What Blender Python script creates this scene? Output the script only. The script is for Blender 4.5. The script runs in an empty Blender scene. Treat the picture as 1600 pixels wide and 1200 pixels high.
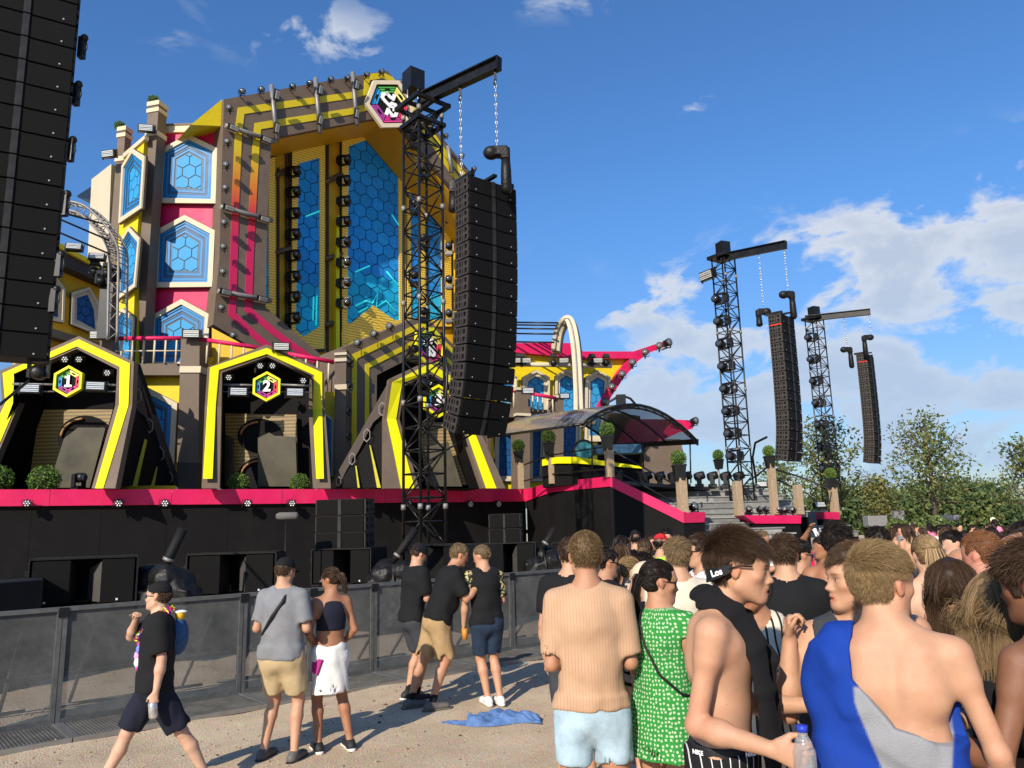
import bpy, bmesh, math, random
import numpy as np
from mathutils import Vector, Matrix
random.seed(7); RNG = np.random.default_rng(7)
R = math.radians
S = bpy.context.scene
COL = S.collection

# ---------------------------------------------------------------- camera, sky, sun, exposure
F = 1200.0; PITCH = math.atan(224/1200); ROLL = R(1.5); CZ = 1.95
cam = bpy.data.objects.new('camera', bpy.data.cameras.new('camera')); COL.objects.link(cam)
cam.data.sensor_width = 36; cam.data.lens = 36*F/1600; cam.data.clip_end = 5000; cam.data.clip_start = 0.05
cam.location = (0, 0, CZ)
cam.rotation_euler = (Matrix.Rotation(R(90)+PITCH, 3, 'X') @ Matrix.Rotation(-ROLL, 3, 'Z')).to_euler()
S.camera = cam
SUN_EL = R(29); SUN_AZ = math.atan2(-.42, -.91)      # direction to the sun, seen from above
sunv = Vector((math.cos(SUN_EL)*math.sin(SUN_AZ), math.cos(SUN_EL)*math.cos(SUN_AZ), math.sin(SUN_EL)))
ld = bpy.data.lights.new('sun', 'SUN'); ld.energy = 5.0; ld.angle = R(0.55); ld.color = (1.0, .90, .76)
sun = bpy.data.objects.new('sun', ld); COL.objects.link(sun); sun.location = (-20, -20, 30)
sun.rotation_euler = sunv.to_track_quat('Z', 'Y').to_euler()
S.render.engine = 'CYCLES'
S.view_settings.view_transform = 'Standard'; S.view_settings.look = 'None'
S.view_settings.gamma = 1; S.view_settings.use_curve_mapping = False; S.view_settings.exposure = 0.34

# ---------------------------------------------------------------- pixel (of the 1600x1200 photo) -> place
def ray(px, py):
    a = (px-800)/F; b = (600-py)/F; c, s = math.cos(ROLL), math.sin(ROLL)
    x = a*c+b*s; y = -a*s+b*c; cp, sp = math.cos(PITCH), math.sin(PITCH)
    return Vector((x, cp-y*sp, sp+y*cp))
def at(px, py, D):
    r = ray(px, py); return Vector((0, 0, CZ)) + r*(D/r.y)
def gz(px, py, z=0.0):
    r = ray(px, py); return Vector((0, 0, CZ)) + r*((z-CZ)/r.z)
class Plane:
    """vertical facade plane: direction u along it, n towards the audience"""
    def __init__(s, P, deg):
        s.P = Vector(P); a = R(deg); s.u = Vector((math.cos(a), math.sin(a), 0)); s.n = Vector((math.sin(a), -math.cos(a), 0))
    def hit(s, px, py, off=0.0):
        r = ray(px, py); P = s.P + s.n*off; c = Vector((0, 0, CZ))
        return c + r*(((P-c).dot(s.n))/(r.dot(s.n)))
    def uz(s, px, py, off=0.0):
        h = s.hit(px, py, off); return (h-s.P).dot(s.u), h.z
    def at(s, u, z, off=0.0):
        return Vector((s.P.x, s.P.y, 0)) + s.u*u + s.n*off + Vector((0, 0, z))

# ---------------------------------------------------------------- world: sky texture with clouds by direction
w = bpy.data.worlds.new('World'); S.world = w; w.use_nodes = True
nt = w.node_tree; nt.nodes.clear()
def N(nt, t, **kw):
    n = nt.nodes.new(t)
    for k, v in kw.items():
        if k.startswith('i_'):
            key = k[2:]; key = int(key) if key.isdigit() else key.replace('_', ' ')
            n.inputs[key].default_value = v
        else: setattr(n, k, v)
    return n
def L(nt, a, b): nt.links.new(a, b)
def mth(nt, op, a, b=None, c=None, clamp=False):
    n = nt.nodes.new('ShaderNodeMath'); n.operation = op; n.use_clamp = clamp
    for i, v in enumerate((a, b, c)):
        if v is None: continue
        if isinstance(v, (int, float)): n.inputs[i].default_value = v
        else: nt.links.new(v, n.inputs[i])
    return n.outputs[0]
sky = N(nt, 'ShaderNodeTexSky', sky_type='NISHITA', sun_disc=False, sun_elevation=SUN_EL, sun_rotation=SUN_AZ)
sky.air_density = 1.15; sky.dust_density = 0.6; sky.ozone_density = 2.2; sky.altitude = 0
tc = N(nt, 'ShaderNodeTexCoord'); sep = N(nt, 'ShaderNodeSeparateXYZ'); L(nt, tc.outputs['Generated'], sep.inputs[0])
zc = mth(nt, 'MAXIMUM', sep.outputs[2], 0.0)
# azimuth (0 ahead, + right) and elevation in radians
az = mth(nt, 'ARCTAN2', sep.outputs[0], sep.outputs[1]); el = mth(nt, 'ARCSINE', sep.outputs[2])
cv = N(nt, 'ShaderNodeCombineXYZ'); L(nt, az, cv.inputs[0]); L(nt, mth(nt, 'MULTIPLY', el, 1.75), cv.inputs[1])
nz = N(nt, 'ShaderNodeTexNoise', i_Scale=7.5, i_Detail=12.0, i_Roughness=0.58, i_Distortion=0.35); L(nt, cv.outputs[0], nz.inputs['Vector'])
nz2 = N(nt, 'ShaderNodeTexNoise', i_Scale=2.3, i_Detail=3.0); L(nt, cv.outputs[0], nz2.inputs['Vector'])
def gauss(a0, e0, sa, se):
    da = mth(nt, 'DIVIDE', mth(nt, 'SUBTRACT', az, a0), sa); de = mth(nt, 'DIVIDE', mth(nt, 'SUBTRACT', el, e0), se)
    r2 = mth(nt, 'ADD', mth(nt, 'MULTIPLY', da, da), mth(nt, 'MULTIPLY', de, de))
    return mth(nt, 'EXPONENT', mth(nt, 'MULTIPLY', r2, -1.0))
def ae(px, py):
    r = ray(px, py).normalized(); return math.atan2(r.x, r.y), math.asin(r.z)
def blob(px, py, wx, wy, amp):
    a, e = ae(px, py); return mth(nt, 'MULTIPLY', gauss(a, e, wx/F, wy/F), amp)
# low cumulus bank everywhere near the horizon, thicker towards the right of the view
bank = mth(nt, 'MULTIPLY', mth(nt, 'EXPONENT', mth(nt, 'MULTIPLY', mth(nt, 'MULTIPLY', el, el), -1/(0.19**2))), 0.16)
terms = [bank,
         blob(1340, 430, 170, 70, .42), blob(1460, 400, 130, 60, .38), blob(1560, 420, 90, 70, .3), blob(1300, 560, 160, 60, .28), blob(1330, 650, 360, 70, .16), blob(1180, 520, 90, 50, .26), blob(1585, 280, 55, 40, .45), blob(1590, 350, 45, 40, .3), blob(1070, 450, 60, 26, .24),
         blob(965, 490, 60, 18, .24), blob(1060, 172, 40, 8, .05), blob(1480, 620, 320, 75, .36), blob(1100, 540, 90, 40, .12), blob(1060, 640, 170, 60, .28), blob(1580, 520, 60, 30, .14), blob(1370, 470, 60, 30, .1),
         blob(500, 50, 140, 40, .13), blob(600, 88, 60, 16, .09), blob(265, 60, 30, 18, .05), blob(880, 5, 80, 16, .08), blob(1060, 172, 85, 14, .09)]
tot = terms[0]
for t in terms[1:]: tot = mth(nt, 'ADD', tot, t)
dens = mth(nt, 'ADD', mth(nt, 'ADD', mth(nt, 'MULTIPLY', mth(nt, 'SUBTRACT', nz.outputs[0], .5), 2.7), mth(nt, 'MULTIPLY', mth(nt, 'SUBTRACT', nz2.outputs[0], .5), .5)), mth(nt, 'SUBTRACT', mth(nt, 'MULTIPLY', tot, .72), 0.13))
mask = mth(nt, 'MULTIPLY', dens, 4.6, clamp=True)
mask = mth(nt, 'MULTIPLY', mth(nt, 'POWER', mask, 1.2), .92)
mask = mth(nt, 'MULTIPLY', mask, mth(nt, 'MULTIPLY', tot, 7.0, clamp=True))
# cloud shade: bright at the upper edge, grey in the thick
cr = N(nt, 'ShaderNodeValToRGB'); L(nt, dens, cr.inputs[0])
cr.color_ramp.elements[0].position = 0.0; cr.color_ramp.elements[0].color = (6.4, 6.6, 7.0, 1)
cr.color_ramp.elements[1].position = .55; cr.color_ramp.elements[1].color = (4.2, 4.8, 5.8, 1)
lowd = mth(nt, 'MULTIPLY', el, 3.2, clamp=True)
cm = N(nt, 'ShaderNodeMixRGB'); L(nt, lowd, cm.inputs[0]); cm.inputs[1].default_value = (3.3, 4.6, 6.4, 1); L(nt, cr.outputs[0], cm.inputs[2])
tint = N(nt, 'ShaderNodeMixRGB', blend_type='MULTIPLY', i_Fac=1.0); L(nt, sky.outputs[0], tint.inputs[1]); tint.inputs[2].default_value = (.56, .92, 1.34, 1)
tl = N(nt, 'ShaderNodeMixRGB'); L(nt, mth(nt, 'MULTIPLY', el, 2.6, clamp=True), tl.inputs[0]); tl.inputs[1].default_value = (.60, .68, .90, 1); tl.inputs[2].default_value = (.54, .92, 1.36, 1); L(nt, tl.outputs[0], tint.inputs[2])
mx = N(nt, 'ShaderNodeMixRGB'); L(nt, mask, mx.inputs[0]); L(nt, tint.outputs[0], mx.inputs[1]); L(nt, cm.outputs[0], mx.inputs[2])
bg = N(nt, 'ShaderNodeBackground', i_Strength=.100); L(nt, mx.outputs[0], bg.inputs[0])
wo = N(nt, 'ShaderNodeOutputWorld'); L(nt, bg.outputs[0], wo.inputs[0])

# ---------------------------------------------------------------- materials
MATS = {}
def mat(name, col, rough=.6, metal=0.0, var=.12, scale=6.0, bump=0.0, bscale=60.0, emit=None, estr=0.0, spec=.3, coat=0.0, sss=0.0, attr=None, dust=0.0):
    if name in MATS: return MATS[name]
    m = bpy.data.materials.new(name); m.use_nodes = True; n = m.node_tree; p = n.nodes['Principled BSDF']
    p.inputs['Roughness'].default_value = rough; p.inputs['Metallic'].default_value = metal
    p.inputs['Specular IOR Level'].default_value = spec; p.inputs['Coat Weight'].default_value = coat
    geo = N(n, 'ShaderNodeNewGeometry'); no = N(n, 'ShaderNodeTexNoise', i_Scale=scale, i_Detail=6.0, i_Roughness=.65)
    tcn = N(n, 'ShaderNodeTexCoord'); L(n, tcn.outputs['Object'], no.inputs['Vector'])
    mr = N(n, 'ShaderNodeMapRange'); L(n, no.outputs[0], mr.inputs[0]); mr.inputs[1].default_value = .3; mr.inputs[2].default_value = .7
    mr.inputs[3].default_value = 1-var; mr.inputs[4].default_value = 1+var
    if attr:
        at_ = N(n, 'ShaderNodeAttribute', attribute_name=attr); base = at_.outputs['Color']
        mm = N(n, 'ShaderNodeVectorMath', operation='MULTIPLY'); L(n, base, mm.inputs[0]); mm.inputs[1].default_value = col[:3]; base = mm.outputs[0]
    else:
        rgb = N(n, 'ShaderNodeRGB'); rgb.outputs[0].default_value = (*col[:3], 1); base = rgb.outputs[0]
    vm = N(n, 'ShaderNodeVectorMath', operation='SCALE'); L(n, base, vm.inputs[0]); L(n, mr.outputs[0], vm.inputs['Scale'])
    out = vm.outputs[0]
    if dust:
        dn = N(n, 'ShaderNodeTexNoise', i_Scale=scale*.35, i_Detail=8.0, i_Roughness=.7); L(n, tcn.outputs['Object'], dn.inputs['Vector'])
        dr = N(n, 'ShaderNodeMapRange'); L(n, dn.outputs[0], dr.inputs[0]); dr.inputs[1].default_value = .5; dr.inputs[2].default_value = .75; dr.inputs[3].default_value = 0; dr.inputs[4].default_value = dust
        dm = N(n, 'ShaderNodeMixRGB'); L(n, dr.outputs[0], dm.inputs[0]); L(n, out, dm.inputs[1]); dm.inputs[2].default_value = (.32, .29, .25, 1); out = dm.outputs[0]
    L(n, out, p.inputs['Base Color'])
    r2 = N(n, 'ShaderNodeMapRange'); L(n, no.outputs[0], r2.inputs[0]); r2.inputs[3].default_value = max(0, rough-.1); r2.inputs[4].default_value = min(1, rough+.1); L(n, r2.outputs[0], p.inputs['Roughness'])
    if bump:
        bn = N(n, 'ShaderNodeTexNoise', i_Scale=bscale, i_Detail=4.0); L(n, tcn.outputs['Object'], bn.inputs['Vector'])
        bu = N(n, 'ShaderNodeBump', i_Strength=bump, i_Distance=.02); L(n, bn.outputs[0], bu.inputs['Height']); L(n, bu.outputs[0], p.inputs['Normal'])
    if emit:
        p.inputs['Emission Color'].default_value = (*emit, 1); p.inputs['Emission Strength'].default_value = estr
    if sss:
        p.inputs['Subsurface Weight'].default_value = sss; p.inputs['Subsurface Radius'].default_value = (.012, .005, .003); p.inputs['Subsurface Scale'].default_value = 1.0
    MATS[name] = m; return m
BLK = mat('black_panel', (.0055, .005, .0052), .8, var=.25, scale=1.5, dust=.015, spec=.15)
BLKM = mat('black_metal', (.009, .009, .0095), .42, .1, dust=.03, scale=8, spec=.35)
BLKP = mat('black_plastic', (.007, .007, .0075), .38, dust=.02, scale=10, spec=.35)
SPK = mat('speaker_black', (.008, .0078, .0076), .62, var=.2, scale=3, bump=.25, bscale=220, dust=.03, spec=.2)
GRIL = mat('grille_black', (.0058, .0056, .0054), .75, var=.15, scale=14, bump=.4, bscale=420, spec=.12)
BRN = mat('brown_paint', (.135, .098, .070), .62, var=.10, scale=2.2, dust=.13)
BRND = mat('dark_brown_paint', (.055, .040, .032), .62, var=.08, scale=2.2)
YEL = mat('yellow_paint', (.66, .50, .008), .5, var=.09, scale=3.0, dust=.05)
YELB = mat('lemon_paint', (.70, .66, .004), .45, var=.04, scale=2.0)
YELD = mat('ochre_paint', (.62, .36, .012), .55, var=.08, scale=2.0)
PNK = mat('pink_paint', (.58, .010, .088), .5, var=.09, scale=2.6, dust=.06)
CRM = mat('cream_paint', (.55, .47, .33), .6, var=.05, scale=2.0)
BLU = mat('blue_paint', (.020, .19, .43), .5, var=.05, scale=2.0)
BLUD = mat('deep_blue_paint', (.010, .085, .24), .5, var=.06, scale=2.0)
BLUG = mat('slate_blue_paint', (.055, .095, .14), .5, var=.06, scale=2.0)
CYA = mat('sky_blue_paint', (.028, .26, .52), .6, var=.06, scale=3.0)
GREY = mat('grey_metal', (.23, .22, .21), .45, .3, scale=6, dust=.08)
STEEL = mat('galvanised_steel', (.36, .36, .35), .38, .8, scale=9, dust=.1)
WHT = mat('white_paint', (.8, .8, .78), .5, var=.05)
LENS = mat('lamp_glass', (.16, .16, .155), .15, .2, var=.3, scale=60, coat=.6)
WOODP = mat('timber_post', (.33, .245, .155), .7, var=.22, scale=9, bump=.3, bscale=30)
LEAF = mat('topiary_leaf', (.065, .13, .02), .55, var=.5, scale=9)
LEAFY = mat('light_topiary_leaf', (.15, .24, .03), .55, var=.5, scale=9)

# ---------------------------------------------------------------- mesh builder and object helpers
class MB:
    def __init__(s): s.v = []; s.f = []; s.m = []; s.sm = []
    def add(s, vs, fs, mi=0, smooth=False):
        o = len(s.v); s.v += [tuple(v) for v in vs]
        for f in fs: s.f.append(tuple(i+o for i in f)); s.m.append(mi); s.sm.append(smooth)
    def box(s, c, size, rot=None, mi=0):
        """c centre, size full extents, rot 3x3 matrix"""
        hx, hy, hz = size[0]/2, size[1]/2, size[2]/2; c = Vector(c)
        vs = [Vector((x, y, z)) for x in (-hx, hx) for y in (-hy, hy) for z in (-hz, hz)]
        if rot is not None: vs = [rot @ v for v in vs]
        s.add([c+v for v in vs], [(0, 1, 3, 2), (4, 6, 7, 5), (0, 4, 5, 1), (2, 3, 7, 6), (0, 2, 6, 4), (1, 5, 7, 3)], mi); return s
    def prism(s, pts, ext, mi=0):
        """polygon (3D points) extruded by vector ext"""
        n = len(pts); P = [Vector(p) for p in pts]; ext = Vector(ext); Q = [p+ext for p in P]
        nrm = Vector((0, 0, 0))
        for i in range(n): nrm += P[i].cross(P[(i+1) % n])
        ar = list(range(n)); a, b = tuple(ar), tuple(n+i for i in reversed(ar))
        if nrm.dot(ext) > 0: a, b = tuple(reversed(a)), tuple(reversed(b)); side = [(i, (i+1) % n, n+(i+1) % n, n+i) for i in range(n)]
        else: side = [(i, n+i, n+(i+1) % n, (i+1) % n) for i in range(n)]
        s.add(P+Q, [a, b]+side, mi); return s
    def ring(s, po, pi, ext, mi=0):
        """frame between outer and inner outlines, extruded by ext"""
        n = len(po); ext = Vector(ext); A = [Vector(p) for p in po]; B = [Vector(p) for p in pi]
        vs = A+B+[p+ext for p in A]+[p+ext for p in B]; fs = []
        for i in range(n):
            j = (i+1) % n
            fs += [(i, j, n+j, n+i), (2*n+i, 3*n+i, 3*n+j, 2*n+j), (i, 2*n+i, 2*n+j, j), (n+i, n+j, 3*n+j, 3*n+i)]
        s.add(vs, fs, mi); return s
    def tube(s, pts, r, n=6, mi=0, caps=True, smooth=True):
        P = [Vector(p) for p in pts]; rs = r if isinstance(r, (list, tuple)) else [r]*len(P)
        vs = []; T0 = None
        for i, p in enumerate(P):
            t = (P[min(i+1, len(P)-1)]-P[max(i-1, 0)]).normalized()
            if T0 is None:
                a = Vector((0, 0, 1)) if abs(t.z) < .9 else Vector((1, 0, 0)); T0 = t.cross(a).normalized()
            else: T0 = (T0 - t*T0.dot(t)).normalized()
            b = t.cross(T0)
            for k in range(n):
                q = 2*math.pi*k/n; vs.append(p + (T0*math.cos(q)+b*math.sin(q))*rs[i])
        fs = []
        for i in range(len(P)-1):
            for k in range(n):
                k2 = (k+1) % n; fs.append((i*n+k, i*n+k2, (i+1)*n+k2, (i+1)*n+k))
        s.add(vs, fs, mi, smooth)
        if caps:
            o = len(s.v)-len(vs); s.f += [tuple(o+k for k in reversed(range(n))), tuple(o+(len(P)-1)*n+k for k in range(n))]; s.m += [mi]*2; s.sm += [False]*2
        return s
    def lathe(s, base, axis, prof, n=12, mi=0, smooth=True):
        """prof: list of (distance along axis, radius)"""
        base = Vector(base); axis = Vector(axis).normalized()
        a = Vector((0, 0, 1)) if abs(axis.z) < .9 else Vector((1, 0, 0)); e = axis.cross(a).normalized(); b = axis.cross(e)
        vs = []
        for (h, r) in prof:
            for k in range(n):
                q = 2*math.pi*k/n; vs.append(base+axis*h+(e*math.cos(q)+b*math.sin(q))*r)
        fs = []
        for i in range(len(prof)-1):
            for k in range(n):
                k2 = (k+1) % n; fs.append((i*n+k, i*n+k2, (i+1)*n+k2, (i+1)*n+k))
        fs += [tuple(reversed(range(n))), tuple((len(prof)-1)*n+k for k in range(n))]
        s.add(vs, fs, mi, smooth); return s
    def sphere(s, c, r, n=10, m=7, mi=0, sc=(1, 1, 1)):
        vs = []; c = Vector(c)
        for i in range(m+1):
            t = math.pi*i/m
            for k in range(n):
                q = 2*math.pi*k/n; vs.append(c+Vector((r*sc[0]*math.sin(t)*math.cos(q), r*sc[1]*math.sin(t)*math.sin(q), r*sc[2]*math.cos(t))))
        fs = [(i*n+k, (i+1)*n+k, (i+1)*n+(k+1) % n, i*n+(k+1) % n) for i in range(m) for k in range(n)]
        s.add(vs, fs, mi, True); return s
    def mesh(s, name, mats, org=Vector((0, 0, 0))):
        me = bpy.data.meshes.new(name); me.from_pydata([(v[0]-org[0], v[1]-org[1], v[2]-org[2]) for v in s.v], [], s.f)
        for m in (mats if isinstance(mats, (list, tuple)) else [mats]): me.materials.append(m)
        me.polygons.foreach_set('material_index', s.m); me.polygons.foreach_set('use_smooth', s.sm); me.update(); return me
ORG = {}
def tag(o, label=None, cat=None, group=None, kind=None):
    if label: o['label'] = label
    if cat: o['category'] = cat
    if group: o['group'] = group
    if kind: o['kind'] = kind
    return o
def thing(name, label, cat, loc=(0, 0, 0), group=None):
    o = bpy.data.objects.new(name, None); o.empty_display_size = .2; COL.objects.link(o); o.location = loc; ORG[o.name] = Vector(loc)
    return tag(o, label, cat, group)
def obj(name, mb, mats, parent=None, label=None, bevel=0):
    """link a mesh built in world coordinates; its origin is its parent's (or its own base)"""
    if parent is not None: org = ORG[parent.name]
    else:
        V = np.array(mb.v); org = Vector((V[:, 0].mean(), V[:, 1].mean(), V[:, 2].min()))
    me = mb.mesh(name, mats, org); o = bpy.data.objects.new(name, me); COL.objects.link(o)
    if parent is not None: o.parent = parent
    else: o.location = org
    ORG[o.name] = Vector(org)
    if label: o['label'] = label
    if bevel:
        b = o.modifiers.new('bevel', 'BEVEL'); b.width = bevel; b.segments = 2; b.limit_method = 'ANGLE'
    return o
def inst(name, mesh, parent, loc=(0, 0, 0), rot=(0, 0, 0), sc=(1, 1, 1)):
    """another part sharing a mesh, placed in its parent's local frame"""
    o = bpy.data.objects.new(name, mesh); COL.objects.link(o)
    if parent is not None: o.parent = parent
    o.location = loc; o.rotation_euler = rot; o.scale = sc; return o
def dup(root, loc, rot=(0, 0, 0), sc=1.0, label=None, group=None):
    c = root.copy(); COL.objects.link(c); c.location = loc; c.rotation_euler = rot
    c.scale = (sc, sc, sc) if isinstance(sc, (int, float)) else sc
    if label: c['label'] = label
    if group: c['group'] = group
    for ch in root.children:
        d = ch.copy(); COL.objects.link(d); d.parent = c
        for g in ch.children:
            e = g.copy(); COL.objects.link(e); e.parent = d
    ORG[c.name] = Vector(loc); return c
def clip_poly(poly, win):
    """clip 2D polygon by convex CCW window"""
    out = poly
    n = len(win)
    for i in range(n):
        a, b = win[i], win[(i+1) % n]; inp = out; out = []
        if not inp: break
        ins = lambda p: (b[0]-a[0])*(p[1]-a[1])-(b[1]-a[1])*(p[0]-a[0]) >= 0
        for k in range(len(inp)):
            p, q = inp[k-1], inp[k]; ip, iq = ins(p), ins(q)
            if ip != iq:
                d1 = (b[0]-a[0])*(p[1]-a[1])-(b[1]-a[1])*(p[0]-a[0]); d2 = (b[0]-a[0])*(q[1]-a[1])-(b[1]-a[1])*(q[0]-a[0])
                t = d1/(d1-d2); out.append((p[0]+(q[0]-p[0])*t, p[1]+(q[1]-p[1])*t))
            if iq: out.append(q)
    return out
def face_to(direction):
    """euler turning local -Y to the given direction (local Z stays up)"""
    d = Vector(direction).normalized(); yaw = math.atan2(d.x, -d.y); pit = math.asin(max(-1, min(1, d.z)))
    return (Matrix.Rotation(yaw, 3, 'Z') @ Matrix.Rotation(-pit, 3, 'X')).to_euler()
# ================================================================ GROUND, WATER, FAR BANK, TREES
def ground_mat(name, c1, c2, pebble=True):
    m = bpy.data.materials.new(name); m.use_nodes = True; n = m.node_tree; p = n.nodes['Principled BSDF']; p.inputs['Roughness'].default_value = .95
    tc = N(n, 'ShaderNodeTexCoord')
    a = N(n, 'ShaderNodeTexNoise', i_Scale=.9, i_Detail=12.0, i_Roughness=.72); L(n, tc.outputs['Object'], a.inputs['Vector'])
    b = N(n, 'ShaderNodeTexNoise', i_Scale=38.0, i_Detail=8.0, i_Roughness=.75); L(n, tc.outputs['Object'], b.inputs['Vector'])
    v = N(n, 'ShaderNodeTexVoronoi', i_Scale=55.0); L(n, tc.outputs['Object'], v.inputs['Vector'])
    r = N(n, 'ShaderNodeValToRGB'); L(n, mth(n, 'ADD', mth(n, 'MULTIPLY', a.outputs[0], .6), mth(n, 'MULTIPLY', b.outputs[0], .4)), r.inputs[0])
    r.color_ramp.elements[0].position = .36; r.color_ramp.elements[0].color = (*c1, 1); r.color_ramp.elements[1].position = .6; r.color_ramp.elements[1].color = (*c2, 1)
    r2 = N(n, 'ShaderNodeMixRGB', blend_type='MULTIPLY', i_Fac=.3); L(n, r.outputs[0], r2.inputs[1]); L(n, v.outputs['Color'], r2.inputs[2])
    # dark debris flecks
    d = N(n, 'ShaderNodeTexNoise', i_Scale=14.0, i_Detail=5.0, i_Roughness=.8, i_Distortion=1.5); L(n, tc.outputs['Object'], d.inputs['Vector'])
    dm = N(n, 'ShaderNodeMapRange'); L(n, d.outputs[0], dm.inputs[0]); dm.inputs[1].default_value = .67; dm.inputs[2].default_value = .72; dm.inputs[4].default_value = .6
    r3 = N(n, 'ShaderNodeMixRGB'); L(n, dm.outputs[0], r3.inputs[0]); L(n, r2.outputs[0], r3.inputs[1]); r3.inputs[2].default_value = (.12, .09, .06, 1)
    L(n, r3.outputs[0], p.inputs['Base Color'])
    h = mth(n, 'ADD', mth(n, 'MULTIPLY', b.outputs[0], .7), mth(n, 'MULTIPLY', v.outputs['Distance'], .5))
    bu = N(n, 'ShaderNodeBump', i_Strength=.65, i_Distance=.02); L(n, h, bu.inputs['Height']); L(n, bu.outputs[0], p.inputs['Normal'])
    return m
SANDM = ground_mat('trodden_sand', (.46, .335, .205), (.70, .545, .365))
GRASSM = ground_mat('dry_grass', (.05, .07, .02), (.12, .13, .05))
m = MB(); nx = 90
def gh(x, y): return .018*math.sin(x*1.7+math.sin(y*1.1)*2)*math.sin(y*1.3+1)+.012*math.sin(x*4.1+y*3.3)
xs = [-400, -60]+[-14+i*.35 for i in range(81)]+[60, 400]; ys = [-40, -3]+[0+i*.35 for i in range(60)]+[40, 80, 900]
vs = [(x, y, gh(x, y) if -13 < x < 13 and 0 < y < 20 else 0) for y in ys for x in xs]; W_ = len(xs)
m.add(vs, [(j*W_+i, j*W_+i+1, (j+1)*W_+i+1, (j+1)*W_+i) for j in range(len(ys)-1) for i in range(W_-1)], 0, True)
g = obj('ground', m, SANDM); g['kind'] = 'structure'
# pebbles and scraps lying on the sand
m = MB()
for i in range(2600):
    x = random.uniform(-6, 2.5); y = random.uniform(3.2, 12.5); r = random.uniform(.004, .014)*(1 if random.random() < .93 else 2)
    z = gh(x, y); q = random.uniform(0, 3)
    vs = [Vector((x, y, z+r*.5))+Vector((math.cos(q+k*1.57)*r*random.uniform(.7, 1.3), math.sin(q+k*1.57)*r*random.uniform(.7, 1.3), random.uniform(-.2, .2)*r)) for k in range(4)]
    top = Vector((x, y, z+r*.95)); bot = Vector((x, y, z-r))
    m.add(vs+[top, bot], [(0, 1, 4), (1, 2, 4), (2, 3, 4), (3, 0, 4), (1, 0, 5), (2, 1, 5), (3, 2, 5), (0, 3, 5)], 0 if random.random() < .8 else 1)
g = obj('pebbles', m, [mat('pebble', (.36, .29, .21), .9, var=.4, scale=30), mat('scrap', (.10, .075, .05), .9)]); tag(g, 'loose pebbles and scraps strewn over the sand', 'pebbles', kind='stuff')
for k in range(26):
    x = random.uniform(-3.6, 1.5); y = 9.0+(x+3.6)*.75+random.uniform(-.5, .6)-.35; m = MB(); q = random.uniform(0, 3); c_ = Vector((x, y, .012)); e = [c_+Vector((math.cos(q+a)*r_, math.sin(q+a)*r_, random.uniform(0, .02))) for a, r_ in ((0, .04), (1.2, .02), (2.3, .045), (4, .03), (5.1, .025))]
    m.prism(e, Vector((0, 0, -.004))); tag(obj('paper_scrap', m, [mat('scrap_teal', (.12, .35, .38), .7), mat('scrap_white', (.6, .58, .52), .8)][k % 3 == 0]), 'torn scrap of %s lying on the sand near the barrier' % ('white paper' if k % 3 == 0 else 'teal plastic'), 'litter', 'scraps of litter near the barrier')
# water of the lake and the far bank
WATER = mat('lake_water', (.10, .14, .17), .18, var=.2, scale=.4, bump=.5, bscale=3.0)
m = MB(); a = [(60, 95), (420, 95), (420, 165), (30, 165)]
m.add([(x, y, .03) for x, y in a], [(0, 1, 2, 3)]); g = obj('lake', m, WATER); g['kind'] = 'structure'
m = MB(); m.add([(20, 165, .0), (460, 165, .0), (460, 169, 1.5), (460, 600, 1.6), (-100, 600, 1.6), (20, 169, 1.4)], [(0, 1, 2, 5), (5, 2, 3, 4)])
g = obj('beach', m, mat('beach_sand', (.50, .40, .29), .9, var=.1, scale=.6)); g['kind'] = 'structure'

def leaves(mb, cs, size, mi=0, flat=.35):
    """numpy points -> diamond leaf faces"""
    n = len(cs); u = RNG.normal(size=(n, 3)); u /= np.linalg.norm(u, axis=1)[:, None]; t = RNG.normal(size=(n, 3)); t -= (t*u).sum(1)[:, None]*u; t /= np.linalg.norm(t, axis=1)[:, None]
    s = size*RNG.uniform(.6, 1.4, n)[:, None]; w_ = np.cross(u, t)
    P = np.stack([cs-u*s, cs-t*s*.45+w_*s*.1, cs+u*s, cs+t*s*.45+w_*s*.1], 1).reshape(-1, 3)
    o = len(mb.v); mb.v += [tuple(p) for p in P]; mb.f += [(o+4*i, o+4*i+1, o+4*i+2, o+4*i+3) for i in range(n)]
    mb.m += [mi]*n if isinstance(mi, int) else list(mi); mb.sm += [False]*n
BARK = mat('bark', (.12, .095, .07), .9, var=.3, scale=4, bump=.5, bscale=12)
TL = [mat('leaf_olive', (.105, .125, .035), .6, var=.4, scale=2), mat('leaf_green', (.05, .085, .022), .6, var=.4, scale=2), mat('leaf_dark', (.028, .05, .018), .6, var=.4, scale=2), mat('leaf_yellow', (.17, .15, .045), .6, var=.3, scale=2)]
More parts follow.
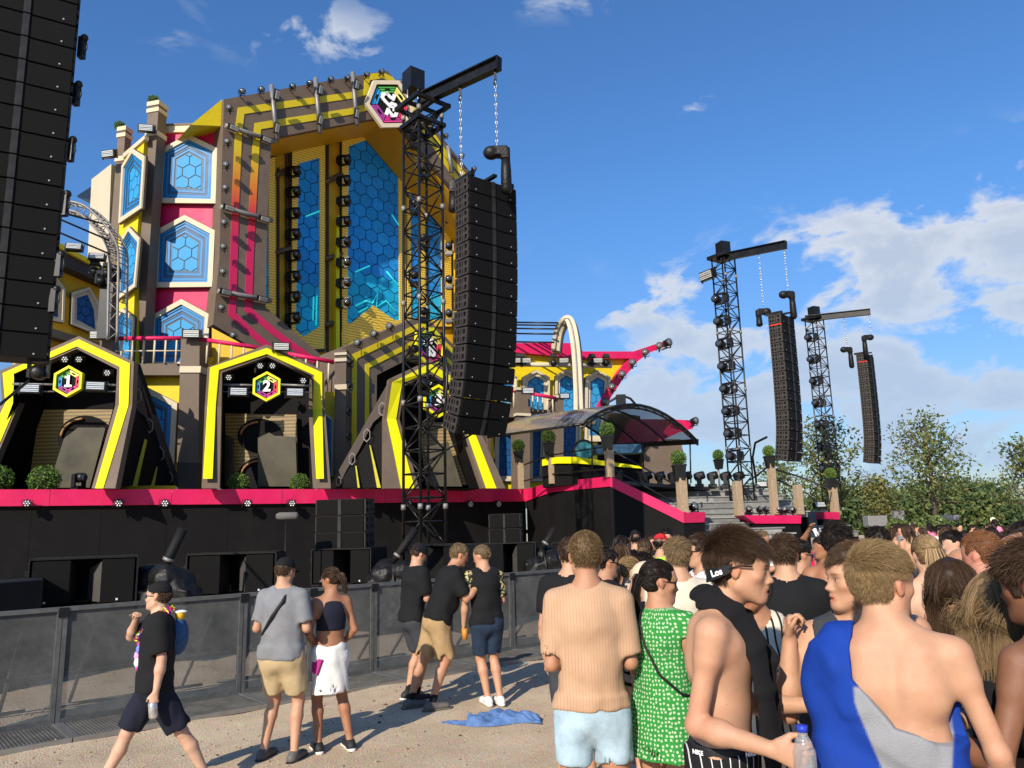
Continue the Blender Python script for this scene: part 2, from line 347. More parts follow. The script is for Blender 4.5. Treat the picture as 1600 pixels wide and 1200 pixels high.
def make_tree(name, label, loc, H, rad, nclump, nleaf, size, sparse=False, mats=(0, 1, 3), cat='tree', group=None, seed=0):
    rr = np.random.default_rng(seed); t = thing(name, label, cat, loc, group); L0 = Vector(loc)
    tr = MB(); tips = []
    hb = H*(.22 if sparse else .15)
    tr.tube([L0, L0+Vector((.05*H*.3, 0, H*.3)), L0+Vector((0, .1, H*.62)), L0+Vector((.1, 0, H*.93))], [H*.028, H*.02, H*.012, H*.003], 7)
    for i in range(nclump):
        hh = hb+(H-hb)*((i+.5)/nclump)**.9*rr.uniform(.9, 1.03); q = i*2.4+rr.uniform(-.5, .5)
        prof = math.sin(min(1, (hh-hb)/(H-hb)*.80+.20)*math.pi)**.6
        rr_ = rad*prof*rr.uniform(.45, 1.0); st = L0+Vector((0, 0, hh*.68)); en = L0+Vector((math.cos(q)*rr_, math.sin(q)*rr_, hh))
        mid = st.lerp(en, .5)+Vector((0, 0, -.04*H)); tr.tube([st, mid, en], [H*.009, H*.005, H*.0016], 5); tips.append((st, mid, en))
    obj('trunk', tr, BARK, t)
    cr = MB()
    per = nleaf//nclump
    for i, (st, mid, en) in enumerate(tips):
        k = rr.uniform(0, 1, per)[:, None]**(.5 if sparse else .6); A, B, C = np.array(st), np.array(mid), np.array(en)
        base = np.where(k < .4, A+(B-A)*(k/.4), B+(C-B)*((k-.4)/.6)*1.12)
        sp = rad*(.13 if sparse else .24)
        off = rr.normal(size=(per, 3))*sp*np.array([1, 1, .75]); P = base+off
        leaves(cr, P, size, rr.choice(mats, per, p=[.5, .35, .15]).tolist())
    obj('crown', cr, TL, t); return t
make_tree('tree', 'tall open tree with gaps in its crown, standing alone above the far wood', at(1462, 812, 62), 8.6, 3.6, 30, 2900, .17, True, (0, 1, 3), seed=3)
make_tree('tree', 'tall loose tree behind the farthest truss tower', at(1300, 815, 48), 6.6, 2.4, 24, 2600, .14, True, (0, 1, 3), seed=5)
make_tree('tree', 'tree cut off by the right edge of the picture, its bare branch reaching left', at(1612, 815, 50), 5.6, 2.2, 18, 1700, .14, True, (0, 1, 3), seed=9)
make_tree('tree', 'small pale yellow green tree in front of the dark wood', at(1376, 812, 70), 4.0, 1.7, 14, 2400, .16, False, (3, 0, 1), seed=11)
make_tree('tree', 'low thin tree seen between the second tower and the timber posts', at(1215, 800, 55), 3.9, 2.6, 14, 1300, .14, True, (0, 1, 3), seed=12)
proto = []
specs = [(1330, 95, 5.4, 5), (1405, 100, 4.6, 5), (1440, 120, 6.2, 6), (1490, 90, 4.8, 4.5), (1530, 120, 5.4, 6), (1575, 110, 3.8, 5), (1620, 100, 3.4, 5), (1250, 100, 4.2, 5), (1180, 120, 4.2, 5), (1380, 130, 6, 7), (1550, 180, 7.2, 8), (1680, 120, 4.6, 6), (1500, 170, 7.8, 8)]
for i, (px, D, H, rd) in enumerate(specs):
    lb = ['dark bushy tree of the far wood', 'broad green tree of the far wood'][i % 2]
    loc = at(px, 812, D); loc.z = 0.0 if D < 160 else 1.5
    if i < 2: t = make_tree('wood_tree', lb, loc, H, rd*.8, 26, 5200, .34, False, [(1, 2, 0), (0, 1, 2)][i], cat='tree', group='trees of the far wood', seed=30+i); proto.append((t, H))
    else:
        p, h0 = proto[i % 2]; dup(p, loc, (0, 0, i*1.3), (H/h0*(1+.15*math.sin(i)), H/h0*1.1, H/h0))
# hedge and rhododendron-like bushes behind the crowd
def bush(px, py, D, w_, h_, label):
    c = at(px, py, D); t = thing('flowering_bush', label, 'bush', (c.x, c.y, c.z-h_/2)); m = MB()
    P = RNG.normal(size=(1800, 3)); P /= np.linalg.norm(P, axis=1)[:, None]; P *= (RNG.uniform(.75, 1.02, 1800)**.5)[:, None]*np.array([w_/2, w_/2*.7, h_/2]); P += np.array(c)
    leaves(m, P, .13, RNG.choice([0, 1, 2], 1800, p=[.45, .4, .15]).tolist()); obj('foliage', m, [TL[0], TL[1], LEAFY], t)
    m = MB(); Q = P[RNG.choice(1800, 60)]; leaves(m, Q+RNG.normal(size=(60, 3))*.03-np.array([0, .06, 0]), .07); obj('blossom', m, WHT, t)
    m = MB(); m.tube([c-Vector((0, 0, h_*.5)), c], .05, 5); obj('stem', m, BARK, t)
bush(1457, 826, 60, 3.0, 1.9, 'wide green bush with white blossom behind the crowd')
bush(1403, 827, 60, 1.9, 1.6, 'round green bush with white blossom left of the wide one')
bush(1432, 828, 64, 2.6, 1.4, 'low green bush between the two blossoming ones')
# far side: speaker stack, barrels, lane floats, pole with a round sign
t = thing('far_speaker_stack', 'small grey speaker stack on the far side, before the trees', 'speaker', at(1403, 835, 66))
for k in range(3):
    m = MB(); m.box(at(1403, 802+k*8.2, 66), (.85, .5, .42)); obj('speaker_box', m, GREY, t)
c = at(1551, 830, 40); t = thing('signal_pole', 'blue pole carrying a round cream disc by the lake', 'pole', c)
m = MB(); m.tube([c, at(1551, 812, 40)], .07, 8); obj('pole', m, mat('pale_blue_paint', (.15, .45, .65)), t)
m = MB(); m.lathe(at(1551, 812.5, 39.9), (0, -1, 0), [(0, .14), (.05, .14)], 16); obj('disc', m, mat('cream_disc', (.75, .72, .5)), t)
flm = [WHT, mat('float_yellow', (.7, .6, .08))]
fb = MB(); fb.sphere((0, 0, 0), .22, 6, 4); fms = [fb.mesh('float', x) for x in flm]
for j, yy in enumerate((102, 118, 140)):
    for k in range(12):
        p = Vector((at(1500, 820, yy).x-4+k*(2.1+j*.35)+j, yy, .14)); o = inst('float', fms[(k+j) % 4 == 0], None, p); tag(o, 'small round float of the lines strung across the lake', 'float', 'floats on the lake')
def slab(px0, py0, px1, py1, D, dep, mt, name, label, cat):
    a = at(px0, py0, D); b = at(px1, py1, D); m = MB(); m.box(((a.x+b.x)/2, D+dep/2, (a.z+b.z)/2), (abs(b.x-a.x), dep, abs(a.z-b.z))); return tag(obj(name, m, mt, bevel=.05), label, cat)
slab(1356, 806, 1388, 822, 60, 1, GREY, 'shelter_roof', 'flat grey shelter among the trees left of the far speaker stack', 'shelter')
slab(1470, 805, 1500, 813, 70, 1, GREY, 'shelter_roof', 'low flat grey shelter before the wood, right of the single tree', 'shelter')
# ================================================================ STAGE BUILDINGS
def pp(pl, pts, off=0.0): return [pl.hit(x, y, off) for x, y in pts]
def plate(name, pl, pts, off, th, mt, parent, label=None, mb=None, bevel=0):
    m = MB(); m.prism(pp(pl, pts, off), -pl.n*th); return obj(name, m, mt, parent, label, bevel)
def lerp2(a, b, t): return (a[0]+(b[0]-a[0])*t, a[1]+(b[1]-a[1])*t)
def shrink(P, c, k): return [Vector(c)+(Vector(p)-Vector(c))*k for p in P]
def band(name, outer, inner, back, mt, parent, label=None):
    """bar between two 3D polylines, thickened by vector(s) back"""
    m = MB(); n = len(outer); bk = back if isinstance(back, list) else [back]*n
    vs = list(outer)+list(inner)+[p+b for p, b in zip(outer, bk)]+[p+b for p, b in zip(inner, bk)]; fs = []
    for i in range(n-1):
        fs += [(i, i+1, n+i+1, n+i), (2*n+i+1, 2*n+i, 3*n+i, 3*n+i+1), (i+1, i, 2*n+i, 2*n+i+1), (n+i, n+i+1, 3*n+i+1, 3*n+i)]
    fs += [(0, n, 3*n, 2*n), (n-1, 3*n-1, 4*n-1, 2*n-1)]
    m.add(vs, fs); return obj(name, m, mt, parent, label)
def stripe(name, pl, path, wm, off, mt, parent, th=.04):
    """strip of width wm following a pixel path on a plane, as one polygon chain"""
    P = [Vector(pl.uz(x, y, off)+(0,)) for x, y in path]; n = len(P); A = []; B = []
    for i in range(n):
        d0 = (P[i]-P[i-1]).normalized() if i else None; d1 = (P[i+1]-P[i]).normalized() if i < n-1 else None
        if d0 is None: d0 = d1
        if d1 is None: d1 = d0
        n0 = Vector((-d0.y, d0.x, 0)); n1 = Vector((-d1.y, d1.x, 0)); mnorm = (n0+n1).normalized(); k = wm/2/max(.35, mnorm.dot(n0))
        A.append(P[i]+mnorm*k); B.append(P[i]-mnorm*k)
    return band(name, [pl.at(p.x, p.y, off) for p in A], [pl.at(p.x, p.y, off) for p in B], -pl.n*th, mt, parent)

# --- a gradient paint for the stripes of the big arch (yellow above, red, then pink below)
def grad_mat():
    m = bpy.data.materials.new('gradient_stripe_paint'); m.use_nodes = True; n = m.node_tree; p = n.nodes['Principled BSDF']; p.inputs['Roughness'].default_value = .5
    g = N(n, 'ShaderNodeNewGeometry'); s = N(n, 'ShaderNodeSeparateXYZ'); L(n, g.outputs['Position'], s.inputs[0])
    mr = N(n, 'ShaderNodeMapRange'); L(n, s.outputs[2], mr.inputs[0]); mr.inputs[1].default_value = GZ0; mr.inputs[2].default_value = GZ1
    r = N(n, 'ShaderNodeValToRGB'); L(n, mr.outputs[0], r.inputs[0]); e = r.color_ramp.elements
    e[0].position = 0; e[0].color = (.58, .010, .088, 1); e[1].position = 1; e[1].color = (.66, .50, .008, 1)
    a = e.new(.35); a.color = (.62, .045, .035, 1); b = e.new(.62); b.color = (.66, .20, .014, 1)
    no = N(n, 'ShaderNodeTexNoise', i_Scale=1.5, i_Detail=4.0); mm = N(n, 'ShaderNodeMixRGB', blend_type='MULTIPLY', i_Fac=.12); L(n, r.outputs[0], mm.inputs[1]); L(n, no.outputs[0], mm.inputs[2]); L(n, mm.outputs[0], p.inputs['Base Color'])
    return m

# --- windows: pentagon frames stepping inwards, hexagonal panes
def pent(pl, px, off=0):
    return pp(pl, px, off)
def window(pl, px, parent, off=.17, kind='tall', label=None, steps=None):
    """px: pentagon bl, br, eaver, apex, eavel"""
    uz = [pl.uz(x, y, off) for x, y in px]; cu = (min(u for u, z in uz)+max(u for u, z in uz))/2; cz = (min(z for u, z in uz)+max(z for u, z in uz))/2
    wd = max(u for u, z in uz)-min(u for u, z in uz)
    def inset(k):
        d = wd/2*(1-k)                                    # constant border
        xs = []
        bl, br, er, ap, el = uz
        hs = (ap[1]-max(er[1], el[1]))/(wd/2); dd = d*math.sqrt(1+hs*hs)
        return [(bl[0]+d, bl[1]+d), (br[0]-d, br[1]+d), (er[0]-d, er[1]+d*hs-dd+0), (ap[0], ap[1]-dd), (el[0]+d, el[1]+d*hs-dd)]
    W = None
    def P3(k, o): return [pl.at(u, z, off+o) for u, z in inset(k)]
    m = MB(); m.ring(P3(1, .10), P3(.84, .10), -pl.n*.16); W = obj('window', m, CRM, parent, label)
    m = MB(); m.ring(P3(1.02, .03), P3(.99, .03), -pl.n*.09); obj('frame_edge', m, BRND, W)
    seq = [(.84, .77, .02, BLU), (.77, .755, .025, BLUD), (.755, .68, -.01, BLU), (.68, .655, -.005, BLUD), (.655, .60, -.03, BLUG), (.60, .585, -.02, BLUD), (.585, .51, -.04, BLU), (.51, .49, -.035, BLUD), (.49, .43, -.06, BLUG)] if kind == 'tall' else \
          [(.84, .70, .02, BLU), (.70, .64, -.01, BLUG), (.64, .60, .0, BLUD)] if kind == 'mid' else [(.84, .62, .0, CRM), (.62, .57, -.02, BLUD)]
    for a, b, o, mt in seq:
        m = MB(); m.ring(P3(a, o), P3(b, o), -pl.n*.05); obj('step', m, mt, W)
    kin = seq[-1][1]; win = inset(kin)
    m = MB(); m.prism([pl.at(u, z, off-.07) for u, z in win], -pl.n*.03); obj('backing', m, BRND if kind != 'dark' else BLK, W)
    # hexagonal panes clipped to the opening
    s = wd*kin*(.30 if kind == 'tall' else .24 if kind == 'mid' else .28)
    wz0 = min(z for u, z in win); wz1 = max(z for u, z in win); ccz = (wz0+wz1)/2-.0*s
    for j in range(-6, 7):
        for i in range(-3, 4):
            hu = cu+(i+(j % 2)*.5)*s*1.732; hz = ccz+j*1.5*s
            hexp = [(hu+s*.93*math.sin(R(60*k)), hz-s*.93*math.cos(R(60*k))) for k in range(6)]
            hexp = [(a, b) for a, b in hexp]
            cl = clip_poly(hexp, win)
            if len(cl) >= 3:
                A = abs(sum(cl[k-1][0]*cl[k][1]-cl[k][0]*cl[k-1][1] for k in range(len(cl))))/2
                if A > .04*s*s:
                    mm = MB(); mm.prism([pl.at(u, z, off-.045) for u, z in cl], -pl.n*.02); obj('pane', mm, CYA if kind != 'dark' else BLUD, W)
    return W

# --- lamps ----------------------------------------------------------------
def lamp_parts():
    """round spot on a bracket: faces local -Y"""
    m = MB(); m.lathe((0, .10, 0), (0, -1, 0), [(0, .05), (.02, .10), (.16, .12), (.22, .125), (.225, .10)], 12); b = m.mesh('housing', BLKP)
    m = MB(); m.lathe((0, -.118, 0), (0, -1, 0), [(0, .1), (.012, .1)], 12); l = m.mesh('lens', LENS)
    m = MB(); m.box((.14, .0, -.04), (.012, .04, .2)); m.box((-.14, 0, -.04), (.012, .04, .2)); m.box((0, .0, -.14), (.29, .04, .015)); m.box((0, .1, -.15), (.05, .22, .03)); y = m.mesh('bracket', BLKM)
    return b, l, y
LB, LL, LY = lamp_parts()
def spot(pos, face, sc=1.0, label='', group='', lensm=True, parent=None):
    t = thing('spot_lamp', label, 'lamp', pos, group); t.rotation_euler = face_to(face); t.scale = (sc,)*3
    inst('housing', LB, t); inst('lens', LL, t); inst('bracket', LY, t); return t
def par_parts():
    m = MB(); m.lathe((0, .12, 0), (0, -1, 0), [(0, .06), (.03, .13), (.26, .14), (.27, .12)], 14); b = m.mesh('housing', BLKP)
    m = MB()
    for k in range(7):
        a = R(60*k); r = 0 if k == 6 else .08; m.lathe((math.cos(a)*r, -.15, math.sin(a)*r), (0, -1, 0), [(0, .03), (.012, .026)], 8)
    l = m.mesh('lens_cluster', mat('par_lens', (.75, .75, .75), .15, .1, coat=.5))
    m = MB(); m.box((.17, .0, 0), (.014, .04, .26)); m.box((-.17, 0, 0), (.014, .04, .26)); m.box((0, .0, .13), (.35, .04, .015)); m.box((0, .1, .14), (.05, .26, .03)); y = m.mesh('yoke', BLKM)
    return b, l, y
PB, PL_, PY = par_parts()
def par(pos, face, sc=1.0, label='', group=''):
    t = thing('par_lamp', label, 'stage lamp', pos, group); t.rotation_euler = face_to(face); t.scale = (sc,)*3
    inst('housing', PB, t); inst('lens_cluster', PL_, t); inst('yoke', PY, t); return t
def strobe_parts():
    m = MB(); m.box((0, 0, 0), (.46, .16, .24)); m.box((.26, .02, 0), (.02, .05, .3)); m.box((-.26, .02, 0), (.02, .05, .3)); b = m.mesh('case', BLKM)
    m = MB(); m.box((0, -.09, 0), (.40, .03, .18)); g = m.mesh('reflector', mat('strobe_reflector', (.62, .62, .58), .18, .3, var=.2, scale=40, coat=.4))
    m = MB(); m.box((0, -.11, 0), (.38, .012, .012)); m.box((0, -.11, .05), (.38, .008, .006)); m.box((0, -.11, -.05), (.38, .008, .006)); t = m.mesh('tube', BLKM); return b, g, t
SB, SG, ST = strobe_parts()
def strobe(pos, face, sc=1.0, label='', group='', roll=0):
    t = thing('strobe_light', label, 'strobe light', pos, group)
    e = face_to(face).to_matrix() @ Matrix.Rotation(roll, 3, 'Y'); t.rotation_euler = e.to_euler(); t.scale = (sc,)*3
    inst('case', SB, t); inst('reflector', SG, t); inst('tube', ST, t); return t
def mover_parts():
    """moving head: base below, yoke, head pointing -Y"""
    m = MB(); m.box((0, 0, -.42), (.40, .34, .16)); m.box((0, 0, -.52), (.30, .26, .05)); base = m.mesh('base', BLKP)
    m = MB(); m.box((.23, 0, -.12), (.07, .16, .48)); m.box((-.23, 0, -.12), (.07, .16, .48)); m.box((0, 0, -.33), (.5, .16, .06)); yoke = m.mesh('yoke', BLKP)
    m = MB(); m.lathe((0, .22, 0), (0, -1, 0), [(0, .08), (.03, .16), (.18, .19), (.34, .18), (.46, .16), (.47, .13)], 14); head = m.mesh('head', BLKM)
    m = MB(); m.lathe((0, -.251, 0), (0, -1, 0), [(0, .125), (.02, .10)], 14); lens = m.mesh('lens', mat('dark_lens', (.05, .06, .08), .08, .2, coat=.8))
    return base, yoke, head, lens
MBs = mover_parts()
def mover(pos, face=(0, -1, 0), tilt=0.0, sc=1.0, label='', group='', hang=False, side=0):
    """face: yaw direction of the base; tilt raises the head"""
    d = Vector(face); yaw = math.atan2(d.x, -d.y)
    t = thing('moving_head', label, 'moving light', pos, group)
    t.rotation_euler = (math.pi if hang else 0, side, yaw) if not side else (Matrix.Rotation(yaw, 3, 'Z') @ Matrix.Rotation(side, 3, 'Y')).to_euler(); t.scale = (sc,)*3
    inst('base', MBs[0], t); inst('yoke', MBs[1], t); h = inst('head', MBs[2], t, rot=(-tilt, 0, 0)); inst('lens', MBs[3], h); return t
def topiary(c, r, label, pot=0.0, lm=LEAF, group=None):
    """clipped ball, c = centre of the ball; pot height below"""
    t = thing('topiary', label, 'topiary', (c.x, c.y, c.z-r-pot), group); m = MB()
    n = 1500; P = RNG.normal(size=(n, 3)); P /= np.linalg.norm(P, axis=1)[:, None]; P *= (r*RNG.uniform(.80, 1.06, n))[:, None]; P += np.array(c)
    leaves(m, P, r*.085, RNG.choice([0, 1], n, p=[.7, .3]).tolist()); obj('foliage', m, [lm, LEAFY if lm is LEAF else LEAF], t)
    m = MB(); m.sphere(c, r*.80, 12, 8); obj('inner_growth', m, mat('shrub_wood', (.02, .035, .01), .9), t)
    if pot:
        m = MB(); w1 = r*.78; w0 = r*.55; z1 = c.z-r*.8; z0 = c.z-r-pot
        vs = [Vector((c.x+sx*w_, c.y+sy*w_, z)) for z, w_ in ((z0, w0), (z1, w1)) for sx, sy in ((-1, -1), (1, -1), (1, 1), (-1, 1))]
        m.add(vs, [(3, 2, 1, 0), (4, 5, 6, 7), (0, 1, 5, 4), (1, 2, 6, 5), (2, 3, 7, 6), (3, 0, 4, 7)])
        m.box((c.x, c.y, z1-.02), (w1*2.12, w1*2.12, .05)); obj('pot', m, BLKP, t, bevel=.008)
    else:
        m = MB(); m.tube([c-Vector((0, 0, r*1.05)), c], r*.1, 6); obj('stem', m, BARK, t)
    return t

# ---------------------------------------------------------------- stage front, pink fascia
SW = Plane(at(0, 765, 23.77), 27.0)
def sw_u(px): return SW.uz(px, 780)[0]
stage = thing('stage_wall', 'long black stage wall topped by a bright pink fascia', 'stage', SW.at(0, 0))
edges = [-330, -60, 78, 268, 440, 600, 720, 822]
us = [sw_u(x) for x in edges]
for i in range(len(us)-1):
    m = MB(); m.box(SW.at((us[i]+us[i+1])/2, 3.245, .03), (us[i+1]-us[i]-.012, .14, .51), Matrix.Rotation(R(27), 3, 'Z')); obj('fascia_panel', m, PNK, stage)
wl = np.linspace(us[0], us[-1], 13)
m = MB(); m.box(SW.at((wl[0]+wl[-1])/2, 1.5, -.2), (wl[-1]-wl[0], .1, 2.9), Matrix.Rotation(R(27), 3, 'Z')); obj('wall_backing', m, BLK, stage)
for i in range(12):
    m = MB(); m.box(SW.at((wl[i]+wl[i+1])/2, 1.5, -.08), (wl[i+1]-wl[i]-.008, .06, 2.98), Matrix.Rotation(R(27), 3, 'Z')); obj('wall_panel', m, BLK, stage)
m = MB(); a = SW.at(us[0], 3.40, -.06); b = SW.at(us[-1], 3.40, -.06); m.prism([a, b, b+Vector((3, 1.5, 0)), b+Vector((0, 24, 0)), a+Vector((-6, 22, 0))], Vector((0, 0, -.2))); obj('deck', m, BLKM, stage)
# right wing of the stage front: fascia rises and then runs down beside the steps
f3 = [(at(822, 764, 32.0), at(822, 783, 32.0)), (at(862, 754, 29.4), at(862, 769, 29.4)), (at(953, 744, 25.6), at(953, 760, 25.6)), (at(1068, 800, 24.4), at(1068, 817, 24.4)), (at(1101, 800, 25.0), at(1101, 816, 25.0))]
for i in range(4):
    m = MB(); bk = Vector((.05, .14, 0)); (a, a2), (b, b2) = f3[i], f3[i+1]
    m.prism([a, b, b2, a2], bk); obj('fascia_panel', m, PNK, stage)
    m = MB(); q = Vector((.02, .06, 0)); m.prism([a2+q, b2+q, Vector((b2.x+.02, b2.y+.06, 0)), Vector((a2.x+.02, a2.y+.06, 0))], bk*1.0); obj('side_wall', m, BLK, stage)
b, b2 = f3[-1]
m = MB(); m.prism([b+Vector((0, .02, 0)), b+Vector((.15, 2.5, 0)), Vector((b.x+.15, b.y+2.5, 0)), Vector((b.x, b.y+.02, 0))], Vector((-.1, 0, 0))); obj('end_wall', m, BLK, stage)
# raised deck of the booth platform
m = MB(); z = 3.42; m.prism([Vector((f3[1][0].x+.1, f3[1][0].y+.3, z)), Vector((f3[2][0].x+.1, f3[2][0].y+.3, z)), Vector((10.2, 36, z)), Vector((3, 40, z))], Vector((0, 0, -.12))); obj('platform_deck', m, BLKM, stage)

# par lamps along the fascia
for x in (42, 185, 257, 386, 455, 572, 636, 733, 777):
    p = SW.hit(x, 787 if x < 700 else 788, .30); par(p, (.50, -.8, .02), .95*(1 if x > 100 else .9), 'small multi lens lamp clamped to the pink fascia', 'par lamps on the pink fascia')
# ---------------------------------------------------------------- steps
steps = thing('stage_steps', 'wide grey timber steps climbing to the right of the stage', 'steps', (6, 26, 0))
PLK = [mat('grey_plank_a', (.19, .188, .175), .75, var=.22, scale=7, bump=.3, bscale=60, dust=.25), mat('grey_plank_b', (.25, .245, .23), .75, var=.22, scale=7, bump=.3, bscale=60, dust=.25), mat('grey_plank_c', (.15, .15, .142), .75, var=.22, scale=7, bump=.3, bscale=60, dust=.25)]
rows = [(757.5, 33.6, 940, 1192), (765, 32.6, 940, 1208), (773, 31.6, 940, 1224), (781, 30.7, 940, 1238), (789.5, 29.9, 940, 1256), (798, 29.1, 1010, 1262), (806.5, 28.3, 1030, 1180), (815, 27.5, 1040, 1200), (823.5, 26.8, 1050, 1222), (832, 26.1, 1060, 1240)]
def stair_row(y, D, x0, x1, yn, k):
    a = at(x0, y, D); b = at(x1, y, D); zt = b.z; zb = at(x1, yn, D-.8).z-.03; ang = R(6); u = Vector((math.cos(ang), math.sin(ang), 0)); W_ = (b.x-a.x)/math.cos(ang); st = Vector((b.x, b.y, 0))-u*W_
    s = 0; j = 0
    while s < W_-.05:
        ln = min([2.3, 3.1, 1.7, 2.8][(j+k) % 4], W_-s); c = st+u*(s+ln/2)
        m = MB(); m.box((c.x-math.sin(ang)*-.45, c.y+.45, zt-.02), (ln-.02, .95, .045), Matrix.Rotation(ang, 3, 'Z')); obj('tread_plank', m, PLK[(j+k) % 3], steps)
        m = MB(); m.box((c.x, c.y+.03, (zt-.045+zb)/2), (ln-.012, .03, zt-.05-zb), Matrix.Rotation(ang, 3, 'Z')); obj('riser_plank', m, PLK[(j+k+1) % 3], steps)
        s += ln; j += 1
    e = st+u*W_; m = MB(); m.box((e.x-.03, e.y+.5, zt/2-.05), (.05, .9, zt-.1), Matrix.Rotation(ang, 3, 'Z')); obj('end_board', m, BLK, steps)
for k, (y, D, x0, x1) in enumerate(rows): stair_row(y, D, x0, x1, rows[k+1][0] if k < len(rows)-1 else 842, k)
rows2 = [(764, 43, 1200, 1215), (772, 42, 1200, 1226), (780, 41, 1200, 1240), (789, 40, 1210, 1256), (798, 38.5, 1230, 1290), (804, 37.5, 1245, 1297), (812, 36.5, 1252, 1308), (820, 35.5, 1255, 1326), (829, 34.5, 1262, 1340)]
for k, (y, D, x0, x1) in enumerate(rows2): stair_row(y, D, x0, x1, rows2[k+1][0] if k < len(rows2)-1 else 838, k+3)
def pinkslab(pts, D0, D1, nm, lb):
    m = MB(); n = len(pts); P = [at(x, y, D0+(D1-D0)*(x-pts[0][0])/(max(p[0] for p in pts)-pts[0][0]+1e-6)) for x, y in pts]
    t = thing(nm, lb, 'platform', Vector((P[0].x, P[0].y, 0)))
    m.prism(P, Vector((-.1, .9, 0))); obj('fascia_panel', m, PNK, t)
    bl = [p for p in P]; zb = min(p.z for p in P); x0 = min(P, key=lambda p: p.x); x1 = max(P, key=lambda p: p.x)
    m = MB(); m.prism([Vector((P[-1].x, P[-1].y+.08, P[-1].z)), Vector((P[-2].x, P[-2].y+.08, P[-2].z)), Vector((P[-2].x, P[-2].y+.08, 0)), Vector((P[-1].x, P[-1].y+.08, 0))], Vector((-.1, .8, 0))); obj('wall', m, BLK, t)
pinkslab([(1162, 805), (1252, 805), (1252, 818), (1180, 818)], 26.8, 27.6, 'middle_platform', 'pink edged platform between the two flights of steps')
pinkslab([(1288, 800), (1312, 800), (1312, 812), (1291, 811)], 35.5, 36, 'end_platform', 'small pink edged platform at the far end of the steps')
# ---------------------------------------------------------------- timber posts, pots and rails
def post(px0, px1, y0, y1, D, label):
    cx = (px0+px1)/2; w_ = (px1-px0)/F*D*.80; a = at(cx, y0, D); b = at(cx, y1, D)
    m = MB(); m.box((a.x, D, (a.z+b.z)/2), (w_, w_, a.z-b.z), Matrix.Rotation(R(20), 3, 'Z')); return tag(obj('timber_post', m, WOODP, bevel=.01), label, 'post')
PST = [(808, 818, 720, 764, 30, 'leftmost timber post at the corner of the pink fascia'), (856, 868, 709, 756, 28.6, 'timber post beside the yellow edged booth, carrying a dark potted ball'),
       (944, 958, 697, 746, 25.7, 'timber post at the top of the rising pink fascia'), (1056, 1072, 747, 802, 24.6, 'timber post at the foot of the sloping pink fascia, topped by a potted ball'),
       (1144, 1158, 752, 806, 27.2, 'timber post left of the middle pink platform'), (1198, 1210, 723, 804, 27.8, 'taller timber post with a potted ball, behind the middle pink platform'),
       (1239, 1252, 758, 804, 28.6, 'timber post at the right end of the middle pink platform'), (1295, 1307, 762, 802, 36.3, 'farthest timber post, topped by a potted ball')]
for a in PST: post(*a)
TOPI = [(810, 697, 30, .26, .38, LEAF, 'potted ball on the leftmost timber post'), (857, 683, 28.6, .27, .5, LEAF, 'dark shaded potted ball beside the booth'), (948, 672, 25.7, .26, .42, LEAF, 'potted ball in front of the canopy'),
        (1060, 716, 24.6, .26, .45, LEAF, 'potted ball at the foot of the sloping fascia'), (1122, 711, 33, .24, .36, LEAF, 'small potted ball against the sky left of the second tower'),
        (1201, 705, 27.8, .22, .38, LEAFY, 'bright potted ball under the second line array'), (1297, 740, 36.3, .27, .45, LEAFY, 'bright potted ball before the farthest tower')]
for (x, y, D, r, pot, lm, lb) in TOPI: topiary(at(x, y, D), r, lb, pot, lm)
for (x, lb) in ((68, 'clipped ball on the stage edge in front of portal one'), (372, 'clipped ball at the left inside portal two'), (468, 'clipped ball at the right inside portal two'), (709, 'clipped ball on the stage edge behind the near tower'), (769, 'clipped ball on the stage edge right of the near tower'), (-6, 'clipped ball cut off by the left edge of the picture')):
    q = SW.hit(x, 765, -.5); r = (.46 if x < 100 else .36 if x < 600 else .40); topiary(Vector((q.x, q.y, 3.4+r*.95)), r, lb)
a_ = at(1122, 729, 33); m = MB(); m.tube([Vector((a_.x, 33, a_.z+.05)), Vector((a_.x, 33, 3.3))], .045, 8); tag(obj('pot_stand', m, GREY), 'thin stand carrying the small potted ball left of the second tower', 'stand')
def rail(name, pts, r, label, mt=BLKM, cat='handrail'):
    m = MB(); m.tube(pts, r, 6); return tag(obj(name, m, mt), label, cat)
rail('handrail', [at(817, 727, 30), at(857, 712, 28.6), at(945, 698, 26), at(1060, 760, 24.8)], .028, 'black handrail running past the booth posts and down the steps')
rail('handrail', [at(817, 752, 30), at(860, 741, 28.6), at(946, 733, 26), at(962, 735, 25.6), at(1053, 785, 24.8)], .03, 'lower black handrail ending at the foot of the steps')
rail('handrail', [at(1205, 732, 27.8), at(1250, 745, 31), at(1298, 765, 36)], .035, 'black handrail between the last two potted balls')
rail('handrail', [at(1215, 750, 29), at(1262, 772, 33), at(1292, 796, 36)], .03, 'lower black handrail of the far flight of steps')
# small lamps on the platforms
for k, x in enumerate((1170, 1186, 1196, 1216, 1227, 1239)):
    spot(at(x, 797, 27.8), (math.sin(k), -.8, .8), .9, 'small black lamp standing on the middle pink platform', 'lamps on the middle platform')
spot(at(1083, 793, 25.2), (.5, -.8, .5), 1.1, 'small black lamp on the landing at the foot of the steps')
strobe(at(1280, 790, 34), (.2, -1, .5), 1.1, 'white faced flood light on the far steps')
strobe(at(1190, 757.5, 31), (-.2, -1, .3), .9, 'small white faced flood light at the top of the steps')
for k in range(8):
    x = 1010+k*20.5; mover(at(x, 744, 32-k*.05), (1, -.35, 0), .25, .95, 'large moving head at the top of the steps', 'moving heads at the top of the steps')

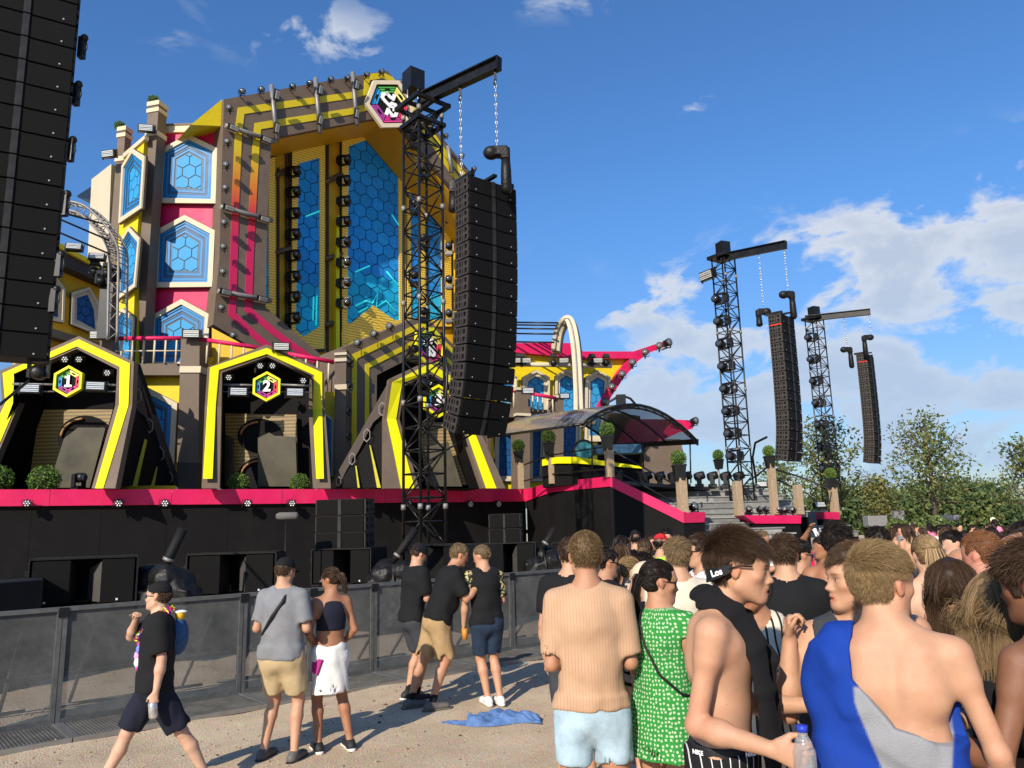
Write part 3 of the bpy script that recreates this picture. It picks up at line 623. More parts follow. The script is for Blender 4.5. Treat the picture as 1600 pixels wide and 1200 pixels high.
# ---------------------------------------------------------------- THE BIG ARCH
FP = Plane(at(350, 155, 33.5), 42.0)
arch = thing('main_arch', 'huge gabled stage arch in brown with yellow and pink stripes', 'stage arch', Vector((FP.hit(350, 700).x, FP.hit(350, 700).y, 3.4)))
GZ0 = FP.hit(372, 375).z; GZ1 = FP.hit(372, 228).z; GRAD = grad_mat()
fo = pp(FP, [(333, 507), (343, 400), (346, 280), (350, 155), (605, 110), (797, 345), (799, 500), (797, 760)])
fi = pp(FP, [(500, 600), (415, 480), (418, 330), (424, 216), (612, 180), (757, 355), (760, 500), (762, 760)])
band('frame', fo, fi, -FP.n*3.2, BRN, arch)
fq = [(q_-0*FP.n) for q_ in fi]; cq = sum(fi, Vector((0, 0, 0)))/len(fi); fl2 = [q_+(cq-q_).normalized()*.05 for q_ in fi]; band('lining', [q_-FP.n*.35 for q_ in fi], [q_-FP.n*.35 for q_ in fl2], -FP.n*2.7, YELD, arch)
m = MB(); m.prism(pp(FP, [(333, 507), (415, 480), (457, 517), (500, 553), (505, 600), (440, 570)], .001), -FP.n*2.0); obj('frame_foot', m, BRN, arch)
stripe('stripe', FP, [(600, 117), (574, 121), (573, 143), (548, 149), (377, 173), (373, 205), (368, 320), (366, 400), (363, 491), (396, 522), (425, 546)], .34, .03, GRAD, arch)
stripe('stripe', FP, [(590, 163), (548, 174), (403, 197), (400, 232), (395, 320), (391, 400), (388, 484), (430, 520), (492, 565)], .34, .03, GRAD, arch)
stripe('stripe', FP, [(597, 117), (612, 124), (650, 172), (697, 241), (742, 293), (792, 350)], .36, .03, GRAD, arch)
stripe('stripe', FP, [(625, 160), (664, 205), (702, 262), (745, 320)], .36, .03, GRAD, arch)
m = MB(); m.prism(pp(FP, [(298, 195), (347, 155), (346, 197)], -.3), -FP.n*2); obj('side_gable', m, YEL, arch)
for (a, b) in (((424, 133), (433, 219)), ((493, 122), (500, 208)), ((551, 113), (558, 196))):
    P, Q = FP.hit(*a, .22), FP.hit(*b, .22); m = MB(); m.tube([P, Q], .13, 4); obj('cross_bar', m, GREY, arch)
for (a, b) in (((352, 196), (432, 222)), ((344, 323), (426, 345)), ((340, 455), (424, 470))):
    P, Q = FP.hit(*a, .22), FP.hit(*b, .22); m = MB(); m.tube([P, Q], .13, 4); obj('cross_bar', m, GREY, arch)
for P_, Q_ in (((700, 228), (706, 270)), ((745, 292), (752, 330))):
    m = MB(); m.tube([FP.hit(*P_, .22), FP.hit(*Q_, .22)], .13, 4); obj('cross_bar', m, GREY, arch)
for x, y in ((365, 200), (416, 218), (358, 325), (413, 342), (353, 456), (410, 467)):
    strobe(FP.hit(x, y, .62), (.75, -.6, -.35), 1.05, 'strobe on the left leg of the big arch', 'strobes on the left leg of the arch')
for x, y in ((432, 148), (432, 200), (500, 140), (500, 187), (557, 132), (557, 177)):
    strobe(FP.hit(x, y, .6), (.75, -.6, -.35), 1.0, 'upright strobe on the top beam of the arch', 'strobes on the top beam of the arch', R(85))
g = 'round lamps along the edge of the big arch'
for x, y in ((378, 143), (408, 140), (457, 135), (484, 130), (517, 124), (543, 122), (573, 117), (596, 112), (625, 128), (696, 212), (721, 243), (740, 264), (762, 290)):
    spot(FP.hit(x, y, .3), FP.n+Vector((0, 0, -.25)), 1.15, 'small round lamp on the top edge of the big arch', g)
g2 = 'round lamps up the left leg of the arch'
for x, y in ((359, 169), (356, 222), (354, 258), (353, 294), (351, 348), (350, 386), (349, 425), (348, 424), (347, 481), (365, 524))[:]:
    if (x, y) == (348, 424): continue
    spot(FP.hit(x, y, .45), FP.n*1.0+Vector((-.5, -.2, -.1)), 1.2, 'small round lamp up the left leg of the arch', g2)
for x, y in ((799, 387), (799, 413), (800, 440), (799, 479), (797, 513), (797, 565)):
    spot(FP.hit(x, y, .2), (.6, -.8, 0), 1.6, 'round lamp on the right edge of the big arch', 'lamps on the right edge of the arch')
# back wall with the LED screens
BP = Plane(FP.at(0, 0, -3.3), 42.0)
bw = thing('screen_wall', 'ochre wall with tall blue screens set back inside the big arch', 'stage wall', Vector((BP.hit(500, 700).x, BP.hit(500, 700).y, 3.4)))
m = MB(); m.prism(pp(BP, [(405, 190), (610, 140), (770, 330), (800, 420), (800, 760), (405, 760)], 0), -BP.n*.4); obj('wall', m, YELD, bw)
LEDY = bpy.data.materials.new('led_yellow'); LEDY.use_nodes = True
def led_lines(m, c1, c2, sc, emit):
    n = m.node_tree; p = n.nodes['Principled BSDF']; p.inputs['Roughness'].default_value = .4
    g = N(n, 'ShaderNodeTexCoord'); s = N(n, 'ShaderNodeSeparateXYZ'); L(n, g.outputs['Object'], s.inputs[0])
    wv = mth(n, 'SINE', mth(n, 'MULTIPLY', s.outputs[2], sc)); no = N(n, 'ShaderNodeTexNoise', i_Scale=26.0, i_Detail=3.0); L(n, g.outputs['Object'], no.inputs['Vector'])
    f = mth(n, 'ADD', mth(n, 'MULTIPLY', wv, .32), mth(n, 'MULTIPLY', no.outputs[0], 1.0), clamp=True)
    mxx = N(n, 'ShaderNodeMixRGB'); L(n, f, mxx.inputs[0]); mxx.inputs[1].default_value = (*c1, 1); mxx.inputs[2].default_value = (*c2, 1); L(n, mxx.outputs[0], p.inputs['Base Color']); L(n, mxx.outputs[0], p.inputs['Emission Color']); p.inputs['Emission Strength'].default_value = emit
led_lines(LEDY, (.28, .16, .02), (.80, .58, .06), 42.0, .12)
HEXM = mat('screen_blue', (1, 1, 1), .35, var=.25, scale=5, attr='tint', emit=(.0, .10, .25), estr=.25)
GLOW = mat('screen_cyan_line', (.05, .6, .65), .4, emit=(.02, .55, .55), estr=.55)
def hexscreen(px, frame, s, seed, lines=()):
    m = MB(); m.ring(pp(BP, frame, .25), pp(BP, px, .25), -BP.n*.2); scr = obj('led_frame', m, LEDY, bw)
    m = MB(); c = Vector((0, 0, 0)); pf = pp(BP, frame, .20); cc = sum(pf, Vector((0, 0, 0)))/len(pf); m.ring(shrink(pf, cc, 1.03), shrink(pf, cc, .995), -BP.n*.2); obj('frame_edge', m, BRND, bw)
    m = MB(); m.prism(pp(BP, px, .10), -BP.n*.08); obj('screen_backing', m, mat('screen_dark', (.01, .03, .06), .5), scr)
    W_ = [BP.uz(x, y, .16) for x, y in px]; ar = sum(W_[k-1][0]*W_[k][1]-W_[k][0]*W_[k-1][1] for k in range(len(W_)))
    if ar < 0: W_ = W_[::-1]
    u0, u1 = min(a for a, b in W_), max(a for a, b in W_); z0, z1 = min(b for a, b in W_), max(b for a, b in W_)
    m = MB(); cols = []; rr = random.Random(seed)
    for j in range(int((z1-z0)/(1.5*s))+2):
        for i in range(int((u1-u0)/(1.732*s))+2):
            hu = u0+(i+(j % 2)*.5)*s*1.732; hz = z0+j*1.5*s
            cl = clip_poly([(hu+s*.94*math.sin(R(60*k)), hz-s*.94*math.cos(R(60*k))) for k in range(6)], W_)
            if len(cl) < 3: continue
            f0 = len(m.f); m.prism([BP.at(u, z, .15) for u, z in cl], -BP.n*.02)
            t = (hz-z0)/(z1-z0); v = rr.uniform(.75, 1.15); g_ = max(0, math.sin(hu*1.3+hz*.9+seed)*.5+rr.uniform(-.2, .3))
            c_ = (.015*v, (.17+.16*g_*(1-t))*v, (.52+.12*g_*(1-t))*v)
            if t < .28: c_ = (.01, c_[1]+.14*v, c_[2])
            cols += [c_]*(len(m.f)-f0)
    o = obj('screen_cell', m, HEXM, scr); o['kind'] = 'stuff'
    at_ = o.data.color_attributes.new('tint', 'FLOAT_COLOR', 'CORNER'); arr = []
    for p, c_ in zip(o.data.polygons, cols): arr += [*c_, 1]*p.loop_total
    at_.data.foreach_set('color', arr)
    for ln in lines:
        m = MB(); m.tube(pp(BP, ln, .19), .045, 4); obj('glowing_line', m, GLOW, scr)
hexscreen([(467, 255), (500, 246), (500, 510), (474, 526), (462, 515)], [(457, 235), (508, 222), (507, 545), (480, 545), (456, 518)], .44, 1, [[(478, 338), (499, 330)], [(490, 464), (489, 500)], [(495, 462), (494, 508)]])
hexscreen([(545, 228), (573, 218), (600, 230), (623, 258), (625, 500), (543, 505)], [(535, 212), (580, 199), (602, 208), (633, 254), (634, 530), (535, 532)], .46, 2,
          [[(555, 425), (578, 415)], [(612, 335), (623, 352)], [(604, 424), (622, 446)], [(555, 478), (572, 470), (582, 474), (590, 458), (588, 480), (603, 470), (618, 486)], [(560, 488), (575, 480)]])
hexscreen([(642, 300), (656, 296), (657, 500), (642, 500)], [(637, 280), (664, 276), (664, 510), (637, 510)], .46, 3)
hexscreen([(668, 330), (690, 345), (691, 500), (668, 500)], [(665, 310), (704, 325), (706, 510), (665, 510)], .46, 5)
hexscreen([(414, 265), (420, 263), (421, 470), (414, 478)], [(414, 250), (430, 245), (431, 492), (414, 492)], .44, 4)
for k in range(4):
    m = MB(); m.prism(pp(BP, [(535, 545-k*9+8), (583, 500-k*7+8), (634, 540-k*9+8), (634, 533-k*9+6), (583, 493-k*7+5), (535, 538-k*9+6)], .27+.03*k), -BP.n*.1); obj('chevron', m, LEDY, bw)
for k in range(3):
    m = MB(); m.prism(pp(BP, [(470, 540+k*8), (506, 519+k*7), (506, 513+k*7), (464, 535+k*8)], .2+.03*k), -BP.n*.1); obj('chevron', m, LEDY, bw)
for a, b in (((430, 275), (455, 262)), ((430, 396), (455, 387)), ((508, 285), (535, 272)), ((508, 405), (535, 396)), ((508, 508), (528, 503))):
    m = MB(); m.tube([BP.hit(*a, .2), BP.hit(*b, .2)], .14, 4); obj('cross_bar', m, BRN, bw)
m = MB(); m.prism(pp(BP, [(526, 340), (530, 335), (531, 545), (525, 545)], .5), -BP.n*.3); obj('yellow_strip', m, YELB, bw)
m = MB(); m.prism(pp(BP, [(508, 556), (531, 543), (560, 530), (560, 536), (530, 550), (508, 561)], .7), -BP.n*.5); obj('yellow_strip', m, YELB, bw)
for x, y0, y1, mt in ((447, 240, 560, BRND), (452, 232, 560, BRND), (511, 215, 550, BRND), (532, 210, 545, BRND), (434, 262, 560, BRND)):
    m = MB(); m.prism(pp(BP, [(x, y0), (x+3, y0-1), (x+3, y1), (x, y1)], .12), -BP.n*.1); obj('mullion', m, mt, bw)
for i, (x, ys, D) in enumerate(((464, (268, 300, 333, 366, 399, 432, 464, 497), 0), (543, (250, 282, 314, 346, 378, 410, 442, 473), 0), (702, (280, 335, 385, 437, 490, 543, 590, 640), 0))):
    for y in ys:
        mover(BP.hit(x, y, 1.0), (-.15, -1, 0), .2, 1.15, ['moving head in the column beside the narrow blue screen', 'moving head in the column beside the widest blue screen', 'moving head right of the near truss tower'][i], ['moving heads left column', 'moving heads middle column', 'moving heads right column'][i], side=R(90) if i != 2 else 0)
# ---------------------------------------------------------------- medallions
SEGC = [mat('seg_yellow', (.85, .78, .2), .4), mat('seg_red', (.75, .05, .10), .4), mat('seg_magenta', (.62, .04, .25), .4), mat('seg_violet', (.36, .05, .30), .4), mat('seg_blue', (.03, .28, .6), .4), mat('seg_green', (.08, .38, .06), .4)]
def text_mesh(s):
    cu = bpy.data.curves.new('glyph', 'FONT'); cu.body = s; cu.size = 1; cu.extrude = .03; cu.offset = .035; cu.align_x = 'CENTER'; cu.align_y = 'CENTER'; cu.resolution_u = 3
    o = bpy.data.objects.new('glyph', cu); COL.objects.link(o); dg = bpy.context.evaluated_depsgraph_get(); me = bpy.data.meshes.new_from_object(o.evaluated_get(dg)); bpy.data.objects.remove(o); return me
def medallion(c, u, n, r, label, outer, glyph=None, sy=1.0, sw=1.0, rot=0):
    u = Vector(u).normalized(); n = Vector(n).normalized(); v = n.cross(u)*-1.0
    if v.z < 0: v = -v
    def hx(k, o): return [c+u*(math.sin(R(60*i+rot))*r*k*sw)+v*(math.cos(R(60*i+rot))*r*k*sy)+n*o for i in range(6)]
    t = thing('medallion', label, 'sign', c-Vector((0, 0, r)))
    m = MB(); m.ring(hx(1, .12), hx(.83, .12), -n*.2); obj('rim', m, outer, t)
    m = MB(); m.prism(hx(.845, .0), -n*.06); obj('plate', m, BLK, t)
    for i in range(6):
        for a, b in ((.76, .69), (.66, .60), (.57, .50)):
            A, B = hx(a, .03), hx(b, .03); j = (i+1) % 6
            m = MB(); m.prism([A[i].lerp(A[j], .03), A[i].lerp(A[j], .97), B[i].lerp(B[j], .97), B[i].lerp(B[j], .03)], -n*.03)
            obj('segment', m, SEGC[i], t)
        A, B = hx(.72, .05), hx(.55, .05); j = (i+1) % 6; mm = (A[i]+A[j]+B[i]+B[j])/4; d = (A[j]-A[i]).normalized(); q = (A[i]+A[j])/2-(B[i]+B[j])/2
        m = MB(); m.prism([mm-d*r*.13-q*.3, mm-d*r*.05+q*.28, mm+d*r*.05+q*.28, mm+d*r*.13-q*.3], -n*.04); obj('notch', m, BLK, t)
    M_ = Matrix((u, v, n)).transposed()
    if glyph and glyph != 'logo':
        me = text_mesh(glyph); me.materials.clear(); me.materials.append(WHT); me.transform((M_.to_4x4() @ Matrix.Scale(r*.98, 4))); 
        o = inst('numeral', me, t, loc=(c+n*.07)-ORG[t.name])
        if glyph == '1':
            m = MB()
            for (x0, x1, y0, y1) in ((-.20, .24, -.36, -.22), (-.22, .04, .20, .32)): m.prism([c+u*a*r+v*b*r+n*.09 for a, b in ((x0, y0), (x1, y0), (x1, y1), (x0, y1))], -n*.05)
            obj('numeral_serif', m, WHT, t)
    elif glyph:
        def strip(pts, w_):
            m = MB()
            for kk, (a, b) in enumerate(zip(pts[:-1], pts[1:])):
                A = Vector((a[0], a[1], 0)); B = Vector((b[0], b[1], 0)); d = (B-A).normalized(); s_ = Vector((-d.y, d.x, 0))*w_; e = d*w_*.75
                q = [A-e+s_, B+e+s_, B+e-s_, A-e-s_]; m.prism([c+(u*(p.x-.05)+v*(p.y+.06))*r*.66+n*(.07+.004*(kk % 2)+w_*.06) for p in q], -n*.05)
            return m
        obj('logo_stroke', strip([(.10, .52), (.10, .28), (-.10, .32), (-.30, .42)], .085), WHT, t)
        obj('logo_stroke', strip([(-.28, .40), (-.46, .26), (-.44, .05), (-.26, -.05), (.0, -.16), (.12, .02), (.30, .04), (.46, -.10), (.50, -.30), (.50, -.52), (.36, -.62), (.14, -.50), (.04, -.42), (.04, -.70)], .085), WHT, t)
        obj('logo_stroke', strip([(.08, -.22), (.26, -.14), (.34, -.30)], .06), WHT, t)
    return t
medallion(FP.hit(609, 163, .55), Vector((.80, .0, -.28)) + FP.u*.0 + Vector((0, .45, 0)), FP.n+Vector((.0, 0, -.12)), 1.62, 'big hexagonal emblem with a white twisted logo at the peak of the arch', CRM, 'logo', 1.0, .92)
# ---------------------------------------------------------------- PINK TOWER (left of the arch)
TA = Plane(at(345, 205, 34.3), -4.0)
tw = thing('pink_tower', 'tall pink and yellow tower with stacked blue windows left of the arch', 'tower', Vector((TA.hit(290, 700).x, TA.hit(290, 700).y+1, 3.4)))
m = MB(); m.prism(pp(TA, [(247, 200), (346, 196), (343, 400), (332, 520), (329, 600), (222, 600), (236, 400)]), Vector((-.5, 2.5, 0))); obj('pink_wall', m, PNK, tw)
m = MB(); m.prism(pp(TA, [(250, 196), (348, 193), (348, 204), (250, 207)], .12), Vector((0, .3, 0))); obj('cornice', m, CRM, tw)
m = MB(); m.prism(pp(TA, [(250, 193.5), (348, 190.5), (348, 193.4), (250, 196)], .16), Vector((0, .5, 0))); obj('cornice_edge', m, BRN, tw)
for px in ([(246, 318), (338, 319), (341, 233), (296, 211), (251, 235)], [(239, 450), (333, 449), (337, 361), (290, 337), (243, 362)], [(233, 574), (325, 574), (329, 492), (285, 468), (236, 495)]):
    window(TA, px, tw)
TB = Plane(at(222, 215, 33.6), -43.0)
m = MB(); m.prism(pp(TB, [(184, 246), (226, 212), (212, 400), (206, 600), (176, 600), (182, 400)]), Vector((.6, 1.8, 0))); obj('yellow_wall', m, YEL, tw)
m = MB(); m.prism(pp(TB, [(192, 240), (226, 211), (226, 217), (192, 247)], .1), Vector((.1, .2, 0))); obj('cornice', m, CRM, tw)
for px in ([(188, 350), (224, 326), (229, 245), (209.5, 233), (193, 260)], [(186, 469), (214, 449), (221, 373), (204, 355), (190, 379)], [(180, 575), (208, 572), (212, 496), (194, 482), (184, 497)]):
    window(TB, px, tw)
def pillar(x0, x1, xb0, xb1, y0, y1, D, name='pillar', caps=(), lab=None):
    c0 = at((x0+x1)/2, y0, D); c1 = at((xb0+xb1)/2, y1, D); w_ = (x1-x0)/F*D*.78; m = MB(); rot = Matrix.Rotation(R(-14), 3, 'Z')
    m.box(((c0.x+c1.x)/2, D+.1, (c0.z+c1.z)/2), (w_, w_, c0.z-c1.z), rot); p = obj(name, m, BRN, tw, lab)
    for yc, h in caps:
        z = at((x0+x1)/2, yc, D).z; m = MB(); m.box(((c0.x+c1.x)/2, D+.1, z), (w_+.09, w_+.09, h), rot); obj('cream_band', m, CRM, p)
    return c0
c0 = pillar(225, 252, 208, 240, 165, 600, 33.75, caps=((165, .22), (175.5, .2), (212, .25)))
topiary(Vector((c0.x, 33.85, c0.z+.28)), .3, 'round clipped ball on top of the tall tower pillar')
c0 = pillar(176, 195, 164, 184, 203, 600, 35.2, caps=((203, .22), (213, .2), (250, .25)))
topiary(Vector((c0.x, 35.3, c0.z+.24)), .27, 'round clipped ball on top of the outer, lower tower pillar')
TC = Plane(at(172, 257, 36.0), -50.0)
m = MB(); m.prism(pp(TC, [(143, 280), (174, 256), (168, 420), (164, 600), (132, 600), (136, 420)]), Vector((.5, 1.5, 0))); obj('cream_wing', m, CRM, tw)
m = MB()
a, b = TC.hit(142, 292), TC.hit(121, 305)
m.prism([a, b, b+Vector((0, 0, -.12)), TC.hit(142, 312)], Vector((.3, 1.2, 0))); obj('roof_bracket', m, BLKM, tw)
strobe(at(229, 201, 33.2), (.2, -1, -.15), 1.45, 'square flood light near the top of the tall tower pillar'); strobe(at(171, 241, 34.4), (-.2, -1, -.2), 1.5, 'square flood light near the top of the outer tower pillar')
# lower yellow wall between the portals, terrace with railing
LW_ = Plane(at(280, 600, 29.8), 8.0)
m = MB(); m.prism(pp(LW_, [(120, 585), (283, 585), (278, 765), (120, 765)]), Vector((0, .4, 0))); lw = thing('terrace_wall', 'yellow wall with a blue window between portals one and two, below the terrace', 'wall', LW_.at(0, 3.4)); obj('yellow_wall', m, YEL, lw)
window(LW_, [(175, 732), (272.5, 732), (278, 630), (224, 603), (176, 628)], lw, kind='mid')
m = MB(); m.prism(pp(LW_, [(180, 568), (286, 568), (286, 586), (180, 586)], .5), Vector((0, .8, 0))); obj('terrace_edge', m, BRN, lw)
m = MB(); m.prism(pp(LW_, [(283, 527), (312, 529), (309, 765), (275, 765)], .75), Vector((.1, .9, 0))); cp = obj('corner_pier', m, BRN, lw)
m = MB(); m.prism(pp(LW_, [(281, 572), (314, 572), (313, 582), (280, 582)], .8), Vector((.1, 1, 0))); obj('cream_band', m, CRM, cp)
m = MB(); m.prism(pp(LW_, [(276, 722), (310, 723), (309, 765), (275, 765)], .80), Vector((.1, 1, 0))); obj('dark_plinth', m, BRND, cp)
m = MB(); m.prism(pp(LW_, [(312, 560), (330, 558), (322, 765), (309, 765)], .1), Vector((0, .3, 0))); obj('ochre_wall', m, YELD, lw)
m = MB(); m.prism(pp(LW_, [(331, 512), (383, 540), (470, 562), (470, 578), (331, 578)], -.3), Vector((0, .3, 0))); obj('ochre_wall', m, YELD, lw)
def railing(a, b, n, z0, z1, label, D0, D1, mid=True):
    """a,b px of the rail top; z: px heights of baluster foot"""
    A, B = at(*a, D0), at(*b, D1); t = thing('railing', label, 'railing', (A.x, A.y, at(a[0], z0, D0).z))
    m = MB(); m.tube([A, B], .09, 6); obj('top_rail', m, PNK, t)
    A2, B2 = at(a[0], z0, D0), at(b[0], z1, D1)
    bl = MB(); bl.tube([Vector((0, 0, 0)), Vector((0, 0, 1))], .04, 6); me = bl.mesh('baluster', CRM)
    for k in range(n):
        s = (k+.5)/n; p = A2.lerp(B2, s); q = A.lerp(B, s); inst('baluster', me, t, loc=p-ORG[t.name], sc=(1, 1, (q.z-p.z)))
    if mid:
        m = MB(); m.tube([A.lerp(A2, .5), B.lerp(B2, .5)], .03, 6); obj('mid_rail', m, CRM, t)
railing((180, 529), (283, 528.5), 6, 568, 568, 'cream railing with a pink rail in front of the lowest tower window', 29.2, 29.2)
railing((313, 530), (408, 544), 5, 566, 584, 'pink railed terrace railing in shade above portal two', 29.2, 29.6, False)
railing((450, 553), (522, 566), 4, 592, 598, 'short railing right of the top of portal two', 29.8, 30.4, False)
strobe(at(300, 522, 28.9), (.15, -1, -.1), 1.4, 'flood light on the corner pier of the terrace'); strobe(at(155, 524, 29.5), (.15, -1, -.1), 1.4, 'flood light above the right eave of portal one'); strobe(at(440, 542, 28), (.25, -1, -.1), 1.3, 'flood light standing on the roof of portal two')
# right of portal two
m = MB(); RW_ = Plane(at(523, 560, 30.4), 20.0); t = thing('inner_wall', 'narrow strip of wall with pier right of portal two', 'wall', RW_.at(0, 3.4))
m.prism(pp(RW_, [(505, 612), (524, 612), (524, 765), (505, 765)]), Vector((0, .4, 0))); obj('yellow_wall', m, YEL, t)
m = MB(); m.prism(pp(RW_, [(523, 547), (541, 545), (539, 765), (522, 765)], .5), Vector((0, 1.2, 0))); cp = obj('pier', m, BRN, t)
for y0, y1 in ((551, 555), (560, 565), (601, 609)):
    m = MB(); m.prism(pp(RW_, [(522.5, y0), (541.5, y0-1), (541.5, y1-1), (522.5, y1)], .56), Vector((0, 1.3, 0))); obj('cream_band', m, CRM, cp)
window(RW_, [(480, 745), (520, 745), (521, 655), (500, 640), (480, 652)], t, kind='mid')
# ---------------------------------------------------------------- inner arch in front of the screens
AP = Plane(at(533, 545, 30.6), 45.0)
t = thing('inner_arch', 'smaller brown arch with two yellow stripes standing before the screens', 'stage arch', Vector((AP.hit(600, 765).x, AP.hit(600, 765).y, 3.4)))
band('frame', pp(AP, [(529, 765), (532, 545), (663, 492), (758, 590), (762, 765)]), pp(AP, [(586, 765), (589, 586), (664, 548), (728, 605), (735, 765)]), -AP.n*1.6, BRN, t)
stripe('stripe', AP, [(553, 765), (554, 557), (662, 506), (745, 585), (752, 765)], .24, .03, YEL, t); stripe('stripe', AP, [(573, 765), (574, 572), (663, 528), (735, 596), (741, 765)], .20, .03, YEL, t)
for x, y, in ((548, 565), (547, 602), (545, 641), (545, 680), (562, 536), (588, 522), (612, 510)):
    spot(AP.hit(x-2, y, .35), (-.3, -1, -.05), 1.25, 'round lamp on the smaller striped arch', 'round lamps of the smaller arch')
m = MB(); m.prism(pp(AP, [(586, 765), (586, 575), (664, 540), (735, 600), (735, 765)], -1.4), -AP.n*.3); obj('dark_backdrop', m, BLK, t)
medallion(AP.hit(671, 543, .3), AP.u+Vector((0, 0, -.15)), AP.n, .95, 'hexagonal emblem with a white logo on the smaller arch', YELB, 'logo')
# ---------------------------------------------------------------- PORTALS 1, 2, 3
DIMLED = bpy.data.materials.new('dim_led'); DIMLED.use_nodes = True; led_lines(DIMLED, (.05, .030, .010), (.30, .20, .055), 46.0, .05)
def portal(num, D, lean, bO, yO, yI, bI, back, loc_px, label, wing=None, dx=0.0):
    """outline polylines; D depth at the top; the legs below the elbow lean forward by lean"""
    def P(pts, off):
        out = []
        for i, (x, y) in enumerate(pts):
            k = 0 if y < 600 else (.0 if y < 680 else 1.0); k2 = -.25 if 600 <= y < 680 else 0
            Dd = D+dx*(x-loc_px)/100.0-lean*k-.35*k2 - off; out.append(at(x, y, Dd))
        return out
    b0 = at(loc_px, 763, D-lean); t = thing('portal', label, 'portal', (b0.x, b0.y, 3.4)); bk = Vector(back)
    band('frame', P(bO, 0), P(bI, 0), bk*.32, BRN, t); band('yellow_stripe', P(yO, .05), P(yI, .05), bk*.04, YELB, t)
    return t
def p1(): pass
pt2 = portal(2, 28.0, 1.5, [(315, 763), (320, 634), (324, 574), (417, 538), (507, 580), (508, 640), (517, 763)], [(317, 748), (324, 634), (328, 574), (417, 543.5), (503.5, 582), (503.5, 640), (506, 748)],
             [(332, 748), (337, 634), (342, 578), (417, 553), (490.5, 586), (488.5, 640), (494, 748)], [(343, 763), (346, 636), (347, 582), (417, 557), (484, 589), (482, 641), (489, 763)], (-.25, 1, 0), 417, 'middle portal marked 2 framed in bright yellow', dx=.8)
pt1 = portal(1, 26.5, 1.9, [(-60, 763), (3, 630), (0, 579), (123, 525), (209, 565), (206.5, 633), (180, 763)], [(-52, 763), (8, 630), (4, 583), (123, 530), (203, 568), (200.5, 633), (161, 763)],
             [(-31, 763), (26, 630), (21, 584), (120, 541), (187, 573), (186, 633), (148.5, 763)], [(-26, 763), (30, 630), (25, 586), (120, 545), (183, 577), (180, 633), (143, 763)], (0, 1, 0), 110, 'left portal marked 1 with leaning yellow legs', dx=-.7)
pt3 = portal(3, 28.6, 1.4, [(600, 763), (600, 655), (608, 592), (672, 562), (742, 604), (742, 655), (790, 763)], [(627, 763), (605, 655), (613, 597), (672, 568), (737, 606), (734, 655), (776, 763)],
             [(648, 763), (619, 655), (628, 600), (672, 580), (724, 610), (722, 655), (760, 763)], [(655, 763), (624, 655), (632, 603), (672, 584), (720, 613), (717, 655), (754, 763)], (-.4, 1, 0), 672, 'right portal marked 3 half hidden by the near truss tower', dx=1.3)
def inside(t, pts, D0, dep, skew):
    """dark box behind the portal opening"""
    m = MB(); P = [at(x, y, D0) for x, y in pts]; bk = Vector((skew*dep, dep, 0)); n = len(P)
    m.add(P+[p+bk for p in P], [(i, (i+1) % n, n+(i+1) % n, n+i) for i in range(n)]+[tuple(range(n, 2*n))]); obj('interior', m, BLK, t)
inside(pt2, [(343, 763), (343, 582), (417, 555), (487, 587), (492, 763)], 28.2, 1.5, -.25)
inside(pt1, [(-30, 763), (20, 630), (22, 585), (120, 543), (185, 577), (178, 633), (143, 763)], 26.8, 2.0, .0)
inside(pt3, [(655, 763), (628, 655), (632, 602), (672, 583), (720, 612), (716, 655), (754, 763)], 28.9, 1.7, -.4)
PANEL = mat('grey_gloss_panel', (.050, .041, .020), .4, var=.35, scale=1.2, coat=.1)
def ledback(t, pts, D, mt=DIMLED, nm='led_wall', th=.1):
    m = MB(); m.prism([at(x, y, D) for x, y in pts], Vector((0, th, 0))); return obj(nm, m, mt, t)
ledback(pt2, [(352, 758), (352, 646), (463, 648), (465, 758)], 29.4)
ledback(pt1, [(62, 640), (180, 640), (150, 758), (45, 758), (50, 720)], 28.6)
ledback(pt3, [(665, 758), (655, 660), (710, 660), (735, 758)], 30.4)
def disc(t, px, py, rx, ry, D, mt, nm, th=.06, D2=None):
    m = MB(); m.prism([at(px+rx*math.cos(a*math.pi/12), py+ry*math.sin(a*math.pi/12), D) for a in range(24)], Vector((0, th, 0))); return obj(nm, m, mt, t)
DISCHL = mat('disc_highlight_paint', (.30, .15, .05), .5, var=.5, scale=12)
for (t, x, y, rx, ry, D) in ((pt2, 406, 681, 34, 26, 29.3), (pt2, 408, 740, 34, 24, 29.3), (pt1, 133, 685, 42, 35, 28.4)):
    disc(t, x, y, rx+1, ry+1, D, BLK, 'dark_disc')
    m = MB(); pts = [at(x+(rx-4)*math.cos(a), y+(ry-4)*math.sin(a), D-.08) for a in np.linspace(R(185), R(265), 10)]; m.tube(pts, .05, 5); obj('disc_highlight', m, DISCHL, t)  # brown arc painted on each dark disc as its highlight
ledback(pt2, [(403, 760), (403, 684), (414, 679), (421, 676), (429, 681), (462, 682), (464, 760)], 29.0, PANEL, 'grey_panel')
ledback(pt2, [(350, 760), (352, 678), (364, 684), (365, 760)], 29.0, PANEL, 'grey_panel')
ledback(pt1, [(75, 762), (100, 685), (122, 668), (165, 668), (140, 762)], 27.6, PANEL, 'grey_panel')
ledback(pt3, [(668, 760), (662, 700), (700, 690), (722, 760)], 29.6, PANEL, 'grey_panel')
for (t, xs, y, D) in ((pt2, ((346, 397), (437, 486)), 602, 27.9), (pt1, ((20, 85), (136, 182)), 601, 26.5)):
    for k, (a, b) in enumerate(xs):
        m = MB(); m.tube([at(a, y-1, D), at(b, y+(1 if k else 0), D)], .045, 6); m.tube([at(a, y+10, D), at(b, y+11, D)], .03, 6); obj('lamp_bar', m, GREY, t)
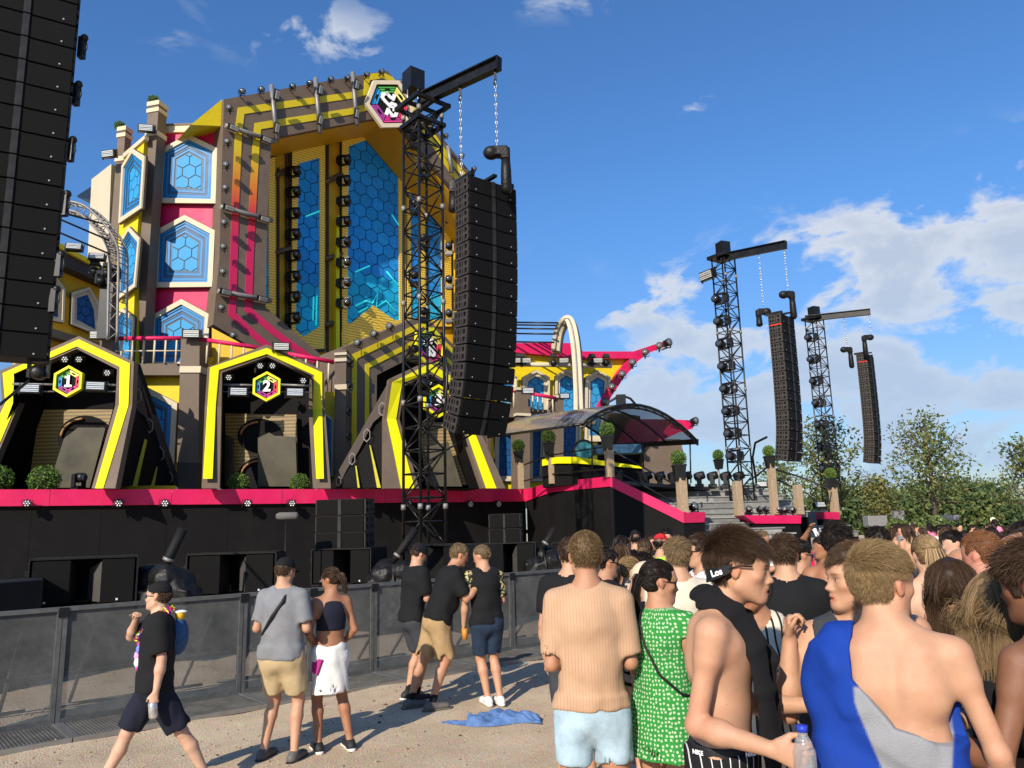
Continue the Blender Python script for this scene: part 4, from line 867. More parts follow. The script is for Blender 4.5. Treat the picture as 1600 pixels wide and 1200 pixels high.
strobe(at(373, 613, 27.6), (.3, -1, .1), 1.35, 'white faced strobe at the left in the middle portal'); strobe(at(461, 614, 27.6), (.3, -1, .1), 1.35, 'white faced strobe at the right in the middle portal')
strobe(at(150, 604, 26.2), (.35, -1, .05), 1.35, 'white faced strobe inside the leaning left portal, right side'); strobe(at(48, 608, 26.2), (.35, -1, .05), 1.35, 'white faced strobe inside the leaning left portal, next to the huge array')
for (x, y, D) in ((358, 590, 27.6), (474, 595, 27.6), (407, 572, 27.6), (426, 572, 27.6), (103, 562, 26.2), (125, 562, 26.2), (169, 583, 26.2), (670, 598, 28.3)):
    par(at(x, y, D), (.3, -1, -.2), .9, 'round multi lens lamp under a portal roof', 'lamps under the portal roofs')
medallion(at(108, 596.5, 26.0), (1, 0, 0), (.1, -1, .0), .56, 'hexagonal sign with a slim white numeral in the leaning left portal', YELB, '1')
medallion(at(417, 604.5, 27.3), (1, .15, 0), (.2, -1, .0), .55, 'hexagonal sign with a curved white numeral in the middle portal', YELB, '2')
medallion(at(684, 627, 27.9), (1, .5, 0), (.5, -1, .0), .62, 'hexagonal sign with a white numeral behind the near truss tower', YELB, '3')
# buttress wings with hexagon cut-outs
HXO = mat('hexagon_outline', (.22, .20, .18), .5)
def wing(t, tri, rim, hexes, strs, mtd=BLK):
    m = MB(); m.prism([at(*p) for p in tri], Vector((0, .35, 0))); w_ = obj('buttress', m, mtd, t)
    m = MB(); P = [at(x, y, D-.06) for x, y, D in rim]; m.prism(P, Vector((0, .4, 0))); obj('buttress_rim', m, BRND, w_)
    for (x, y, D, s, sk) in hexes:
        m = MB(); o = [at(x+s*.55*math.sin(R(60*k)), y-s*math.cos(R(60*k))+sk*math.sin(R(60*k)), D-.14) for k in range(6)]; c = sum(o, Vector((0, 0, 0)))/6; m.ring(o, shrink(o, c, .84), Vector((0, .04, 0))); obj('hexagon', m, HXO, w_)
    for s_ in strs:
        m = MB(); m.prism([at(x, y, D-.08) for x, y, D in s_], Vector((0, .1, 0))); obj('thin_stripe', m, mat('olive_stripe', (.42, .38, .03), .5), w_)
wing(pt1, [(207, 600, 26.7), (212, 566, 26.7), (276, 758, 29.0), (182, 758, 25.0)], [(207, 636, 26.7), (210, 566, 26.7), (276, 758, 29.0), (264, 756, 28.6), (243, 690, 28.0), (226, 650, 27.2)],
     [(214.5, 618, 26.9, 12, 1), (233, 665, 27.5, 12, 1), (250, 709, 28.2, 12, 1), (265, 746, 28.7, 9, 1)], [[(207, 637, 26.3), (210.5, 638, 26.3), (179, 760, 24.9), (174, 760, 24.9)], [(226, 686, 26.9), (228, 688, 26.9), (212, 760, 26.0), (207, 760, 26.0)], [(244, 726, 27.8), (245, 727, 27.8), (239, 760, 27.2), (235, 760, 27.2)]])
wing(pt3, [(609, 595, 28.5), (604, 655, 28.5), (626, 762, 27.0), (514, 762, 28.5)], [(609, 593, 28.4), (606, 640, 28.4), (583, 660, 28.4), (560, 705, 28.4), (541, 735, 28.4), (528, 762, 28.4), (514, 762, 28.4)],
     [(597, 639, 28.3, 11, -1), (573, 680, 28.3, 11, -1), (550, 717, 28.3, 10, -1), (529, 752, 28.3, 8, -1)], [[(600, 655, 28.0), (606, 655, 28.0), (632, 762, 26.9), (625, 762, 26.9)], [(577, 695, 28.2), (579, 696, 28.2), (595, 762, 27.2), (589, 762, 27.2)], [(555, 728, 28.2), (557, 728, 28.2), (562, 762, 27.6), (559, 762, 27.6)]])
for x in (122, 328, 505):
    q = SW.hit(x, 765, -.35); mover(Vector((q.x, q.y, 3.4+.5)), (1, -.3, 0), .0, .88, ['moving head on the stage edge right of the ball of portal one', 'moving head at the left foot of portal two', 'moving head at the right foot of portal two'][(122, 328, 505).index(x)])
# ---------------------------------------------------------------- LEFT WING (in shade) and its truss hoop
LWP = Plane(at(111, 457, 30.0), 62.0)
t = thing('left_wing', 'low ochre wing with pale window frames behind the near left line array', 'building', LWP.at(0, 3.4)+Vector((0, 0, 0)))
m = MB(); m.prism(pp(LWP, [(30, 360), (172, 435), (176, 600), (30, 600)]), -LWP.n*.4); obj('ochre_wall', m, YELD, t)
m = MB(); m.prism(pp(LWP, [(30, 355), (178, 432), (178, 450), (30, 385)], .6), -LWP.n*.8); obj('eave', m, BRND, t)
m = MB(); m.prism(pp(LWP, [(30, 345), (178, 425), (178, 432), (30, 354)], .75), -LWP.n*1.2); obj('roof_edge', m, YEL, t)
for px in ([(109, 507), (158, 527), (157, 480), (138, 449), (111, 457)], [(60, 497), (98, 505), (100, 452), (82, 428), (62, 432)]):
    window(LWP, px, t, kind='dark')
m = MB(); m.prism(pp(LWP, [(30, 497), (178, 543), (178, 552), (30, 512)], .5), -LWP.n*.6); obj('sill_band', m, BRN, t)
m = MB(); m.prism([at(188, 560, 29.6), at(100, 545, 28.5), at(100, 560, 28.5), at(188, 590, 29.6)], Vector((0, .5, 0))); obj('parapet', m, BRN, t)
m = MB(); m.prism([at(156, 525, 30), at(174, 522, 30), at(176, 600, 30), at(156, 600, 30)], Vector((0, .6, 0))); obj('pier', m, BRN, t)
strobe(at(116, 387, 27.5), (.3, -1, .3), 1.2, 'small pink tinted flood light on the roof edge of the left wing, nearer the array'); strobe(at(152, 402, 28.2), (.3, -1, .3), 1.2, 'small pink tinted flood light on the roof edge of the left wing, nearer the hoop')
m = MB(); m.box(at(169, 488, 28.8), (.5, .5, 2.2)); q = tag(obj('truss_column', m, BLKM), 'short black column beneath the lamp cluster of the left hoop', 'column')
for (x, y) in ((148, 425), (168, 428), (158, 440), (180, 432)): mover(at(x, y, 28.4), (.3, -1, 0), .5, .8, 'moving head in the cluster under the left hoop', 'lamps under the left hoop', hang=True)
def hoop(name, pts, w_, label, n, outer=CRM):
    """curved ladder truss: two chords and rungs; pts list of (x,y,D)"""
    P = [at(*p) for p in pts]; t = thing(name, label, 'arch truss', Vector((P[-1].x, P[-1].y, P[-1].z)))
    fine = []
    for i in range(len(P)-1):
        a, b, c, d = P[max(i-1, 0)], P[i], P[i+1], P[min(i+2, len(P)-1)]
        for k in range(4):
            s = k/4; fine.append(.5*((2*b)+(-a+c)*s+(2*a-5*b+4*c-d)*s*s+(-a+3*b-3*c+d)*s**3))
    fine.append(P[-1]); bk = Vector((.12, w_, 0)); inn = []
    C_ = sum(P, Vector((0, 0, 0)))/len(P)
    for k, p in enumerate(fine):
        tt = (fine[min(k+1, len(fine)-1)]-fine[max(k-1, 0)]).normalized(); nn = tt.cross(Vector((0, 1, 0))).normalized()
        if nn.dot(C_-p) < 0: nn = -nn
        inn.append(p+nn*w_*.8)
    for nm, q in (('outer_chord', fine), ('inner_chord', inn), ('outer_chord', [p+bk for p in fine]), ('inner_chord', [p+bk for p in inn])):
        m = MB(); m.tube(q, .05, 6); obj(nm, m, outer, t)
    m = MB()
    for k in range(0, len(fine)-1):
        m.tube([fine[k], inn[k+1]] if k % 2 else [inn[k], fine[k+1]], .022, 4); m.tube([fine[k], fine[k]+bk], .022, 4); m.tube([inn[k], inn[k]+bk], .022, 4)
    obj('lattice', m, outer, t); return t
hoop('truss_hoop', [(92, 312, 27.5), (127, 319, 27.6), (150, 336, 27.7), (170, 359, 27.8), (183, 384, 27.9), (185, 410, 28), (184, 470, 28), (183, 530, 28)], .45, 'grey ladder truss hoop curving from the left line array down to the terrace', 8, GREY)
HP2 = [(861, 548, 37.6), (865, 519, 37.3), (874, 500, 36.9), (886, 492, 36.5), (897, 500, 36.1), (904, 528, 35.9), (908, 570, 35.8), (911, 640, 35.7)]; t = thing('cream_hoop', 'thick cream hoop standing before the right wing roof', 'arch', at(911, 640, 35.7)); P = [at(*p) for p in HP2]; fine = []
for i in range(len(P)-1):
    a, b, c, d = P[max(i-1, 0)], P[i], P[i+1], P[min(i+2, len(P)-1)]
    fine += [.5*((2*b)+(-a+c)*q+(2*a-5*b+4*c-d)*q*q+(-a+3*b-3*c+d)*q**3) for q in (0, .2, .4, .6, .8)]
fine.append(P[-1]); CC_ = Vector((P[3].x-.1, P[3].y+.5, P[5].z-1)); inn = [p+(Vector((CC_.x, p.y, max(min(p.z-.05, CC_.z+2), p.z-9)))-p).normalized()*.42 for p in fine]
inn = [Vector((q.x, q.y, q.z)) for q in inn]; band('cream_face', fine, inn, Vector((.08, .35, 0)), CRM, t); band('dark_edge', [p+Vector((.1, .36, 0)) for p in fine], [p+Vector((.1, .36, 0)) for p in inn], Vector((.06, .3, 0)), BLKM, t)
m = MB(); m.tube([p.lerp(q, .5)-Vector((.01, .03, 0)) for p, q in zip(fine, inn)], .035, 5); obj('groove', m, GREY, t)
for k, (y0, y1) in enumerate(((334, 347), (345, 371), (366, 393))):
    tag(rail('cable', [at(92, y0-3, 26), at(166+k*3, y1+4, 27.9)], .035, 'x', BLKM, 'cable'), 'black cable stretched from the left array to the grey hoop, %s of three' % ('highest', 'middle', 'lowest')[k], 'cable')
for k, y in enumerate((503.5, 507.5, 513, 521, 534)):
    tag(rail('cable', [at(796, y, 38), at(872-k*1.5, y+1, 37)], .045, 'x', BLKM, 'cable'), 'black cable from the big arch to the cream hoop', 'cable', 'cables to the cream hoop')
# ---------------------------------------------------------------- RIGHT WING
WP_ = Plane(at(800, 540, 38.5), 22.0)
rw = thing('right_wing', 'yellow wing with pointed windows and a pink upswept roof', 'building', Vector((WP_.hit(860, 760).x, WP_.hit(860, 760).y, 3.4)))
m = MB(); m.prism(pp(WP_, [(780, 545), (985, 557), (967, 582), (947, 615), (935, 640), (932, 765), (780, 765)]), -WP_.n*1.2); obj('yellow_wall', m, YEL, rw)
m = MB(); m.prism(pp(WP_, [(790, 536), (900, 536), (911, 549), (990, 549), (1035, 534), (1040, 541), (1015, 551), (997, 564), (975, 590), (957, 617), (944, 640), (931, 640), (947, 612), (967, 580), (984, 560), (912, 560), (790, 549)], .35), -WP_.n*.7); obj('pink_roof', m, PNK, rw)
m = MB(); m.prism([WP_.hit(790, 536, .30), WP_.hit(900, 536, .30), WP_.hit(900, 536, -2.4)+Vector((0, 0, -.2)), WP_.hit(790, 536, -2.4)+Vector((0, 0, -.2))], Vector((0, 0, -.2))); obj('roof_deck', m, PNK, rw)
for x, y in ((1030, 541), (1008, 551), (988, 567), (972, 585), (956, 605), (945, 628)):
    spot(WP_.hit(x, y, .7), (-.1, -1, .1), 1.5, 'round white lamp set in the sweep of the pink roof', 'lamps along the pink roof sweep')
spot(WP_.hit(1042, 536, .5), (.7, -1, .1), 1.8, 'black lamp on the very tip of the pink roof')
for px, kd in (([(815, 655), (858, 657), (858, 590), (837, 578), (816, 590)], 'p'), ([(866, 658), (904, 660), (904, 588), (884, 577), (867, 588)], 'p'), ([(913, 690), (946, 690), (953, 590), (933, 579), (914, 590)], 'p'), ([(780, 655), (806, 656), (807, 590), (797, 583), (780, 590)], 'p')):
    window(WP_, px, rw, kind='mid' if False else 'p')
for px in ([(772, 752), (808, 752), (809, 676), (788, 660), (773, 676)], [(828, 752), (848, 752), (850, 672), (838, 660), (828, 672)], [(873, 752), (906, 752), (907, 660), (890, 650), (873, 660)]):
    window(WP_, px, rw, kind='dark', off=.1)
m = MB(); m.prism(pp(WP_, [(780, 637), (872, 641), (872, 655), (780, 651)], 1.6), -WP_.n*1.5); obj('balcony', m, BRN, rw)
m = MB(); m.prism(pp(WP_, [(905, 655), (932, 656), (930, 663), (905, 662)], .2), -WP_.n*.2); obj('sill_band', m, CRM, rw)
for (x0, x1, y0, y1) in ((808, 829, 604, 765), (868, 881, 616, 765)):
    m = MB(); m.prism(pp(WP_, [(x0, y0), (x1, y0+1), (x1-1, y1), (x0+2, y1)], 1.9), -WP_.n*.9); cp = obj('pier', m, BRN, rw)
    for yc in (y0+1, y0+41 if y0 == 604 else y0+34):
        m = MB(); m.prism(pp(WP_, [(x0-.8, yc), (x1+.8, yc+1), (x1+.8, yc+5), (x0-.8, yc+4)], 2.0), -WP_.n*1.05); obj('cream_band', m, CRM, cp)
railing((780, 607), (808, 612), 3, 637, 638, 'short stretch of railing between the line array and the balcony pier', 36.8, 36.8, False)
railing((829, 615), (868, 622), 5, 642, 646, 'railing of the right wing balcony between two piers', 36.9, 37.2, False)
m = MB(); m.tube([WP_.hit(795, 569, .9), WP_.hit(955, 572, .9)], .12, 6); obj('lamp_bar', m, CRM, rw)
for k, x in enumerate((803, 812, 865, 895, 925, 944)): mover(WP_.hit(x+(k % 2)*3, 567, 1.3), (.0, -1, 0), .3, .85, 'moving head on the pale bar under the right wing roof', 'moving heads under the right wing roof', hang=True)
for x in (806, 822, 881, 934): strobe(WP_.hit(x, 563, 1.5), (0, -1, -.2), 1.1, 'flood light on the pale bar under the right wing roof', 'flood lights under the right wing roof')
strobe(at(825, 611, 36), (.1, -1, 0), 1.2, 'flood light on top of the wider balcony pier'); strobe(at(882, 619, 36), (.1, -1, 0), 1.0, 'flood light on top of the narrow balcony pier')
# second pink roof tip, seen beyond the canopy, and its dark gable
WQ = Plane(at(1050, 660, 46), 15.0)
t = thing('far_wing', 'far brown gable with a pink roof tip seen beyond the booth canopy', 'building', Vector((WQ.hit(1000, 760).x, WQ.hit(1000, 760).y, 3.4)))
m = MB(); m.prism(pp(WQ, [(960, 700), (985, 655), (1050, 655), (1080, 657), (1086, 662), (1082, 670), (1060, 676), (1030, 690), (1000, 700)]), -WQ.n*.8); obj('pink_roof', m, PNK, t)
m = MB(); m.prism(pp(WQ, [(1000, 760), (1008, 700), (1036, 686), (1063, 686), (1068, 707), (1068, 760)], .3), -WQ.n*1.4); obj('brown_gable', m, BRN, t)
m = MB(); m.prism(pp(WQ, [(880, 760), (885, 690), (930, 640), (1000, 650), (1010, 700), (1000, 760)], -.3), -WQ.n*1.4); obj('dark_hall', m, BLK, t)
spot(WQ.hit(1084, 658, .5), (.7, -1, .1), 1.8, 'black lamp on the far pink roof tip')
# ---------------------------------------------------------------- BOOTH and canopy
t = thing('dj_booth', 'black booth with a bright yellow rim under the curved canopy', 'booth', Vector((at(900, 760, 27.5).x, 27.5, 3.4)))
rimT = [(847, 718, 29), (870, 713.5, 28.2), (902, 714, 27.4), (1004, 729, 28)]; rimB = [(847, 728, 29), (870, 724, 28.2), (902, 724, 27.4), (1003, 732, 28)]
band('yellow_rim', [at(*p) for p in rimT], [at(*p) for p in rimB], Vector((.1, .9, 0)), YELB, t)
m = MB()
for a, b in zip(rimB[:-1], rimB[1:]):
    A, B = at(a[0], a[1], a[2]+.15), at(b[0], b[1], b[2]+.15); m.prism([A, B, Vector((B.x, B.y, 3.4)), Vector((A.x, A.y, 3.4))], Vector((.08, .6, 0)))
obj('counter', m, BLK, t)
m = MB(); m.box(at(960, 707, 28.6)+Vector((0, 0, .1)), (1.9, .7, .32)); obj('control_desk', m, mat('desk_blue', (.04, .11, .2), .4, var=.5, scale=8), t)
m = MB(); c = at(912, 704, 28.3); m.lathe(c, (0, -1, .1), [(0, .36), (.18, .36), (.2, .3)], 20); obj('round_fan', m, mat('fan_teal', (.05, .25, .28), .4, var=.5, scale=9), t)
m = MB(); m.ring([c+Vector((math.cos(a)*.40, -.2, math.sin(a)*.40)) for a in np.linspace(0, 5.9, 16)], [c+Vector((math.cos(a)*.33, -.2, math.sin(a)*.33)) for a in np.linspace(0, 5.9, 16)], (0, .25, 0)); obj('fan_ring', m, BLKM, t)
FILM = bpy.data.materials.new('canopy_film'); FILM.use_nodes = True; n_ = FILM.node_tree; p_ = n_.nodes['Principled BSDF']
p_.inputs['Base Color'].default_value = (.22, .215, .21, 1); p_.inputs['Roughness'].default_value = .12; trn = N(n_, 'ShaderNodeBsdfTransparent'); trn.inputs[0].default_value = (.86, .86, .87, 1)
mxs = N(n_, 'ShaderNodeMixShader'); lw2 = N(n_, 'ShaderNodeLayerWeight', i_Blend=.35); nn_ = N(n_, 'ShaderNodeTexNoise', i_Scale=2.5, i_Detail=4.0)
L(n_, mth(n_, 'ADD', mth(n_, 'MULTIPLY', lw2.outputs['Facing'], .62), mth(n_, 'MULTIPLY', nn_.outputs[0], .22), clamp=True), mxs.inputs[0]); L(n_, trn.outputs[0], mxs.inputs[1]); L(n_, p_.outputs[0], mxs.inputs[2]); L(n_, mxs.outputs[0], n_.nodes['Material Output'].inputs[0])
cn = thing('canopy', 'curved see-through canopy on black arched ribs over the booth', 'canopy', Vector((at(950, 760, 27).x, 27, 3.4)))
def arc(F1, F2, h, n=15): return [F1.lerp(F2, k/(n-1))+Vector((0, 0, 1))*(h*4*(k/(n-1))*(1-k/(n-1))) for k in range(n)]
A1, A2 = at(908, 663, 25.2), at(1090, 690, 28.6); B1, B2 = at(762, 683, 29.5), at(958, 697, 33.5)
ribs = [arc(A1.lerp(B1, s), A2.lerp(B2, s), 1.0+.1*s) for s in (0, .33, .66, 1)]
for i, rb in enumerate(ribs):
    m = MB(); m.tube(rb, .05 if i in (0, 3) else .035, 6)
    if i == 0:
        low = [p-Vector((0, 0, .13)) for p in rb]; m.tube(low, .035, 6)
        for k in range(14): m.tube([rb[k], low[k+1]], .015, 4)
    obj('arched_rib', m, BLKM, cn)
for i in range(3):
    m = MB(); n = 15; a, b = ribs[i], ribs[i+1]; q = Vector((0, 0, .03)); m.add([p+q for p in a]+[p+q for p in b]+[p+q*1.5 for p in a]+[p+q*1.5 for p in b], [(k, k+1, n+k+1, n+k) for k in range(n-1)]+[(2*n+k, 3*n+k, 3*n+k+1, 2*n+k+1) for k in range(n-1)], 0, True); obj('film_sheet', m, FILM, cn)
m = MB(); m.tube([A1, B1], .05, 6); obj('eave_beam', m, BLKM, cn)
m = MB(); m.box((A2+B2)/2, (.10, (A2-B2).length, .20), (A2-B2).to_track_quat('Y', 'Z').to_matrix()); obj('eave_beam', m, BLKM, cn)
m = MB(); R1 = ribs[0][7]; R2 = ribs[3][7]; m.tube([R1, R2], .035, 6); obj('ridge_tube', m, BLKM, cn)
for (x, y0, y1, D) in ((924, 655, 735, 26), (1078, 688, 755, 28.8), (772, 684, 755, 29.6), (1004, 690, 730, 30)):
    m = MB(); m.tube([at(x, y0, D), at(x+1.5, y1, D)], .03, 6); obj('leg', m, BLKM, cn)
m = MB(); m.tube([at(x, y, 30) for x, y in ((944, 640), (950, 629), (962, 622), (975, 619), (985, 623), (993, 632))], .05, 5); m.box(at(970, 626, 30), (.35, .35, .45)); obj('cable_tray', m, BLKM, cn)
# ================================================================ TRUSS TOWERS, LINE ARRAYS
RIGM = mat('truss_black', (.010, .0095, .0095), .38, .2, var=.2, dust=.05)
def truss_tower(name, label, c, H, w_, rot, z0=0.0, lev=.52, cr=.034):
    t = thing(name, label, 'truss tower', (c.x, c.y, z0)); rm = Matrix.Rotation(rot, 3, 'Z')
    cs = [rm @ Vector((sx*w_/2, sy*w_/2, 0)) for sx, sy in ((-1, -1), (1, -1), (1, 1), (-1, 1))]
    m = MB(); m.tube([Vector((0, 0, 0)), Vector((0, 0, H))], cr, 8); ch = m.mesh('chord', RIGM)
    for q in cs: inst('chord', ch, t, loc=q)
    n = max(1, int(H/lev)); dz = H/n; L_ = math.hypot(w_, dz)
    m = MB(); m.tube([Vector((0, 0, 0)), Vector((0, 0, L_))], cr*.62, 5); dm = m.mesh('brace', RIGM)
    m = MB(); m.tube([Vector((0, 0, 0)), Vector((0, 0, w_))], cr*.6, 5); hm = m.mesh('rung', RIGM)
    for k in range(n):
        for f in range(4):
            a = cs[f]; b = cs[(f+1) % 4]
            if (k+f) % 2: a, b = b, a
            A = a+Vector((0, 0, k*dz)); B = b+Vector((0, 0, (k+1)*dz)); o = inst('brace', dm, t, loc=A); o.rotation_euler = (B-A).to_track_quat('Z', 'Y').to_euler()
            A = cs[f]+Vector((0, 0, k*dz)); B = cs[(f+1) % 4]+Vector((0, 0, k*dz)); o = inst('rung', hm, t, loc=A); o.rotation_euler = (B-A).to_track_quat('Z', 'Y').to_euler()
    m = MB()
    for k in range(int(H/2.4)+1):
        for q in cs: m.lathe(q+Vector((0, 0, k*2.4)), (0, 0, 1), [(0, cr*1.7), (.12, cr*1.7)], 8)
    ORG_ = ORG[t.name]; o = inst('joint_sleeve', m.mesh('joint_sleeve', GREY), t); return t, cs
def ibeam(t, A, B, h=.30, w_=.18):
    d = (B-A); rm = d.to_track_quat('Y', 'Z').to_matrix(); c = (A+B)/2; ln = d.length; m = MB()
    m.box(c+Vector((0, 0, h/2)), (w_, ln, .03), rm); m.box(c-Vector((0, 0, h/2)), (w_, ln, .03), rm); m.box(c, (.025, ln, h-.03), rm); m.box(B-d.normalized()*.01, (w_, .02, h), rm); return obj('beam', m, RIGM, t)
CHN = mat('chain_steel', (.55, .54, .50), .35, .85, var=.2)
def chain(A, B, label):
    m = MB(); n = max(4, int((A-B).length/.11)); 
    for k in range(n):
        p = A.lerp(B, (k+.5)/n); ax = Vector((1, 0, 0)) if k % 2 else Vector((0, 1, 0)); q = (A-B).length/n*.62
        ring = [p+ax*(math.cos(a)*.022)+Vector((0, 0, math.sin(a)*q)) for a in np.linspace(0, 2*math.pi, 7)[:-1]]; m.tube(ring+[ring[0]], .009, 4, caps=False)
    return tag(obj('chain', m, CHN), label, 'chain')
def array_box_meshes(W_=1.32, H_=.375, Dp=.56):
    """cabinet facing -Y: body, two grilles, centre divider, side rigging plates with port cut-outs"""
    m = MB(); m.prism([Vector((-W_/2+.01, -Dp/2+.03, H_/2)), Vector((W_/2-.01, -Dp/2+.03, H_/2)), Vector((W_/2-.06, Dp/2, H_/2-.03)), Vector((-W_/2+.06, Dp/2, H_/2-.03))], Vector((0, 0, -H_+.02))); body = m.mesh('cabinet', SPK)
    m = MB(); m.box((0, 0, 0), (W_/2-.06, .04, H_-.03)); gr = m.mesh('grille', GRIL)
    m = MB(); m.prism([Vector((-.045, -.02, H_/2-.01)), Vector((.045, -.02, H_/2-.01)), Vector((.03, .05, H_/2-.01)), Vector((-.03, .05, H_/2-.01))], Vector((0, 0, -H_+.025))); dv = m.mesh('divider', mat('divider_grey', (.018, .0175, .017), .5, dust=.06))
    m = MB(); hh = H_-.03; dd = Dp-.06; tk = .03
    # plate with square ports: bars around 2 x 3 openings
    zs = [(-hh/2, -hh/2+.045), (-.03, .03), (hh/2-.045, hh/2)]; ys = [(-dd/2, -dd/2+.06), (-dd/2+.15, -dd/2+.20), (-.02, .03), (dd/2-.16, dd/2-.11), (dd/2-.05, dd/2)]
    for a, b in zs: m.box((0, 0, (a+b)/2), (tk, dd, b-a))
    for a, b in ys: m.box((.003, (a+b)/2, 0), (tk, b-a, hh))
    sp = m.mesh('rigging_plate', mat('rigging_brown', (.034, .028, .024), .55, .1, dust=.06))
    m = MB(); m.lathe((0, 0, 0), (0, -1, 0), [(0, .016), (.006, .014)], 8); lg = m.mesh('badge', mat('badge_grey', (.3, .3, .3), .4))
    return body, gr, dv, sp, lg
AB = array_box_meshes()
RED_ = mat('red_strap', (.5, .03, .02), .6)
def line_array(top, nrm, n, label, curve, H_=.375, Dp=.56, W_=1.32, group=None, tag_red=False, start=0, sc=1.0):
    """hang n cabinets from top centre; curve(i) = downward tilt in degrees of cabinet i"""
    nv = Vector((nrm[0], nrm[1], 0)).normalized(); yaw = math.atan2(nv.x, -nv.y); body, gr, dv, sp, lg = AB
    pos = Vector(top); t = thing('line_array', label, 'line array', pos-Vector((0, 0, n*H_*sc)), group); O = ORG[t.name]; t.scale = (1, 1, 1)
    P = pos.copy(); last = None
    for i in range(n):
        th = R(curve(i)); down = Vector((0, 0, -1))*math.cos(th) - nv*math.sin(th)
        c = P+down*H_/2*sc; rm = Matrix.Rotation(yaw, 3, 'Z') @ Matrix.Rotation(th, 3, 'X')
        e = rm.to_euler(); b = inst('cabinet', body, t, loc=c-O, rot=e, sc=(sc,)*3)
        for sx in (-1, 1):
            inst('grille', gr, b, loc=(sx*(W_/4+.012), -Dp/2+.02, 0)); inst('badge', lg, b, loc=(sx*(W_/4+.15), -Dp/2-.003, -H_/2+.07)); inst('rigging_plate', sp, b, loc=(sx*(W_/2+.003), .0, 0), sc=(sx, 1, 1))
        inst('divider', dv, b, loc=(0, -Dp/2+.0, 0)); P = P+down*H_*sc; last = c
    if tag_red: m = MB(); m.box(Vector(top)+Matrix.Rotation(yaw, 3, 'Z') @ Vector((-W_*.51, -Dp*.05, -.42)), (.03, Dp*.8, .05), Matrix.Rotation(yaw, 3, 'Z')); obj('red_strap', m, RED_, t)
    # bumper frame on top
    m = MB(); rm = Matrix.Rotation(yaw, 3, 'Z'); m.box(Vector(top)+Vector((0, 0, .06)), (W_*.94*sc, .12, .09), rm)
    for sx in (-1, 1): m.box(Vector(top)+rm @ Vector((sx*W_*.42*sc, .05, .06)), (.10, Dp*1.15*sc, .10), rm)
    m.box(Vector(top)+rm @ Vector((0, .0, .12)), (.1, Dp*1.3*sc, .06), rm); obj('bumper_frame', m, RIGM, t)
    return t, P
FAB = mat('rain_cover', (.006, .0055, .0055), .5, var=.3, scale=6, bump=.6, bscale=14)
def hoist(p, label, bag=(.0, 0), s=1.0, mirror=1, bagh=.85):
    """chain hoist in a rain cover with its hanging chain bag"""
    t = thing('chain_hoist', label, 'hoist', p-Vector((0, 0, .4*s))); m = MB()
    m.sphere(p-Vector((.12*mirror*s, 0, .01)), .19*s, 12, 8, sc=(1.0, .8, .85)); m.box(p+Vector((.06*mirror*s, 0, .0)), (.36*s, .24*s, .22*s)); m.box(p+Vector((.20*mirror*s, 0, -.06*s)), (.2*s, .22*s, .26*s)); o = obj('motor_cover', m, FAB, t)
    md = o.modifiers.new('remesh', 'REMESH'); md.mode = 'VOXEL'; md.voxel_size = .022; md.use_smooth_shade = True
    m = MB(); q = p+Vector((.20*mirror*s, 0, -.15*s)); m.tube([q, q+Vector((0, 0, -.3*s)), q+Vector((0, 0, -bagh*s*.9)), q+Vector((0, 0, -bagh*s))], [.10*s, .12*s, .13*s, .07*s], 10); obj('chain_bag', m, FAB, t); return t
# ---- nearest centre tower
T1c = at(663, 752, 17.6)
tow, cs = truss_tower('truss_tower', 'nearest black truss tower rising through the middle of the picture', T1c, at(662, 172, 17.6).z, .68, R(41))
zt = at(662, 172, 17.6).z
m = MB(); HF_ = Matrix.Rotation(R(41), 3, 'Z')
for w_, z_ in ((.92, zt+.06), (.74, zt-.45)):
    for sx in (-1, 0, 1): m.box(Vector((T1c.x, T1c.y, z_))+HF_ @ Vector((sx*w_/2, 0, 0)), (.09, w_+.1, .1), HF_); m.box(Vector((T1c.x, T1c.y, z_+.003))+HF_ @ Vector((0, sx*w_/2, 0)), (w_+.1, .08, .09), HF_)
obj('head_frame', m, RIGM, tow)
BE = at(780, 98, 15.9); BS = at(652, 158, 17.7); ibeam(tow, BS, BE)
m = MB(); c = at(646, 128, 17.7); m.box(c, (.42, .42, .56), Matrix.Rotation(R(38), 3, 'Z')); obj('counterweight_box', m, BLKP, tow, bevel=.01)
m = MB()
for dx in (-.13, .13):
    for dy in (-.13, .13): m.tube([c+Vector((dx, dy, -.25)), Vector((c.x+dx, c.y+dy, zt+.1))], .02, 6)
obj('box_legs', m, STEEL, tow)
def on_beam(px):
    f = (px-652)/(780-652); return BS.lerp(BE, f)-Vector((0, 0, .16))
ca = on_beam(722); cb = on_beam(774)
a1top = at(759, 291, 16.3)
chain(ca, Vector((ca.x, ca.y, a1top.z+.25)), 'chain from the near beam down to the array, nearer the tower'); hb = at(776, 238, 16.0); chain(cb, Vector((cb.x, cb.y, hb.z+.1)), 'outer chain from the tip of the near beam')
for p, lb in ((ca, 'hook at the top of the inner chain of the near beam'), (cb, 'hook at the top of the outer chain of the near beam')):
    m = MB(); m.box(p-Vector((0, 0, .12)), (.06, .06, .22)); m.tube([p-Vector((0, 0, .22)), p-Vector((.04, 0, .3)), p-Vector((0, 0, .38))], .02, 6); tag(obj('hook', m, BLKM), lb, 'hook')
hoist(hb, 'hooded chain hoist with hanging bag above the near line array', s=1.0)
hoist(at(722, 290, 16.6), 'hooded chain hoist at the inner corner of the near array top', s=1.0, bagh=.5, mirror=-1)
rig, tail = line_array(a1top, (math.sin(R(39)), -math.cos(R(39)), 0), 15, 'big near line array hanging beside the nearest truss tower', lambda i: 0.5+max(0, (i-3))*.9+max(0, i-10)*2.8)
